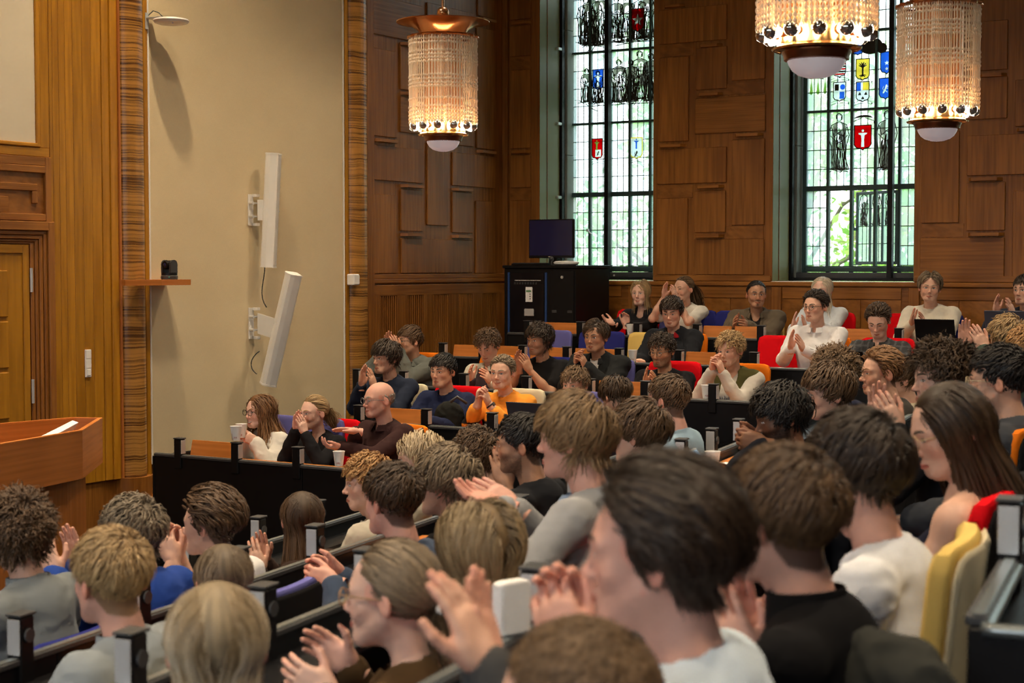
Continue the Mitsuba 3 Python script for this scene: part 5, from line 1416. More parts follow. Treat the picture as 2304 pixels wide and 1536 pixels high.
STY = {
    'short': dict(flow='crown', top=.055, side=.022, vol=.020, vside=.008, lift=.5, hug=.6, mess=.16),
    'crop': dict(flow='fwd', top=.045, side=.016, vol=.016, vside=.006, lift=.5, hug=.6, mess=.14, sweep=.2),
    'buzz': dict(flow='crown', top=.014, side=.009, vol=.006, vside=.004, lift=.8, hug=.5, mess=.2, clump=.1),
    'quiff': dict(flow='back', top=.085, side=.03, vol=.036, vside=.010, lift=.9, hug=.45, mess=.12, sweep=.25, front=.074),
    'medium': dict(flow='crown', top=.105, side=.06, vol=.034, vside=.018, lift=.5, hug=.6, mess=.12, clump=.4, grav=.2),
    'fringe': dict(flow='fwd', top=.105, side=.05, vol=.030, vside=.014, lift=.35, hug=.65, mess=.12, sweep=.25, fringe=.035, grav=.3),
    'swept': dict(flow='part', top=.115, side=.055, vol=.036, vside=.018, lift=.55, hug=.55, mess=.12, part=-.03, sweep=.1),
    'mop': dict(flow='crown', top=.13, side=.095, vol=.042, vside=.028, lift=.4, hug=.55, mess=.16, clump=.5, grav=.35, nape=-.012),
    'curly': dict(flow='crown', top=.085, side=.045, vol=.048, vside=.022, lift=1.1, hug=.25, mess=.5, curl=.0085, cfreq=2.4, clump=.5),
    'afro': dict(flow='crown', top=.105, side=.075, vol=.066, vside=.042, lift=1.3, hug=.2, mess=.6, curl=.010, cfreq=3.0, clump=.5),
    'wavy': dict(flow='crown', top=.10, side=.06, vol=.038, vside=.020, lift=.6, hug=.45, mess=.25, curl=.005, cfreq=1.6, clump=.55),
    'long': dict(flow='down', top=.50, side=.42, vol=.022, vside=.018, lift=.1, hug=.75, mess=.05, clump=.10, grav=.5, nape=-.01),
    'longwavy': dict(flow='down', top=.44, side=.36, vol=.036, vside=.034, lift=.2, hug=.6, mess=.14, clump=.3, grav=.5, curl=.018, cfreq=1.5),
    'bob': dict(flow='down', top=.30, side=.20, vol=.026, vside=.022, lift=.1, hug=.7, mess=.07, clump=.14, grav=.5),
    'tail': dict(flow='tail', top=.24, side=.14, vol=.014, vside=.010, lift=.0, hug=.9, mess=.03, clump=.05, grav=0., tie=(0, -.122, .010), tlen=.24, stick=1.0),
    'bun': dict(flow='back', top=.10, side=.07, vol=.010, vside=.007, lift=.05, hug=.9, mess=.04, clump=.05),
}

SKIN = {'fair': (.62, .37, .27), 'pale': (.66, .42, .33), 'light': (.55, .315, .215), 'tan': (.42, .225, .14), 'olive': (.46, .26, .16), 'brown': (.22, .105, .060), 'rosy': (.60, .33, .255)}
HAIRC = {'black': ((.006, .005, .005), (.010, .008, .007), (.022, .017, .015)), 'dark': ((.012, .008, .005), (.022, .013, .008), (.050, .030, .018)), 'darkbrown': ((.020, .011, .006), (.040, .022, .011), (.085, .048, .024)),
         'brown': ((.035, .019, .010), (.075, .041, .020), (.14, .080, .040)), 'midbrown': ((.06, .034, .017), (.12, .070, .034), (.21, .13, .068)), 'ash': ((.09, .062, .037), (.16, .115, .070), (.28, .21, .135)),
         'blond': ((.17, .10, .042), (.33, .21, .092), (.52, .37, .19)), 'fairblond': ((.24, .16, .085), (.44, .33, .19), (.64, .52, .35)), 'ginger': ((.20, .085, .025), (.36, .18, .060), (.52, .31, .13)), 'auburn': ((.10, .042, .016), (.20, .095, .038), (.34, .19, .085)),
         'grey': ((.16, .15, .14), (.24, .22, .20), (.36, .34, .31)), 'platinum': ((.40, .33, .23), (.58, .51, .40), (.74, .69, .58))}
EYEC = {'brown': (.045, .022, .010), 'blue': (.075, .12, .17), 'green': (.075, .085, .04), 'dark': (.018, .010, .006)}
def arc_collar(Nb, fb, rt, rings, a0, a1, n=28, sx=.064, sy=.066, tilt=0.0):
    """Rings (scale, dz, forward) joined into a band round the neck, from angle a0 to a1 (0 = the back)."""
    t = np.radians(np.linspace(a0, a1, n))
    V = []
    for k, dz, fo in rings:
        front = .5 - .5 * np.cos(t)
        V.append(Nb + np.outer(np.sin(t) * sx * k, rt) + np.outer(-np.cos(t) * sy * k + fo * front, fb) + np.outer(dz - tilt * front, [0, 0, 1]))
    V = np.array(V)
    m = len(rings)
    i, j = np.meshgrid(np.arange(m - 1), np.arange(n - 1), indexing='ij')
    a = i * n + j
    f = np.concatenate([np.stack([a, a + 1, a + n + 1], -1).reshape(-1, 3), np.stack([a, a + n + 1, a + n], -1).reshape(-1, 3)])
    return V.reshape(-1, 3), f
LAST = {}
def two_link(S, Wt, a, b, hint):
    d = Wt - S
    L = np.linalg.norm(d)
    if L > (a + b) * .985:
        k = L / ((a + b) * .985); a, b = a * k, b * k
    L = max(L, abs(a - b) + .02)
    u = d / np.linalg.norm(d)
    x = (a * a - b * b + L * L) / (2 * L)
    y = math.sqrt(max(a * a - x * x, 1e-6))
    h = hint - u * (hint @ u)
    return S + u * x + nrm(h) * y
def solid(col, n): return np.tile(np.array(col, float), (n, 1))
def person(label, head, psi, pitch=0, roll=0, s=1.0, tier=0.0, bpsi=31.5, skin='fair', g=None, hair=('short', 'brown', {}), top=None, hands=None, glasses=None, beard=None,
           smile=0.0, mouth=0.0, eye='brown', seed=0, fine=1.0, strands=900, sw=.0030, S=7, lean=None, chair_col='red', chair_label=None, down=0.0, extra=None, face=True, turn_shoulder=0.0, seat=True, group=None, watch=0, who=None, nk=1.0):
    """head: the middle of the head at eye level. psi: where the face looks (0 towards the lens, 90 to the left of it, 180 away); bpsi: the same for the chest."""
    rng = np.random.default_rng(seed * 13 + 5)
    near = bpsi > 90
    lean = lean if lean is not None else .03 if near else .06
    k = tell(fresh('person'), label, 'person', group)
    g = dict(g or {})
    H = np.array(head, float)
    up = np.array([0, 0, 1.0])
    q = lambda a: np.array([-math.sin(math.radians(a)), -math.cos(math.radians(a)), 0])
    f0, fb = q(psi), q(bpsi + turn_shoulder)
    rb = np.cross(fb, up)
    p_ = math.radians(pitch)
    f = f0 * math.cos(p_) + up * math.sin(p_)
    r = np.cross(f, up); r /= np.linalg.norm(r)
    u = np.cross(r, f)
    if roll:
        c_, s_ = math.cos(math.radians(roll)), math.sin(math.radians(roll))
        r, u = r * c_ + u * s_, u * c_ - r * s_
    M = np.column_stack([r, f, u]) * s
    fem = g.get('fem', 0)
    bs = s * (.93 if fem else 1.0)
    Nb = H - up * .170 * s * nk - fb * .040 * s - f0 * .014
    nl = np.linalg.solve(M, Nb + up * .012 * s - H)
    # ------------------------------------------------ body: head, neck, arms and hands
    hd = .0042 * fine
    v, fc = head_mesh(g, hd, nl, mouth, smile)
    v0 = v
    bc = None
    hc = HAIRC[hair[1]]
    if beard: bc = (np.array(hc[1]) * .9, beard[1], beard[0])
    col = skin_colours(v, SKIN[skin], g, bc, smile, hc)
    if hair[0] in ('buzz', 'crop', 'quiff', 'short') and not g.get('bald'):
        ph = np.arctan2(np.abs(v[:, 0]), v[:, 1])
        m = sstep(-.004, .006, v[:, 2] - hair_edge(ph, STY[hair[0]])) * (np.abs(v[:, 0]) < .082)
        col = col * (1 - .85 * m[:, None]) + np.array(hc[0]) * .85 * m[:, None]
    parts = [(v @ M.T + H, fc, col)]
    W_ = (.172 if fem else .192) * s * g.get('wide', 1.0)
    Sh = {sd: Nb + rb * sd * W_ - up * .054 * s - fb * .005 for sd in (1, -1)}
    t = dict(kind='long', colour=(.1, .1, .1), collar='crew')
    t.update(top or {})
    # hands
    hs = {}
    if hands is None or hands == 'lap':
        for sd in (1, -1):
            hs[sd] = (H - up * (H[2] - tier - .64) + fb * .28 + rb * sd * .10, nrm(fb - rb * sd * .5 - up * .1), -up, 'curl')
    elif hands == 'desk':
        for sd in (1, -1):
            hs[sd] = (np.array([H[0], H[1], tier + .795]) + fb * .36 + rb * sd * .12, nrm(fb - rb * sd * .6), nrm(-up + .2 * rb * sd), 'curl')
    elif isinstance(hands, dict):
        fh = q(hands.get('psi', bpsi))
        rh = np.cross(fh, up)
        c0 = np.array(hands['at'], float)
        e, gp, tw, pose = math.radians(hands.get('elev', 60)), hands.get('gap', .06), math.radians(hands.get('twist', 18)), hands.get('pose', 'flat')
        for sd in (1, -1):
            ee = e + sd * tw * .5
            fd = fh * math.cos(ee) + up * math.sin(ee) - rh * sd * hands.get('toe', .12)
            fd = nrm(fd)
            n_ = -rh * sd
            n_ = nrm(n_ - fd * (n_ @ fd))
            hs[sd] = (c0 + rh * sd * (gp / 2 + .012) + up * sd * hands.get('shift', .012) - fd * .075 * bs, fd, n_, pose if not isinstance(pose, tuple) else pose[0 if sd > 0 else 1])
    else:
        for sd, at, fd, n_, pose in hands:
            fd = nrm(fd); n_ = np.array(n_, float); n_ = nrm(n_ - fd * (n_ @ fd))
            hs[sd] = (np.array(at, float) - fd * .075 * bs, fd, n_, pose)
    slv = t.get('sleeve', {'long': .93, 'tee': 0.0, 'tank': 0.0, 'push': .5}[t['kind']])
    El, wr = {}, {}
    for sd, (w_, fd, n_, pose) in hs.items():
        hint = -up * .9 + rb * sd * .55 - fb * .15
        El[sd] = two_link(Sh[sd], w_, .285 * s, .252 * s, hint)
        wr[sd] = w_
        hv, hf = hand_mesh(pose, .0040 * max(fine, .8))
        hv = hv * np.array([1.0 if sd > 0 else -1.0, 1, 1]) * bs
        hf = hf if sd > 0 else hf[:, ::-1]
        R = np.column_stack([np.cross(fd, -n_), fd, -n_])
        z = hv[:, 1] / bs
        tc = np.array(SKIN[skin])
        pink = (hv[:, 2] < -.004)[:, None] * .35 + (sstep(.12, .17, z) * .35)[:, None]
        hcol = tc * (1 - pink) + tc * np.array([1.08, .76, .70]) * pink
        hcol = hcol * (.94 + .12 * meshkit.fbm(hv * 70, 2, 3)[:, None])
        parts.append((hv @ R.T + w_, hf, hcol))
    # arms (bare as far as the sleeves leave them bare)
    lo = np.min([*wr.values(), *El.values(), *Sh.values(), Nb - .1], axis=0) - .11
    hi = np.max([*wr.values(), *El.values(), *Sh.values(), Nb + .05], axis=0) + .11
    A = Field(lo, hi, .0085 * fine if fine > .7 else .0065)
    arm = .92 if fem else 1.0
    for sd in hs:
        q_ = (.049, .040) if slv < .3 else (.040, .035)
        A.cap(Sh[sd], El[sd], q_[0] * arm * s, q_[1] * arm * s, .02)
        if slv >= .3: A.cap(Nb - up * .075 * s, Sh[sd], .040, .038, .02)
        A.cap(El[sd], El[sd] * .55 + wr[sd] * .45, .0395 * arm * s, .038 * arm * s, .02)
        A.cap(El[sd] * .6 + wr[sd] * .4, wr[sd] + (wr[sd] - El[sd]) * .02, .0385 * arm * s, .0265 * arm * s, .02)
    A.ell(Nb - up * .075 * s + fb * .012, (.095 * s, .060 * s, .045 * s), .03, R=np.column_stack([rb, fb, up]))
    A.cap(Nb - up * .05 * s, Nb + up * .015, .060 * s * arm, .054 * s * arm, .04)
    if t['kind'] == 'tank' or t.get('deep'):
        A.cap(Sh[1] - up * .012, Sh[-1] - up * .012, .052 * s * arm, .052 * s * arm, .03)
        A.cap(Nb - up * .02, Sh[1], .045 * s * arm, .050 * s * arm, .04); A.cap(Nb - up * .02, Sh[-1], .045 * s * arm, .050 * s * arm, .04)
        A.ell(Nb - up * .17 * s + fb * .012, (.150 * s * arm, .098 * s, .13 * s), .04, R=np.column_stack([rb, fb, up]))
    av, af = A.mesh()
    parts.append((av, af, np.array(SKIN[skin]) * (.94 + .12 * meshkit.fbm(av * 30, 3, 4)[:, None])))
    m = join([(p[0], p[1]) for p in parts])
    add(k + '__body', m, 'skin', smooth=True, color=np.vstack([p[2] for p in parts]))
    # ------------------------------------------------ clothes
    Pv = np.array([H[0], H[1], 0]) - fb * lean
    Pv[2] = tier + .545
    ctr = (Nb + Pv) / 2
    R3 = np.column_stack([rb, fb, up])
    nn = np.linalg.norm(Nb - Pv)
    def torso(F, o, sl, wide=1.0):
        F.ell(Pv + up * .04, ((.172 - .004 * fem) * s + o, .125 * s + o, .13), .06, R=R3)
        F.ell(ctr - up * .04 - fb * .01, ((.142 if fem else .152) * s * wide + o, .105 * s + o, nn * .42), .07, R=R3)
        F.ell(Nb - up * .20 * s + fb * .012, ((.146 if fem else .166) * s * wide + o, .112 * s + o, .155 * s), .06, R=R3)
        if fem:
            for sd in (1, -1): F.ell(Nb - up * .235 * s + fb * .085 + rb * sd * .07, (.060, .052, .058), .05, R=R3)
        if sl is None: return F
        if sl == 'vest':
            for sd in (1, -1): F.cap(Nb - up * .05 * s + rb * sd * .03, Nb + (Sh[sd] - Nb) * .86, .052 * s + o, .046 * s + o, .05)
            F.cap(Nb - up * .06 * s - fb * .035, Nb - up * .22 * s - fb * .04, .085 * s + o, .09 * s + o, .06)
            return F
        F.cap(Nb - up * .045 * s + rb * .02 - fb * .01, Sh[1] - rb * .015, .054 * s * arm + o, .050 * s * arm + o, .05)
        F.cap(Nb - up * .045 * s - rb * .02 - fb * .01, Sh[-1] + rb * .015, .054 * s * arm + o, .050 * s * arm + o, .05)
        F.cap(Nb - up * .06 * s - fb * .035, Nb - up * .22 * s - fb * .04, .085 * s + o, .09 * s + o, .06)
        for sd in El:
            e_ = El[sd]
            if sl < .3:
                F.cap(Sh[sd], Sh[sd] * .38 + e_ * .62, .051 * s * arm + o + .003, .050 * s * arm + o + .006, .03)
            else:
                F.cap(Sh[sd], e_, .052 * s * arm + o, .043 * s * arm + o, .03)
                en = e_ * (1 - sl) + wr[sd] * sl
                F.cap(e_, e_ * .5 + en * .5, .043 * s * arm + o, .041 * s * arm + o, .02)
                F.cap(e_ * .5 + en * .5, en, .041 * s * arm + o, (.0335 if sl > .8 else .039) * s * arm + o, .012)
        return F
    pts = [Pv, Nb, *Sh.values(), *El.values(), *wr.values()]
    lo, hi = np.min(pts, axis=0) - .21, np.max(pts, axis=0) + .15
    hi[2] = max(hi[2], Nb[2] + .05)
    def cloth(name, o, sl, colour, mod=None, wr_amp=.010, pattern=None, bsdf='cloth'):
        F = Field(lo, hi, (.0125 if fine > .7 else .0095) * (1.0 if fine < 1.2 else 1.15))
        torso(F, o, sl)
        if mod: mod(F)
        v, fc = F.mesh()
        n_ = vnormals(v, fc)
        L = (v - Nb) @ R3
        w1 = meshkit.fbm(L * np.array([9, 9, 16]) + seed * 3.1, 3, seed) - .5
        w2 = .5 - np.abs(meshkit.noise(L * np.array([11, 11, 7]) + w1[:, None] * 2.2 + 7.7 * seed, seed + 3) - .5) * 2
        v = v + n_ * (wr_amp * 1.1 * w1 + wr_amp * .75 * (w2 - .25))[:, None]
        c = solid(colour, len(v)) * (.90 + .2 * meshkit.fbm(v * 40, 3, seed + 1)[:, None])
        if pattern: c = pattern(L, v, c)
        add(k + '__' + name, (v, fc), bsdf, smooth=True, color=np.clip(c, .002, .92))
        LAST[name] = (v - Nb) @ R3
        return v, fc
    collar = t['collar']
    def neckhole(F):
        rr = {'crew': .069, 'shirt': .071, 'hood': .074, 'turtle': .060, 'zip': .062, 'none': .078, 'vee': .070}.get(collar, .070) * (.92 if fem else 1) * s
        F.cap(Nb + up * .10 + fb * .02, Nb - up * (.006 if collar == 'turtle' else .014) * s + fb * .008, rr * 1.0, rr * .80, .010, carve=True)
        if collar in ('shirt', 'none', 'vee', 'hood'): F.ell(Nb - up * .022 * s + fb * .058 * s, (rr * .50, .030, .026), .012, R=R3, carve=True)
        if collar == 'vee' or t.get('deep'):
            F.cap(Nb + fb * .10 - up * .03, Nb + fb * .16 - up * t.get('deep', .13), .05, .022, .02, carve=True)
    if t['kind'] == 'tank':
        def mod(F):
            neckhole(F)
            for sd in (1, -1):
                F.cap(Sh[sd] + rb * sd * .02 - up * .035, Sh[sd] + rb * sd * .25, .075, .3, .01, carve=True)
            F.cap(Nb + fb * .12 + up * .02, Nb + fb * .12 - up * .06, .085, .075, .02, carve=True)
        cloth(t.get('name', 'top'), .006, None, t['colour'], mod, .003)
        for sd in (1, -1):
            for off in (0, .018):
                sp = [Nb + rb * sd * (.10 + off) - up * (.15) + fb * .100, Nb + rb * sd * (.105 + off) - up * .06 + fb * .055, Nb + rb * sd * (.105 + off) - up * .024 - fb * .005, Nb + rb * sd * (.10 + off) - up * .07 - fb * .075, Nb + rb * sd * (.09 + off) - up * .19 - fb * .105]
                add(k + '__strap', tube(sp, .0065, 6), 'cloth', smooth=True, color=solid(t['colour'], 30))
    else:
        cloth(t.get('name', 'shirt'), .012 + t.get('loose', 0), slv, t['colour'], neckhole, t.get('wrinkle', .010), t.get('pattern'))
    cc = t.get('collar_colour', t['colour'])
    if collar == 'crew':
        cv, cf = arc_collar(Nb - up * .020, fb, rb, [(1.08, -.010, .012), (1.10, .004, .010), (1.03, .012, .006), (.97, .004, .004)], -180, 180, sx=.066 * s * arm, sy=.068 * s * arm, tilt=.018)
        add(k + '__collar', (cv, cf), 'cloth', smooth=True, color=solid(np.array(cc) * .9, len(cv)))
    elif collar in ('turtle', 'zip'):
        hgt = .062 if collar == 'turtle' else .052
        cv, cf = arc_collar(Nb - up * .012, fb, rb, [(1.12, -.022, .012), (1.04, .0, .010), (1.02, hgt, .012), (.96, hgt + .004, .010), (.93, hgt - .01, .008)], -180 if collar == 'turtle' else -158, 180 if collar == 'turtle' else 158, sx=.066 * s * arm, sy=.068 * s * arm, tilt=.016)
        add(k + '__collar', (cv, cf), 'cloth', smooth=True, color=solid(cc, len(cv)))
    elif collar == 'shirt':
        cv, cf = arc_collar(Nb - up * .014, fb, rb, [(.98, -.008, .010), (1.0, .030, .010), (1.06, .034, .014), (1.30, -.006, .030), (1.27, -.010, .028)], -164, 164, sx=.064 * s * arm, sy=.066 * s * arm, tilt=.020)
        add(k + '__collar', (cv, cf), 'cloth', smooth=True, color=solid(cc, len(cv)))
    elif collar == 'hood':
        a = np.radians(np.linspace(-128, 128, 20))
        pth = [Nb - up * (.030 + .03 * (1 - math.cos(x)) / 2) + rb * math.sin(x) * .098 - fb * (math.cos(x) * .098 - .012) for x in a]
        rad = .022 + .022 * np.cos(a / 1.6) ** 2
        hm = tube(pth, rad, 10)
        hv = np.array(hm.vertices); hv = hv + (meshkit.noise(hv * 24, seed)[:, None] - .5) * .02
        add(k + '__hood', (hv, np.array(hm.faces)), 'cloth', smooth=True, color=solid(cc, len(hv)))
    if t.get('jacket'):
        j = t['jacket']
        def jm(F):
            neckhole(F)
            w_ = j.get('open', .05)
            F.cap(Nb + fb * .14 + up * .02, Pv + fb * .2, w_ * .9, w_ * 1.5, .015, carve=True)
            F.cap(Nb + fb * .075 - up * .02, Nb + fb * .17 - up * .14, w_ * 1.1, w_, .015, carve=True)
            if j.get('vest'):
                for sd in (1, -1): F.cap(Sh[sd] + rb * sd * .05 - up * .04, Sh[sd] + rb * sd * .3 - up * .04, .075, .30, .01, carve=True)
        cloth(j.get('name', 'jacket'), .028, 'vest' if j.get('vest') else j.get('sleeve', slv), j['colour'], jm, j.get('wrinkle', .013), j.get('pattern'))
        if j.get('collar', True):
            cv, cf = arc_collar(Nb - up * .012, fb, rb, [(1.10, -.012, .012), (1.12, .030, .012), (1.18, .034, .016), (1.48, -.010, .034), (1.44, -.016, .030)], -148, 148, sx=.066 * s, sy=.068 * s, tilt=.022)
            add(k + '__jacket_collar', (cv, cf), 'cloth', smooth=True, color=solid(j.get('collar_colour', j['colour']), len(cv)))
    # trousers and shoes
    Tr = Field(np.array([*(Pv[:2] - .62), tier - .02]), np.array([*(Pv[:2] + .62), tier + .72]), .026)
    Tr.ell(Pv - up * .01, (.165 * s, .12 * s, .095), .05, R=R3)
    tc = t.get('trousers', (.02, .024, .035))
    shoes = []
    for sd in (1, -1):
        kn = Pv + fb * .40 + rb * sd * .12 - up * .005
        an = np.array([*(kn - fb * .06)[:2], tier + .09])
        Tr.cap(Pv + rb * sd * .085 - up * .02, kn, .082 * s, .060 * s, .04)
        Tr.cap(kn, an, .058 * s, .045 * s, .03)
        shoes.append((an, sd))
    tv, tf = Tr.mesh()
    add(k + '__trousers', (tv, tf), 'cloth', smooth=True, color=solid(tc, len(tv)))
    for an, sd in shoes:
        sv = lathe([(.001, 0), (.9, 0), (1, .25), (.9, .6), (.6, .9), (.001, 1)], 12)
        q_ = np.array(sv.vertices) * np.array([.045, .125, .085])
        q_[:, 2] *= 1 - .35 * sstep(0, .1, q_[:, 1])
        add(k + '__shoe', (q_ @ R3.T + np.array([an[0], an[1], tier]) + fb * .06, np.array(sv.faces)), 'cloth', smooth=True, color=solid((.05, .05, .055), len(q_)))
    # ------------------------------------------------ hair, eyes, brows, glasses
    if not g.get('bald'):
        st = {**STY[hair[0]], **(hair[2] if len(hair) > 2 else {})}
        S = max(S, 13) if st['side'] > .16 else S
        hv, hf, hcl = hair_mesh(st, rng, strands, S, sw, [HAIRC[x] if False else x for x in hc] if not st.get('cols') else st['cols'])
        add(k + '__hair', (hv @ M.T + H, hf), 'hair', smooth=True, color=hcl)
        if st['flow'] == 'tail':
            tz = np.array(st['tie'])
            rg = tube([tz + .016 * np.array([math.cos(x), 0, math.sin(x)]) @ np.array([[1, 0, 0], [0, .8, -.6], [0, .6, .8]]) for x in np.linspace(0, 2 * math.pi, 13)], .006, 6)
            add(k + '__hair_tie', moved(rg, M=M, t=H), 'cloth', smooth=True, color=solid(st.get('tiecol', (.6, .6, .6)), len(rg.vertices)))
    elif g.get('bald') == 'fringe':
        st = {**STY['buzz'], 'front': .16}
        st = dict(flow='down', top=.02, side=.022, vol=.006, vside=.006, lift=.3, hug=.8, mess=.15, front=.2)
        # hair only round the sides and back
        P = hair_strands({**st}, rng, 900, 6)
        P = P[(P[:, 0, 2] < .045) & (P[:, 0, 1] < .012)]
        hv, hf, hcl = ribbons(P, .003, solid(hc[1], len(P)), rng)
        add(k + '__hair', (hv @ M.T + H, hf), 'hair', smooth=True, color=hcl)
    if face:
        Y = on_face(v0)
        for sd in (-1, 1):
            ev, ef, ec = eye_mesh(sd, g, EYEC[eye], smile, down, Y)
            add(k + '__eye', (ev @ M.T + H, ef), 'vcol', smooth=True, color=ec)
            bv, bf, bcol = brow_mesh(sd, g, hc[1], Y)
            add(k + '__eyebrow', (bv @ M.T + H, bf), 'hair', smooth=True, color=bcol)
        mv, mf, mc = mouth_mesh(g, SKIN[skin], smile, mouth, Y)
        add(k + '__mouth', (mv @ M.T + H, mf), 'vcol', smooth=True, color=mc)
    if glasses:
        gc, rnd = glasses
        ms = []
        for sd in (-1, 1):
            n_ = 18
            lp = []
            for i in range(n_ + 1):
                a = 2 * math.pi * i / n_
                cx_, sx_ = math.cos(a), math.sin(a)
                pw = 1.0 if rnd else .62
                lp.append((sd * .0335 + .0235 * math.copysign(abs(cx_) ** pw, cx_), .1075 - .10 * max(0, abs(sd * .0335 + .0235 * cx_) - .03) ** 1.0 * .35, -.004 + .0195 * math.copysign(abs(sx_) ** pw, sx_)))
            ms.append(tube(lp, .0019, 6))
            ms.append(tube([(sd * .057, .102, .004), (sd * .072, .070, .005), (sd * .083, .0, .002), (sd * .083, -.022, -.012)], .0017, 6))
        ms.append(tube([(-.011, .109, .002), (0, .1115, .005), (.011, .109, .002)], .0017, 6))
        gm = join(ms)
        add(k + '__glasses', moved(gm, M=M, t=H), 'vcol', smooth=True, color=solid(gc, len(gm.vertices)))
    if watch and wr:
        sd = -1 if watch == 1 and len(wr) > 1 else 1
        ax = nrm(wr[sd] - El[sd])
        c0 = wr[sd] - ax * .022
        b1 = nrm(np.cross(ax, hs[sd][2])); b2 = np.cross(ax, b1)
        ring = [c0 + .0305 * s * (b1 * math.cos(x) + b2 * math.sin(x)) for x in np.linspace(0, 2 * math.pi, 19)]
        rm = tube(ring, .0055 if watch == 1 else .0035, 6)
        add(k + ('__watch_strap' if watch == 1 else '__bracelet'), rm, 'vcol' if watch == 1 else 'silver', smooth=True, color=solid((.02, .02, .024), len(rm.vertices)) if watch == 1 else None)
        if watch == 1:
            o_ = -hs[sd][2]
            face_ = moved(lathe([(.001, 0), (.017, 0), (.018, .004), (.015, .008), (.001, .0085)], 14), M=np.column_stack([b1, np.cross(o_, b1), o_]), t=c0 + o_ * .028)
            add(k + '__watch_face', face_, 'graphite', smooth=40)
    if extra: extra(k, locals())
    if seat:
        chair(Pv[:2] + fb[:2] * .05, tier - (.24 if seed in (62, 63) else .10 if near and tier < .5 else .0), math.degrees(math.atan2(-fb[0], fb[1])), chair_col, chair_label or ('%s chair of the %s' % (chair_col, who or label)), None)
    return k

# ================================================================ THE AUDIENCE
def orange_blocks(L, v, c):
    x, y, z = L.T
    black = ((z < -.185) & (np.abs(x) < .15) & (y > -.02)) | ((np.abs(x) > .15) & (z < -.10) & (z > -.20))
    c = np.where(black[:, None], np.array([.012, .012, .014]), c)
    white = black & (np.abs(x) < .12) & (y > .03) & (((z < -.215) & (z > -.265)) | ((z < -.285) & (z > -.34))) & (np.sin(x * 95 + np.floor(z * 18) * 2.1) > -.15)
    return np.where(white[:, None], np.array([.62, .62, .60]), c)
def raglan(L, v, c):
    x, y, z = L.T
    plum = (np.abs(x) < .105 - .25 * (z + .08) * (z > -.12)) & (z < -.02)
    return np.where(plum[:, None], np.array([.050, .034, .045]), c)
def checks(L, v, c):
    x, y, z = L.T
    line = (np.abs(((x + .03 * y) / .055) % 1 - .5) < .12) | (np.abs((z / .055) % 1 - .5) < .12)
    return np.where(line[:, None], c * 1.9 + .012, c)
def chest_print(strokes, colour, rad):
    """Thin raised lettering or a badge on the front of the shirt: strokes as (x, z) lists from the neck."""
    def fn(k, e):
        from scipy.spatial import cKDTree
        nm = 'shirt' if 'jacket' not in e['t'] or not e['t'].get('jacket') or e['t']['jacket'].get('vest') or e['t']['jacket'].get('print_under') else 'jacket'
        L = LAST[nm]
        L = L[L[:, 1] > 0]
        tr = cKDTree(L[:, [0, 2]])
        ms = []
        for st in strokes:
            q = np.array(st, float)
            d, i = tr.query(q, k=3)
            y = L[i, 1].max(1) + .002
            ms.append(tube(np.column_stack([q[:, 0], y, q[:, 1]]) @ e['R3'].T + e['Nb'], rad, 5))
        m = join(ms)
        add(k + '__print', m, 'vcol', smooth=True, color=solid(colour, len(m.vertices)))
    return fn
def letters(cx, cz, w, n, h, seed):
    r = np.random.default_rng(seed)
    return [[(cx + (i + .5) / n * w - w / 2 + r.normal(0, .15) * w / n, cz + h * r.uniform(-.5, .5)) for _ in range(4)] for i in range(n)]
script_print = chest_print(letters(-.045, -.145, .075, 5, .020, 3) + letters(-.050, -.170, .095, 7, .024, 4), (.55, .55, .52), .0016)
print_on_shirt = chest_print(letters(.0, -.19, .11, 6, .040, 5) + letters(.005, -.235, .09, 5, .03, 6), (.05, .07, .16), .0022)
badge_red = chest_print([[(-.075, -.165), (-.075, -.18)], [(-.079, -.172), (-.071, -.168)]], (.40, .02, .02), .0022)
badge_grey = chest_print([[(-.10, -.150), (-.06, -.146)]], (.22, .22, .20), .0022)
badge_dark = chest_print([[(-.080, -.165), (-.066, -.162)]], (.06, .05, .05), .0022)
def scarf(k, e):
    Nb, rb, fb, up = e['Nb'], e['rb'], e['fb'], e['up']
    pth = [Nb - fb * .07 - rb * .02 - up * .03, Nb - rb * .085 - up * .035 - fb * .03, Nb - rb * .125 - up * .07 + fb * .045, Nb - rb * .155 - up * .16 + fb * .075, Nb - rb * .175 - up * .26 + fb * .07]
    from scipy.interpolate import CubicSpline
    P = CubicSpline(np.linspace(0, 1, 5), np.array(pth))(np.linspace(0, 1, 46))
    m = tube(P, .034 + .004 * np.sin(np.linspace(0, 20, 46)), 20)
    i, j = np.arange(len(m.vertices)) // 20, np.arange(len(m.vertices)) % 20
    c = np.where(((i // 2) % 4 == 0)[:, None], np.array([.04, .045, .12]), np.where(((j // 2) % 3 == 0)[:, None], np.array([.36, .05, .06]), np.array([.55, .53, .52])))
    add(k + '__scarf', m, 'cloth', smooth=True, color=c)

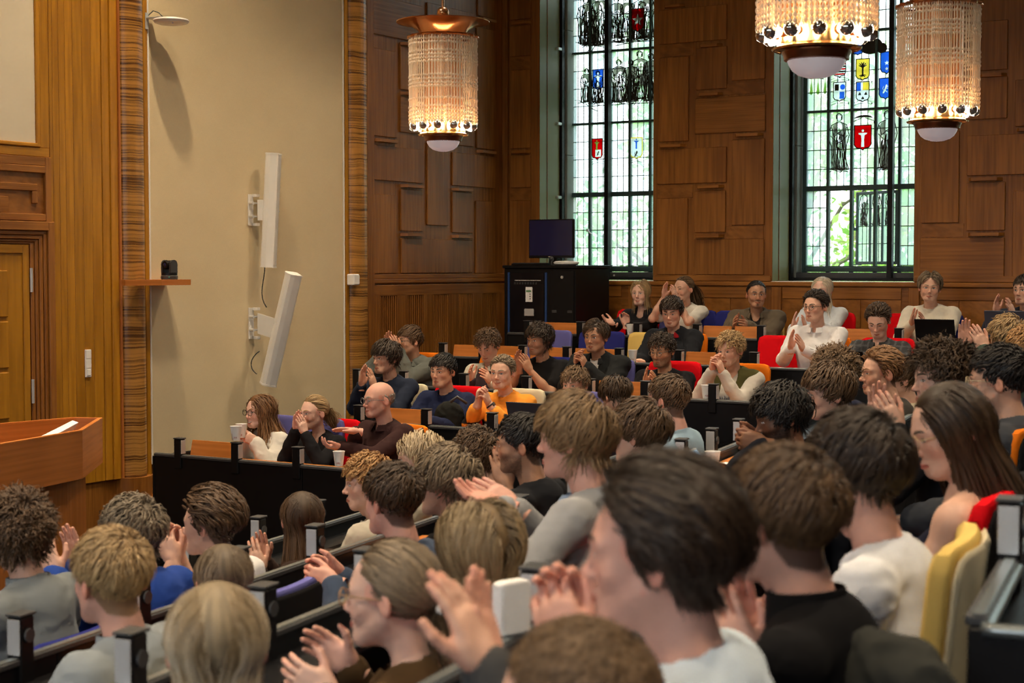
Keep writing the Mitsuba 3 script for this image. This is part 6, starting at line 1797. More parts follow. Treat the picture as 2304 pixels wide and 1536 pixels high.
person('laughing girl with long wavy brown hair, dark glasses and a white hoodie, holding a cup',head=(-1.823, 11.5, 1.06), psi=45, bpsi=31.5, tier=0.0, hands={'elev': 25, 'gap': 0.075, 'pose': 'hold', 'twist': 0, 'psi': 50, 'at': (-1.901, 11.307, 0.903)}, s=0.97, skin='pale', g={'fem': 1, 'jaw': 0.92}, hair=('longwavy', 'auburn', {'part': 0.01}), top={'kind': 'long', 'colour': (0.6, 0.58, 0.53), 'collar': 'hood', 'loose': 0.012, 'wrinkle': 0.016}, glasses=((0.012, 0.01, 0.01), False), smile=1.0, mouth=0.9, eye='brown', seed=1, strands=1150, chair_col='violet', turn_shoulder=10, who='laughing girl in the white hoodie')
person('girl with fair tied-back hair in a black cardigan, palms pressed together before her chin',head=(-1.398, 11.25, 1.073), psi=48, bpsi=31.5, tier=0.0, hands={'elev': 78, 'gap': 0.03, 'twist': 10, 'psi': 40, 'at': (-1.474, 11.043, 1.021)}, s=0.96, skin='pale', g={'fem': 1, 'jaw': 0.9}, hair=('tail', 'blond', {'tlen': 0.12}), top={'kind': 'long', 'colour': (0.01, 0.01, 0.012), 'collar': 'vee', 'jacket': None}, smile=0.45, eye='blue', seed=2, strands=1000, chair_col='red', watch=1, who='girl in the black cardigan')
person('balding man with rimless glasses and a dark brown shirt clapping in the front row',head=(-0.908, 10.87, 1.196), psi=60, bpsi=42, tier=0.0, hands=[(1, (-1.106, 10.55, 1.022), (-0.85, -0.25, 0.15), (0.2, -0.3, -0.9), 'flat'), (-1, (-1.207, 10.5, 0.918), (-0.75, -0.35, 0.1), (0.2, 0.2, 0.95), 'cup')], s=1.0, skin='rosy', g={'bald': 'fringe', 'jaw': 1.0, 'fat': 0.003, 'ear': 1.1}, hair=('buzz', 'grey'), top={'kind': 'long', 'colour': (0.035, 0.016, 0.016), 'collar': 'shirt'}, glasses=((0.2, 0.19, 0.19), False), smile=0.7, eye='blue', seed=3, chair_col='orange', who='balding man')
person('dark-haired young man in a navy jumper clapping with both hands held before his mouth',head=(-0.98, 12.4, 1.394), psi=48, bpsi=31.5, tier=0.17, hands={'elev': 80, 'gap': 0.06, 'psi': 25, 'twist': 14, 'at': (-1.104, 12.164, 1.261)}, skin='light', hair=('mop', 'dark', {'side': 0.08}), top={'kind': 'long', 'colour': (0.016, 0.022, 0.04), 'collar': 'crew'}, eye='brown', seed=4, strands=950, chair_col='cream', who='man clapping before his mouth')
person('young man with a short black fringe in a navy cable jumper, looking aside',head=(-0.527, 12.13, 1.307), psi=32, bpsi=31.5, tier=0.17, hands='desk', skin='light', g={'eyeo': 0.75, 'nose': 0.9, 'fat': 0.002}, hair=('fringe', 'black', {'top': 0.085, 'side': 0.025}), top={'kind': 'long', 'colour': (0.014, 0.02, 0.055), 'collar': 'crew', 'wrinkle': 0.012}, eye='dark', extra=badge_red, seed=5, strands=950, chair_col='red', who='man in the navy cable jumper')
person('smiling fair young man in an orange and black sweater with clasped hands and a smartwatch',head=(-0.073, 11.86, 1.315), psi=24, bpsi=31.5, tier=0.17, hands={'elev': 68, 'gap': 0.025, 'pose': 'curl', 'psi': 20, 'twist': 24, 'at': (-0.217, 11.616, 1.182)}, skin='fair', hair=('quiff', 'ash', {'top': 0.05, 'vol': 0.022}), top={'kind': 'long', 'colour': (0.72, 0.27, 0.035), 'collar': 'crew', 'sleeve': 0.62, 'pattern': orange_blocks}, smile=0.75, eye='blue', seed=6, chair_col='cream', watch=1, who='man in the orange sweater')
person('curly brown-haired youth looking left, only his head showing over the desks',head=(0.453, 11.53, 1.247), psi=30, bpsi=31.5, tier=0.17, hands='desk', s=0.97, skin='fair', hair=('wavy', 'midbrown', {'top': 0.09, 'vol': 0.036}), top={'kind': 'long', 'colour': (0.05, 0.05, 0.06), 'collar': 'crew'}, eye='green', seed=7, strands=950, chair_col='violet', who='curly youth behind the heads')
person('dark-brown mop of hair bent forward at the far end of the near front row',head=(0.671, 10.3, 1.263), psi=150, bpsi=112.5, tier=0.0, hands='desk', pitch=-28, skin='light', hair=('medium', 'darkbrown'), top={'kind': 'long', 'colour': (0.03, 0.03, 0.04), 'collar': 'crew'}, seed=8, chair_col='blue', face=False, who='bent dark-brown mop')
person('bearded-chin man with glasses and floppy hair in a grey cardigan, clapping beside his face',head=(-0.88, 13.76, 1.462), psi=62, bpsi=31.5, tier=0.34, hands={'elev': 72, 'gap': 0.1, 'psi': 60, 'twist': 10, 'at': (-1.029, 13.65, 1.455)}, skin='light', hair=('fringe', 'brown', {'top': 0.1, 'side': 0.06}), top={'kind': 'tee', 'colour': (0.03, 0.032, 0.036), 'collar': 'crew', 'jacket': {'colour': (0.105, 0.115, 0.105), 'open': 0.035, 'sleeve': 0.93}}, glasses=((0.05, 0.04, 0.035), False), beard=('moustache', 0.7), smile=0.3, eye='brown', seed=9, chair_col='orange', who='man in the grey cardigan')
person('curly-haired youth looking down at his clapping hands, cream and plum raglan top',head=(-0.2, 13.34, 1.444), psi=26, bpsi=31.5, tier=0.34, hands={'elev': 48, 'gap': 0.13, 'pose': 'open', 'psi': 25, 'at': (-0.277, 13.086, 1.219)}, pitch=-24, skin='fair', hair=('curly', 'brown', {'top': 0.075, 'vol': 0.036}), top={'kind': 'long', 'colour': (0.52, 0.5, 0.43), 'collar': 'shirt', 'pattern': raglan}, down=0.9, eye='brown', seed=10, strands=1000, chair_col='orange', who='youth in the raglan top')
person('man with thick wavy dark hair in a black printed tee, clapping',head=(0.222, 13.08, 1.501), psi=46, bpsi=31.5, tier=0.34, hands={'elev': 66, 'gap': 0.07, 'psi': 50, 'at': (0.079, 12.887, 1.337)}, skin='tan', hair=('wavy', 'dark', {'top': 0.1, 'side': 0.08, 'vol': 0.042, 'vside': 0.03}), top={'kind': 'tee', 'colour': (0.009, 0.009, 0.01), 'collar': 'crew'}, beard=('full', 0.3), smile=0.35, eye='dark', extra=script_print, seed=11, strands=1050, chair_col='blue', who='man in the black printed tee')
person('broad dark-haired man in a black zip jacket over a white tee, hands raised together',head=(0.67, 12.81, 1.538), psi=30, bpsi=31.5, tier=0.34, hands={'elev': 66, 'gap': 0.03, 'pose': 'cup', 'psi': 25, 'at': (0.531, 12.556, 1.385)}, skin='tan', g={'jaw': 1.06, 'wide': 1.05, 'browt': 1.2}, hair=('swept', 'darkbrown', {'top': 0.09, 'side': 0.045}), top={'kind': 'long', 'colour': (0.62, 0.62, 0.62), 'collar': 'crew', 'jacket': {'colour': (0.014, 0.016, 0.017), 'open': 0.045}}, eye='dark', extra=badge_grey, seed=12, strands=950, chair_col='violet', watch=1, who='man in the black zip jacket')
person('bearded man with round glasses and curly dark hair in a black jumper, clapping',head=(1.172, 12.5, 1.444), psi=35, bpsi=31.5, tier=0.34, hands={'elev': 58, 'gap': 0.055, 'psi': 20, 'at': (1.059, 12.237, 1.242)}, pitch=-8, skin='olive', hair=('curly', 'dark', {'top': 0.07, 'vol': 0.034, 'side': 0.035}), top={'kind': 'long', 'colour': (0.01, 0.01, 0.012), 'collar': 'crew'}, glasses=((0.12, 0.1, 0.08), True), beard=('full', 0.62), smile=0.3, eye='dark', seed=13, strands=1000, chair_col='red', who='bearded man with round glasses')
person('man with curly blond hair in an olive vest, hands folded before his face',head=(1.666, 12.2, 1.463), psi=40, bpsi=31.5, tier=0.34, hands={'elev': 72, 'gap': 0.03, 'pose': 'cup', 'psi': 30, 'twist': 20, 'at': (1.532, 11.992, 1.383)}, pitch=-4, skin='fair', hair=('curly', 'blond', {'top': 0.075, 'vol': 0.04}), top={'kind': 'long', 'colour': (0.44, 0.42, 0.38), 'collar': 'none', 'jacket': {'colour': (0.06, 0.058, 0.02), 'open': 0.06, 'vest': 1, 'collar': False, 'name': 'vest'}}, eye='blue', down=0.4, seed=14, strands=1050, chair_col='orange', extra=print_on_shirt, who='man in the olive vest')
person('dark-haired youth with a fringe in a black jacket with a red collar',head=(1.376, 13.79, 1.706), psi=20, bpsi=31.5, tier=0.51, hands='desk', pitch=-8, skin='fair', hair=('fringe', 'dark', {'top': 0.1, 'vol': 0.036}), top={'kind': 'long', 'colour': (0.015, 0.017, 0.02), 'collar': 'crew', 'jacket': {'colour': (0.014, 0.016, 0.02), 'open': 0.04, 'collar_colour': (0.3, 0.012, 0.018)}}, eye='brown', down=0.3, seed=15, strands=950, chair_col='orange', who='youth with the red collar')
person('dark-haired man with glasses in a white button-down shirt, clapping',head=(2.482, 13.1, 1.773), psi=44, bpsi=31.5, tier=0.51, hands={'elev': 62, 'gap': 0.055, 'psi': 30, 'twist': 30, 'at': (2.278, 12.84, 1.501)}, skin='fair', g={'jaw': 0.97}, hair=('quiff', 'dark', {'top': 0.07}), top={'kind': 'long', 'colour': (0.66, 0.665, 0.68), 'collar': 'shirt'}, glasses=((0.1, 0.07, 0.05), True), eye='brown', extra=badge_dark, seed=16, strands=950, chair_col='orange', watch=1, who='man in the white shirt')
person('young man looking down at a tablet, dark checked shirt',head=(2.938, 12.83, 1.665), psi=26, bpsi=31.5, tier=0.51, hands='desk', pitch=-24, skin='pale', g={'jaw': 0.95}, hair=('quiff', 'darkbrown', {'top': 0.08, 'vol': 0.04}), top={'kind': 'long', 'colour': (0.04, 0.042, 0.045), 'collar': 'shirt', 'pattern': checks}, down=0.9, eye='brown', seed=17, strands=950, chair_col='red', who='man in the checked shirt')
person('fair girl with chin-length hair in a black top, one hand spread open',head=(1.216, 15.15, 1.852), psi=24, bpsi=31.5, tier=0.68, hands=[(1, (0.88, 14.8, 1.599), (-0.85, -0.3, 0.35), (0.2, -0.5, 0.8), 'open'), (-1, (1.053, 14.75, 1.633), (0.05, -0.1, 1), (-0.4, -0.9, 0.1), 'cup')], s=0.96, skin='pale', g={'fem': 1, 'jaw': 0.94}, hair=('bob', 'blond', {'part': 0.01, 'top': 0.27, 'side': 0.17}), top={'kind': 'long', 'colour': (0.01, 0.01, 0.012), 'collar': 'vee'}, smile=0.85, mouth=0.35, eye='blue', seed=18, strands=950, chair_col='violet', who='fair girl in black')
person('smiling girl with a long ponytail in a white tee, clapping at eye level',head=(1.599, 14.92, 1.893), psi=48, bpsi=31.5, tier=0.68, hands={'elev': 78, 'gap': 0.08, 'psi': 40, 'at': (1.45, 14.751, 1.875)}, s=0.95, skin='fair', g={'fem': 1, 'jaw': 0.92}, hair=('tail', 'midbrown', {'tlen': 0.3, 'tie': (0, -0.12, 0.035)}), top={'kind': 'tee', 'colour': (0.62, 0.6, 0.54), 'collar': 'crew'}, smile=0.9, mouth=0.3, eye='brown', seed=19, strands=1000, chair_col='blue', who='ponytailed girl in the white tee')
person('dark man with slicked-back hair and a moustache in a brown jacket, clapping low',head=(2.219, 14.53, 1.85), psi=0, bpsi=16, tier=0.68, hands={'elev': 22, 'gap': 0.07, 'psi': 20, 'pose': 'open', 'at': (2.022, 14.211, 1.599)}, skin='tan', hair=('bun', 'black'), top={'kind': 'long', 'colour': (0.012, 0.012, 0.013), 'collar': 'vee', 'jacket': {'colour': (0.105, 0.085, 0.06), 'open': 0.045}}, beard=('moustache', 0.8), smile=0.55, eye='dark', seed=20, strands=700, chair_col='yellow', who='man in the brown jacket')
person('girl with long platinum hair in pale blue, half hidden by the man in white',head=(2.748, 14.2, 1.895), psi=30, bpsi=31.5, tier=0.68, hands={'elev': 76, 'gap': 0.07, 'psi': 20, 'at': (2.499, 13.918, 1.621)}, s=0.96, skin='pale', g={'fem': 1, 'jaw': 0.92}, hair=('long', 'platinum', {'top': 0.4, 'side': 0.32}), top={'kind': 'long', 'colour': (0.52, 0.57, 0.62), 'collar': 'crew'}, smile=0.5, eye='blue', seed=21, strands=1150, chair_col='red', who='platinum-haired girl')
person('fair man with curtained hair and a cream jumper, smiling behind a black laptop',head=(3.576, 13.7, 1.921), psi=14, bpsi=31.5, tier=0.68, hands={'elev': 45, 'gap': 0.06, 'psi': 20, 'at': (3.401, 13.418, 1.668)}, roll=4, skin='fair', g={'jaw': 1.0}, hair=('swept', 'ash', {'part': 0.0, 'top': 0.085, 'side': 0.04, 'front': 0.08}), top={'kind': 'long', 'colour': (0.62, 0.58, 0.49), 'collar': 'crew'}, smile=0.5, eye='blue', seed=22, strands=950, chair_col='blue', who='man in the cream jumper')
person('dark-haired man in a striped top at the right edge of the back row, clapping',head=(4.258, 13.29, 1.908), psi=50, bpsi=31.5, tier=0.68, hands={'elev': 68, 'gap': 0.1, 'psi': 40, 'at': (4.009, 13.06, 1.781)}, skin='fair', hair=('short', 'dark'), top={'kind': 'long', 'colour': (0.03, 0.035, 0.05), 'collar': 'shirt'}, eye='dark', seed=23, chair_col='violet', who='man at the right edge of the back row')
person('fair-haired head from behind near the right edge, hands raised',head=(2.85, 9.2, 1.686), psi=150, bpsi=112.5, tier=0.51, hands={'elev': 72, 'gap': 0.16, 'psi': 80, 'at': (2.626, 9.134, 1.709)}, s=0.97, skin='fair', hair=('wavy', 'blond'), top={'kind': 'long', 'colour': (0.04, 0.06, 0.05), 'collar': 'crew'}, seed=31, strands=1000, chair_col='blue', face=False, who='fair head near the right edge')
person('ginger-haired man cut off by the right edge of the picture',head=(2.465, 7.6, 1.678), psi=95, bpsi=112.5, tier=0.51, hands='lap', skin='rosy', hair=('wavy', 'ginger'), top={'kind': 'long', 'colour': (0.03, 0.035, 0.07), 'collar': 'crew'}, beard=('full', 0.5), seed=34, strands=1000, chair_col='violet', who='ginger man at the right edge')
person('brown-haired man in a beige hoodie, mostly hidden behind the curly dark head',head=(2.336, 9.6, 1.427), psi=95, bpsi=112.5, tier=0.34, hands='lap', skin='fair', hair=('medium', 'brown'), top={'kind': 'long', 'colour': (0.36, 0.31, 0.22), 'collar': 'hood'}, seed=35, chair_col='cream', lean=-0.06, who='man in the beige hoodie')
person('head of tight light-brown curls seen from behind in the third row',head=(1.663, 8.25, 1.545), psi=135, bpsi=112.5, tier=0.34, hands='lap', skin='fair', hair=('afro', 'midbrown', {'top': 0.075, 'side': 0.06, 'vol': 0.042, 'vside': 0.03}), top={'kind': 'long', 'colour': (0.025, 0.03, 0.06), 'collar': 'crew'}, seed=36, strands=1350, chair_col='red', face=False, who='light-brown curls')
person('smiling brown-haired man in profile with a long nose, right of the light-brown curls',head=(2.007, 8.7, 1.524), psi=82, bpsi=112.5, tier=0.34, hands='lap', skin='fair', g={'nose': 1.2, 'ear': 1.15}, hair=('quiff', 'auburn', {'top': 0.08, 'vol': 0.036, 'side': 0.035}), top={'kind': 'long', 'colour': (0.05, 0.045, 0.04), 'collar': 'crew'}, smile=0.9, mouth=0.2, eye='brown', seed=37, strands=1000, chair_col='orange', lean=-0.06, who='long-nosed smiling man')
person('grinning youth in profile with a brown bowl cut and a dark blue top',head=(1.481, 7.49, 1.508), psi=84, bpsi=112.5, tier=0.34, hands='lap', pitch=-3, skin='fair', g={'ear': 1.15, 'nose': 1.1}, hair=('mop', 'brown', {'top': 0.11, 'side': 0.06}), top={'kind': 'long', 'colour': (0.022, 0.024, 0.06), 'collar': 'shirt'}, smile=1.0, mouth=0.25, eye='brown', seed=38, strands=1150, chair_col='violet', lean=-0.06, who='grinning bowl-cut youth')
person('black-haired bearded man in profile, looking down the hall',head=(1.13, 6.7, 1.47), psi=86, bpsi=112.5, tier=0.34, hands={'elev': 15, 'gap': 0.06, 'psi': 88, 'pose': 'curl', 'at': (0.97, 6.688, 1.383)}, pitch=-12, skin='brown', g={'nose': 1.2}, hair=('wavy', 'black', {'top': 0.12, 'side': 0.065, 'vol': 0.042, 'vside': 0.026}), top={'kind': 'long', 'colour': (0.015, 0.016, 0.022), 'collar': 'shirt'}, beard=('full', 0.92), eye='dark', seed=39, strands=1350, chair_col='blue', lean=-0.06, who='black-haired bearded man')
person('brown-haired man from behind in a light denim shirt',head=(0.78, 8.0, 1.432), psi=128, bpsi=112.5, tier=0.17, hands='lap', skin='rosy', g={'ear': 1.15}, hair=('short', 'brown', {'top': 0.06}), top={'kind': 'long', 'colour': (0.2, 0.29, 0.37), 'collar': 'shirt'}, seed=40, strands=1000, chair_col='red', face=False, lean=-0.06, who='man in the denim shirt')
person('brown-haired man with thin dark glasses seen from behind, before the denim shirt',head=(0.498, 6.25, 1.445), psi=122, bpsi=112.5, tier=0.34, hands='lap', skin='fair', hair=('medium', 'brown', {'top': 0.1, 'side': 0.05}), top={'kind': 'long', 'colour': (0.1, 0.14, 0.2), 'collar': 'shirt'}, glasses=((0.05, 0.035, 0.02), False), seed=41, strands=1350, chair_col='cream', who='brown-haired man with thin glasses')
person('tousled brown head from behind in the near front row, dark top',head=(-0.17, 7.6, 1.198), psi=132, bpsi=112.5, tier=0.0, hands='lap', skin='fair', hair=('wavy', 'brown', {'top': 0.08}), top={'kind': 'long', 'colour': (0.012, 0.012, 0.016), 'collar': 'crew'}, seed=43, strands=1150, chair_col='blue', face=False, lean=-0.06, who='tousled brown head')
person('dark-haired stubbled man in profile in a black tee, hand raised by his face',head=(0.037, 6.6, 1.364), psi=98, bpsi=112.5, tier=0.17, hands={'elev': 82, 'gap': 0.04, 'psi': 95, 'at': (-0.044, 6.623, 1.284)}, skin='tan', hair=('short', 'black', {'top': 0.055}), top={'kind': 'tee', 'colour': (0.01, 0.011, 0.014), 'collar': 'crew'}, beard=('full', 0.6), eye='dark', seed=42, strands=1050, chair_col='orange', watch=1, who='stubbled man in the black tee')
person('fair-haired youth in profile in the near front row',head=(-0.455, 7.8, 1.161), psi=86, bpsi=112.5, tier=0.0, hands='lap', skin='pale', hair=('swept', 'fairblond', {'part': 0.02, 'top': 0.1}), top={'kind': 'long', 'colour': (0.45, 0.42, 0.34), 'collar': 'shirt'}, eye='blue', seed=44, strands=1150, chair_col='orange', who='fair youth in profile')
person('man with blond-topped dark hair seen from behind in a black top',head=(-0.248, 5.95, 1.293), psi=116, bpsi=112.5, tier=0.17, hands='lap', skin='fair', hair=('mop', 'ash', {'top': 0.11, 'side': 0.05, 'cols': None}), top={'kind': 'long', 'colour': (0.01, 0.01, 0.012), 'collar': 'zip'}, seed=45, strands=1350, chair_col='blue', beard=('full', 0.25), who='blond-topped man in black')
person('fair curly-haired man in profile, front row of the near block',head=(-0.665, 7.35, 1.1), psi=80, bpsi=112.5, tier=0.0, hands='lap', skin='fair', g={'nose': 1.1}, hair=('wavy', 'ginger', {'top': 0.075, 'cols': None}), top={'kind': 'long', 'colour': (0.5, 0.46, 0.38), 'collar': 'shirt'}, eye='blue', seed=46, strands=1150, chair_col='cream', who='curly fair man in profile')
person('brown-haired man from behind in a navy shirt, clapping low to his left',head=(-0.42, 5.57, 1.282), psi=136, bpsi=112.5, tier=0.17, hands={'elev': 18, 'gap': 0.07, 'psi': 100, 'pose': 'cup', 'at': (-0.689, 5.643, 1.014)}, skin='rosy', hair=('short', 'darkbrown', {'top': 0.07, 'vol': 0.028}), top={'kind': 'long', 'colour': (0.045, 0.065, 0.11), 'collar': 'shirt'}, seed=47, strands=1350, chair_col='orange', face=False, who='man in the navy shirt')
person('girl with long straight brown hair seen from behind in the near front row',head=(-0.904, 6.84, 1.019), psi=165, bpsi=112.5, tier=0.0, hands={'elev': 76, 'gap': 0.06, 'psi': 100, 'at': (-1.104, 6.899, 0.866)}, s=0.96, skin='fair', g={'fem': 1}, hair=('long', 'brown', {'top': 0.5}), top={'kind': 'long', 'colour': (0.035, 0.022, 0.018), 'collar': 'crew'}, seed=48, strands=1500, sw=0.0036, chair_col='red', face=False, who='long brown-haired girl')
person('man with a swept-up brown quiff in a white tee, clapping in the near front row',head=(-1.18, 6.2, 1.099), psi=108, bpsi=112.5, tier=0.0, hands={'elev': 74, 'gap': 0.045, 'psi': 105, 'pose': 'cup', 'at': (-1.35, 6.283, 1.026)}, skin='fair', hair=('quiff', 'brown', {'top': 0.1, 'vol': 0.05, 'vside': 0.018}), top={'kind': 'tee', 'colour': (0.66, 0.66, 0.66), 'collar': 'crew'}, eye='brown', seed=49, strands=1700, chair_col='violet', who='man in the white tee')
person('man with wavy grey-brown hair in a bright blue fleece, clapping',head=(-1.378, 5.77, 1.13), psi=128, bpsi=112.5, tier=0.0, hands={'elev': 74, 'gap': 0.1, 'psi': 115, 'at': (-1.686, 5.931, 1.039)}, skin='fair', hair=('wavy', 'ash', {'top': 0.1, 'cols': ((0.06, 0.045, 0.03), (0.15, 0.115, 0.075), (0.25, 0.2, 0.14))}), top={'kind': 'long', 'colour': (0.02, 0.055, 0.27), 'collar': 'zip', 'loose': 0.012}, seed=50, strands=1700, chair_col='blue', face=False, watch=1, who='man in the blue fleece')
person('head of brown curls from behind at the left edge, grey jumper',head=(-1.627, 5.24, 1.213), psi=152, bpsi=112.5, tier=0.0, hands='lap', skin='fair', hair=('afro', 'brown', {'top': 0.085, 'side': 0.065, 'vol': 0.046, 'vside': 0.032}), top={'kind': 'long', 'colour': (0.17, 0.19, 0.2), 'collar': 'turtle', 'loose': 0.01}, seed=51, strands=1900, chair_col='blue', face=False, who='brown curls at the left edge')
person('short-haired blond man from behind in a grey zip-neck jumper',head=(-1.056, 4.17, 1.281), psi=134, bpsi=112.5, tier=0.17, hands='lap', skin='rosy', g={'ear': 1.1}, hair=('short', 'blond', {'top': 0.075, 'vol': 0.03, 'side': 0.026}), top={'kind': 'long', 'colour': (0.23, 0.26, 0.28), 'collar': 'zip', 'loose': 0.01}, seed=52, strands=2300, sw=0.002, S=9, fine=0.9, chair_col='yellow', face=False, who='blond man in the zip-neck jumper')
person('girl with long fair hair and a centre parting in a red jacket, from behind',head=(-0.94, 5.15, 1.084), psi=158, bpsi=112.5, tier=0.17, hands='lap', s=0.97, skin='fair', g={'fem': 1}, hair=('long', 'ash', {'part': -0.01, 'top': 0.48, 'side': 0.4}), top={'kind': 'long', 'colour': (0.38, 0.025, 0.03), 'collar': 'shirt', 'loose': 0.015}, nk=0.62, seed=53, strands=2300, sw=0.0024, chair_col='violet', face=False, extra=scarf, who='girl in the red jacket')
person('girl with long pale blond hair seen from behind at the bottom edge',head=(-0.552, 2.96, 1.393), psi=168, bpsi=112.5, tier=0.34, hands='lap', s=0.98, skin='fair', g={'fem': 1}, hair=('long', 'fairblond', {'part': 0.0, 'top': 0.48, 'side': 0.42, 'cols': ((0.16, 0.105, 0.045), (0.4, 0.31, 0.19), (0.66, 0.58, 0.45))}), top={'kind': 'long', 'colour': (0.04, 0.04, 0.045), 'collar': 'crew'}, seed=54, strands=2600, sw=0.0024, chair_col='blue', face=False, who='pale blonde girl at the bottom edge')
person('dark blond head with a chin-length bob seen from behind, left of the grey jumper',head=(-0.085, 3.98, 1.386), psi=146, bpsi=112.5, tier=0.34, hands='lap', skin='fair', hair=('bob', 'midbrown', {'top': 0.2, 'side': 0.17, 'vol': 0.034, 'vside': 0.028, 'cols': ((0.07, 0.045, 0.02), (0.22, 0.145, 0.068), (0.38, 0.29, 0.17))}), top={'kind': 'long', 'colour': (0.4, 0.4, 0.4), 'collar': 'crew'}, seed=55, strands=2600, sw=0.0022, chair_col='cream', face=False, who='dark blond bob')
person('girl with a fair ponytail and thin glasses in a brown top, from behind',head=(-0.272, 3.57, 1.364), psi=106, bpsi=112.5, tier=0.34, hands={'elev': 30, 'gap': 0.17, 'psi': 100, 'pose': 'open', 'at': (-0.45, 3.639, 1.188)}, s=0.97, skin='pale', g={'fem': 1, 'jaw': 0.92}, hair=('tail', 'ash', {'tlen': 0.26, 'tie': (0, -0.125, -0.035), 'tiecol': (0.7, 0.7, 0.7)}), top={'kind': 'long', 'colour': (0.055, 0.032, 0.014), 'collar': 'shirt'}, glasses=((0.38, 0.22, 0.1), True), smile=0.4, eye='blue', seed=56, strands=2200, sw=0.0026, fine=0.9, chair_col='red', who='girl with the fair ponytail')
person('tall man with thick light-brown hair in a grey jumper over a blue shirt, clapping',head=(0.187, 4.85, 1.578), psi=112, bpsi=112.5, tier=0.34, hands=[(1, (-0.053, 4.7, 1.429), (-0.8, 0.15, 0.55), (-0.45, 0.75, -0.4), 'flat'), (-1, (-0.098, 4.62, 1.43), (-0.92, 0.15, 0.3), (0.35, -0.3, 0.85), 'open')], skin='rosy', hair=('mop', 'midbrown', {'top': 0.13, 'side': 0.085, 'vol': 0.04, 'cols': ((0.055, 0.032, 0.015), (0.17, 0.1, 0.045), (0.34, 0.22, 0.11))}), top={'kind': 'long', 'colour': (0.27, 0.275, 0.285), 'collar': 'shirt', 'collar_colour': (0.3, 0.4, 0.55)}, seed=57, strands=2500, sw=0.0021, S=9, fine=0.9, chair_col='red', beard=('full', 0.12), who='tall man in the grey jumper')
person('girl with long dark hair and thin glasses in a strappy top, looking down',head=(1.152, 4.2, 1.672), psi=86, bpsi=118, tier=0.51, hands='lap', pitch=-16, s=0.98, skin='fair', g={'fem': 1, 'jaw': 0.95}, hair=('long', 'darkbrown', {'part': 0.0, 'top': 0.46, 'side': 0.38, 'vol': 0.034, 'vside': 0.032}), top={'kind': 'tank', 'colour': (0.012, 0.014, 0.03), 'collar': 'none'}, glasses=((0.45, 0.3, 0.15), True), eye='dark', seed=58, strands=2200, sw=0.003, fine=0.9, chair_col='red', lean=-0.06, who='girl in the strappy top')
person('man in profile with a big head of dark curls, clapping',head=(1.664, 6.2, 1.664), psi=80, bpsi=112.5, tier=0.51, hands={'elev': 72, 'gap': 0.11, 'psi': 85, 'at': (1.433, 6.165, 1.558)}, skin='fair', hair=('afro', 'darkbrown', {'top': 0.09, 'side': 0.07, 'vol': 0.055, 'vside': 0.036}), top={'kind': 'long', 'colour': (0.012, 0.012, 0.014), 'collar': 'crew'}, eye='brown', seed=59, strands=1400, chair_col='blue', who='big head of dark curls')
person('man with cropped black hair and glasses in a dark grey coat, from behind',head=(1.797, 5.9, 1.677), psi=116, bpsi=125, tier=0.51, hands='lap', skin='light', g={'fat': 0.004}, hair=('fringe', 'black', {'top': 0.06, 'side': 0.014, 'vol': 0.03, 'vside': 0.006}), top={'kind': 'long', 'colour': (0.04, 0.044, 0.052), 'collar': 'shirt', 'loose': 0.015}, glasses=((0.5, 0.4, 0.25), False), seed=60, strands=1350, chair_col='orange', lean=-0.06, who='man in the dark grey coat')
person('dark-haired man from behind in a white tee',head=(0.765, 3.54, 1.644), psi=142, bpsi=112.5, tier=0.51, hands='lap', skin='rosy', hair=('medium', 'dark', {'top': 0.09, 'vol': 0.036, 'side': 0.035}), top={'kind': 'tee', 'colour': (0.66, 0.68, 0.72), 'collar': 'crew'}, seed=61, strands=2600, sw=0.0022, S=9, fine=0.9, chair_col='yellow', face=False, who='man in the white tee on the right')
person('brown-haired man from behind in a black turtleneck, bracelet on his wrist',head=(0.505, 2.97, 1.629), psi=140, bpsi=112.5, tier=0.51, hands={'elev': 72, 'gap': 0.05, 'psi': 110, 'at': (0.431, 3.073, 1.419)}, skin='rosy', g={'ear': 1.05}, hair=('short', 'darkbrown', {'top': 0.085, 'vol': 0.032, 'side': 0.03, 'cols': ((0.022, 0.012, 0.007), (0.055, 0.03, 0.015), (0.16, 0.09, 0.042))}), top={'kind': 'long', 'colour': (0.006, 0.006, 0.007), 'collar': 'turtle'}, seed=62, strands=3000, sw=0.002, S=9, fine=0.85, chair_col='blue', face=False, watch=2, who='man in the black turtleneck')
person('dark-haired man in profile with a pale blue shirt, hand before his chin',head=(0.219, 2.42, 1.666), psi=108, bpsi=112.5, tier=0.51, hands={'elev': 72, 'gap': 0.03, 'psi': 105, 'pose': 'cup', 'at': (0.076, 2.62, 1.549)}, skin='rosy', hair=('quiff', 'dark', {'top': 0.13, 'side': 0.06, 'vol': 0.046, 'vside': 0.018, 'sweep': 0}), top={'kind': 'long', 'colour': (0.5, 0.58, 0.66), 'collar': 'shirt'}, seed=63, strands=3200, sw=0.002, S=9, fine=0.8, chair_col='blue', who='man in the pale blue shirt')
person('close-cropped head at the bottom edge with a large raised clapping hand',head=(0.08, 2.02, 1.529), psi=120, bpsi=112.5, tier=0.51, hands=[(1, (-0.072, 2.42, 1.563), (-0.42, 0.1, 0.9), (-0.88, 0.4, -0.3), 'flat'), (-1, (-0.049, 2.5, 1.54), (-0.22, 0.15, 0.95), (0.88, -0.4, 0.2), 'flat')], skin='fair', hair=('buzz', 'midbrown', {'top': 0.016, 'side': 0.012, 'vol': 0.008}), top={'kind': 'long', 'colour': (0.05, 0.05, 0.05), 'collar': 'crew'}, seed=64, strands=5200, sw=0.0017, S=5, fine=0.8, chair_col='violet', face=False, who='close-cropped head at the bottom edge')

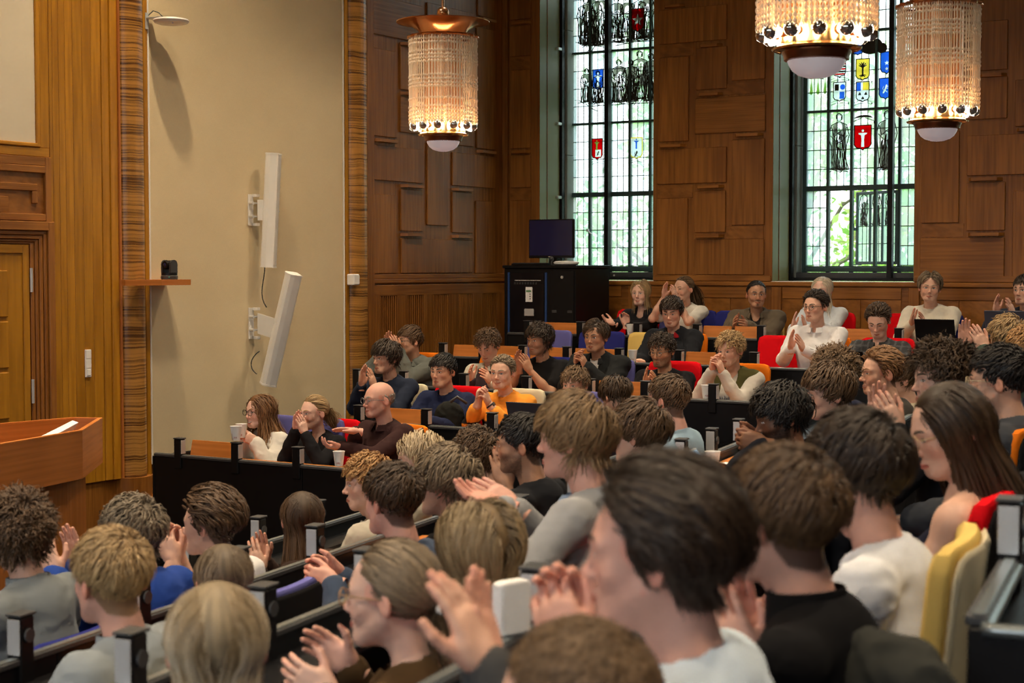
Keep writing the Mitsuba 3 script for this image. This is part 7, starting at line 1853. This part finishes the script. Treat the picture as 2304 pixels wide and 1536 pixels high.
# ================================================================ SMALL THINGS
def far_at(k, V, q=.03): p = uu * (TIER_U[k] + q) + vv * V; return np.array([p[0], p[1], RISE * k + .801])
def near_at(k, s, q=.2, z=.80): p = near_pt(TIER_W[k] + q, s); return np.array([p[0], p[1], RISE * k + z])
_cup = lathe([(.001, .002), (.0245, .002), (.026, .0), (.0385, .094), (.0405, .0945), (.0405, .0975), (.0375, .0975), (.0355, .092), (.0245, .008), (.001, .006)], 28)
def cup(at, label, z=0.0):
    k = tell(fresh('paper_cup'), label, 'cup', 'white paper cups on the desks')
    at = np.array(at) + np.array([0, 0, z])
    add(k + '__cup', moved(_cup, t=at), 'white_plastic', smooth=35)
    band = np.array([(.0252 + .0131 * (t / .094) + .0006, t) for t in (.010, .026)])
    a = np.linspace(-2.1, -1.2, 7)
    v = np.array([(r * math.cos(x), r * math.sin(x), z_) for r, z_ in band for x in a])
    f = [[i, i + 1, 8 + i] for i in range(6)] + [[i, 8 + i, 7 + i] for i in range(6)]
    add(k + '__printed_mark', trimesh.Trimesh(v + at, f, process=False), 'vcol', color=solid((.30, .08, .08), 14))
p = far_at(0, -7.235, -.002); p[2] = .926
cup(p, 'white paper cup standing on top of the second microphone post of the front row')
cup((-1.911, 11.255, 0.896), 'white paper cup in the hands of the laughing girl')
cup(far_at(0, -6.40, .05), 'white paper cup on the front row desk before the balding man')
cup(far_at(4, -6.70, .05), 'white paper cup on the back row desk before the fair girl in black')
cup(far_at(3, -6.10, .05), 'white paper cup on the fourth row desk left of the youth with the red collar')
cup(far_at(2, -4.88, .05), 'white paper cup on the third row desk before the man in the olive vest')
cup(far_at(3, -5.01, .05), 'white paper cup on the fourth row desk by the red empty chair')
cup(near_at(2, 7.70, .10, .747), 'white paper cup beside the sheets of paper on the near third row desk')
cup(near_at(3, 7.35, .06, .80), 'white paper cup behind the clapping hands of the man with dark curls')
def laptop(c, face, label, w=.31, d=.21, tilt=18, col='graphite', scr='screen_off', open_=True):
    """c: the middle of the hinge, face: the direction its user looks, degrees anticlockwise from +y."""
    k = tell(fresh('laptop'), label, 'laptop')
    R = rotz(face)
    add(k + '__base', moved(hullbox(-w / 2, w / 2, -d, 0, 0, .014, .004), M=R, t=c), col)
    add(k + '__keys', moved(hullbox(-w / 2 + .02, w / 2 - .02, -d * .62, -.02, .014, .0155), M=R, t=c), 'black')
    t = math.radians(tilt)
    Rt = np.array([[1, 0, 0], [0, math.cos(t), math.sin(t)], [0, -math.sin(t), math.cos(t)]])
    add(k + '__lid', moved(hullbox(-w / 2, w / 2, 0, .008, .010, d, .003), M=R @ Rt, t=c), col)
    add(k + '__screen', moved(hullbox(-w / 2 + .008, w / 2 - .008, -.0015, 0, .022, d - .010), M=R @ Rt, t=c), scr)
    return k
FF = math.degrees(math.atan2(uu[0], -uu[1]))
laptop(far_at(4, -3.90, .10), FF, 'black laptop lid on the back row desk before the man in the cream jumper', w=.33, d=.20, col='black')
laptop(far_at(4, -3.33, .10) + [0, 0, .04], FF, 'grey-blue laptop lid at the right edge of the back row', w=.32, d=.24, col='lid_blue')
scene['lid_blue'] = pri((.055, .065, .10), .45)
laptop(far_at(1, -5.70, .10), FF, 'dark laptop lid on the second row desk before the orange sweater', w=.30, d=.20, col='lid_dark')
scene['lid_dark'] = pri((.030, .034, .048), .45)
k = tell('tablet', 'black tablet propped on the fourth row desk before the man looking down', 'tablet')
c = far_at(3, -4.22, .08)
t = math.radians(35)
Rt = rotz(FF) @ np.array([[1, 0, 0], [0, math.cos(t), math.sin(t)], [0, -math.sin(t), math.cos(t)]])
add(k + '__case', moved(hullbox(-.125, .125, 0, .012, 0, .18, .004), M=Rt, t=c), 'black')
add(k + '__screen', moved(hullbox(-.115, .115, -.0015, 0, .01, .17), M=Rt, t=c), 'screen_off')
k = tell('tablet', 'tablet with a bluish lit screen held up among the near heads', 'tablet')
FN = math.degrees(math.atan2(N_DIR[0], -N_DIR[1]))
t = math.radians(40)
Rt = rotz(FN) @ np.array([[1, 0, 0], [0, math.cos(t), math.sin(t)], [0, -math.sin(t), math.cos(t)]])
c = np.array([.80, 6.30, 1.235])
add(k + '__case', moved(hullbox(-.125, .125, 0, .009, 0, .175, .004), M=Rt, t=c), 'silver')
scene['lit_screen'] = pri((.02, .02, .03), .2)
add(k + '__screen', moved(hullbox(-.115, .115, -.0015, 0, .010, .165), M=Rt, t=c), 'lit_screen', emitter=lamp(0.2, .11, .19, .27))
def sheet(c, w, d, turn, label):
    k = tell(fresh('paper_sheet'), label, 'paper')
    x, y = np.meshgrid(np.linspace(-w / 2, w / 2, 7), np.linspace(-d / 2, d / 2, 7), indexing='ij')
    z = .004 + .010 * (x / w) ** 2 + .004 * np.sin(y * 20)
    v = np.column_stack([x.ravel(), y.ravel(), z.ravel()]) @ rotz(turn).T + c
    add(k, trimesh.Trimesh(np.vstack([v, v - [0, 0, .0015]]), np.vstack([grid_faces(7, 7), grid_faces(7, 7)[:, ::-1] + 49]), process=False), 'paper')
sheet(near_at(2, 7.95, .22, .747), .21, .30, 20, 'white sheet of paper on the near third row desk beside the cup')
sheet(near_at(2, 7.45, .24, .747), .21, .30, -10, 'second sheet of paper on the near third row desk, nearer the tablet')
sheet(far_at(2, -6.25, .14) - [0, 0, .05], .21, .30, 30, 'white sheet on the third row desk before the man in the printed tee')
# bag between the two men in navy
def lump(k, part, c, R, bodies, h, colour, amp, seed, freq=14):
    pts = np.array([b[0] for b in bodies]); rr = max(max(b[1]) for b in bodies)
    F = Field(pts.min(0) - rr - .04, pts.max(0) + rr + .04, h)
    for p_, r_ in bodies: F.ell(p_, r_, .05)
    v, f = F.mesh()
    n = vnormals(v, f)
    w = meshkit.fbm(v * freq, 3, seed) - .5
    w2 = .5 - 2 * np.abs(meshkit.noise(v * freq * np.array([1.2, .6, .8]) + w[:, None] * 3, seed + 2) - .5)
    v = v + n * (amp * (w + .6 * w2))[:, None]
    add(k + '__' + part, (v @ R.T + c, f), 'cloth', smooth=True, color=solid(colour, len(v)) * (.85 + .3 * meshkit.fbm(v * 30, 2, seed)[:, None]))
k = tell('backpack', 'black backpack on the seat between the two men in navy jumpers', 'backpack')
p = uu * (TIER_U[1] + .50) + vv * -6.62
lump(k, 'bag', np.array([p[0], p[1], RISE + .47]), rotz(FF), [((0, 0, .16), (.15, .10, .17)), ((0, .02, .34), (.12, .08, .12)), ((0, .09, .14), (.11, .06, .12))], .014, (.012, .013, .012), .016, 4)
add(k + '__strap', tube([[p[0], p[1] - .10, RISE + .93], [p[0] + .05, p[1] - .13, RISE + .97], [p[0] + .12, p[1] - .10, RISE + .92]], .012, 6), 'graphite', smooth=True)
# jackets over chair backs on the right
k = tell('jacket', 'dark olive jacket hanging over the chair of the man in the black turtleneck', 'jacket')
lump(k, 'cloth', np.array([.655, 2.80, 1.19]), rotz(-67), [((0, 0, .20), (.15, .05, .06)), ((.06, .02, .15), (.10, .05, .10)), ((-.09, .02, .08), (.09, .05, .14)), ((.10, .02, .02), (.09, .05, .17)), ((0, -.02, -.06), (.15, .05, .20))], .012, (.030, .031, .027), .030, 8, 12)
k = tell('jacket', 'black jacket lying over a chair back behind the girl in the strappy top', 'jacket')
lump(k, 'cloth', np.array([1.37, 4.40, 1.40]), rotz(-67), [((0, 0, .06), (.20, .07, .08)), ((.1, .02, .02), (.12, .07, .10)), ((-.08, .0, -.06), (.16, .06, .14))], .014, (.010, .011, .013), .022, 12, 10)
# white device standing on the near fourth row rail
k = tell('white_box', 'white rounded box standing on the desk right of the big clapping hand', 'device')
c = near_at(3, 3.16, .0, .80)
R = np.column_stack([[*D_DIR, 0], [*N_DIR, 0], [0, 0, 1]])
b = sg.box(-.036, -.012, .036, .012).buffer(.006, quad_segs=4)
rings = []
q0 = np.array([b.exterior.interpolate(x, normalized=True).coords[0] for x in np.linspace(0, 1, 33)[:-1]])
for z, i in ((0, .004), (.004, 0), (.108, 0), (.113, .003), (.116, .009)):
    rings.append(np.column_stack([q0 * (1 - i / .03), np.full(32, z)]))
v = np.vstack(rings + [[[0, 0, 0]], [[0, 0, .116]]])
f = []
for a in range(4):
    for i in range(32):
        j = (i + 1) % 32
        f += [[a * 32 + i, a * 32 + j, (a + 1) * 32 + j], [a * 32 + i, (a + 1) * 32 + j, (a + 1) * 32 + i]]
for i in range(32): f += [[160, (i + 1) % 32, i], [161, 128 + i, 128 + (i + 1) % 32]]
add(k + '__shell', moved(trimesh.Trimesh(v, f, process=False), M=R @ rotz(28), t=c), 'white_plastic', smooth=40)
add(k + '__base_ring', moved(lathe([(.028, 0), (.034, 0), (.034, .004), (.028, .004)], 24), t=c), 'graphite', smooth=40)
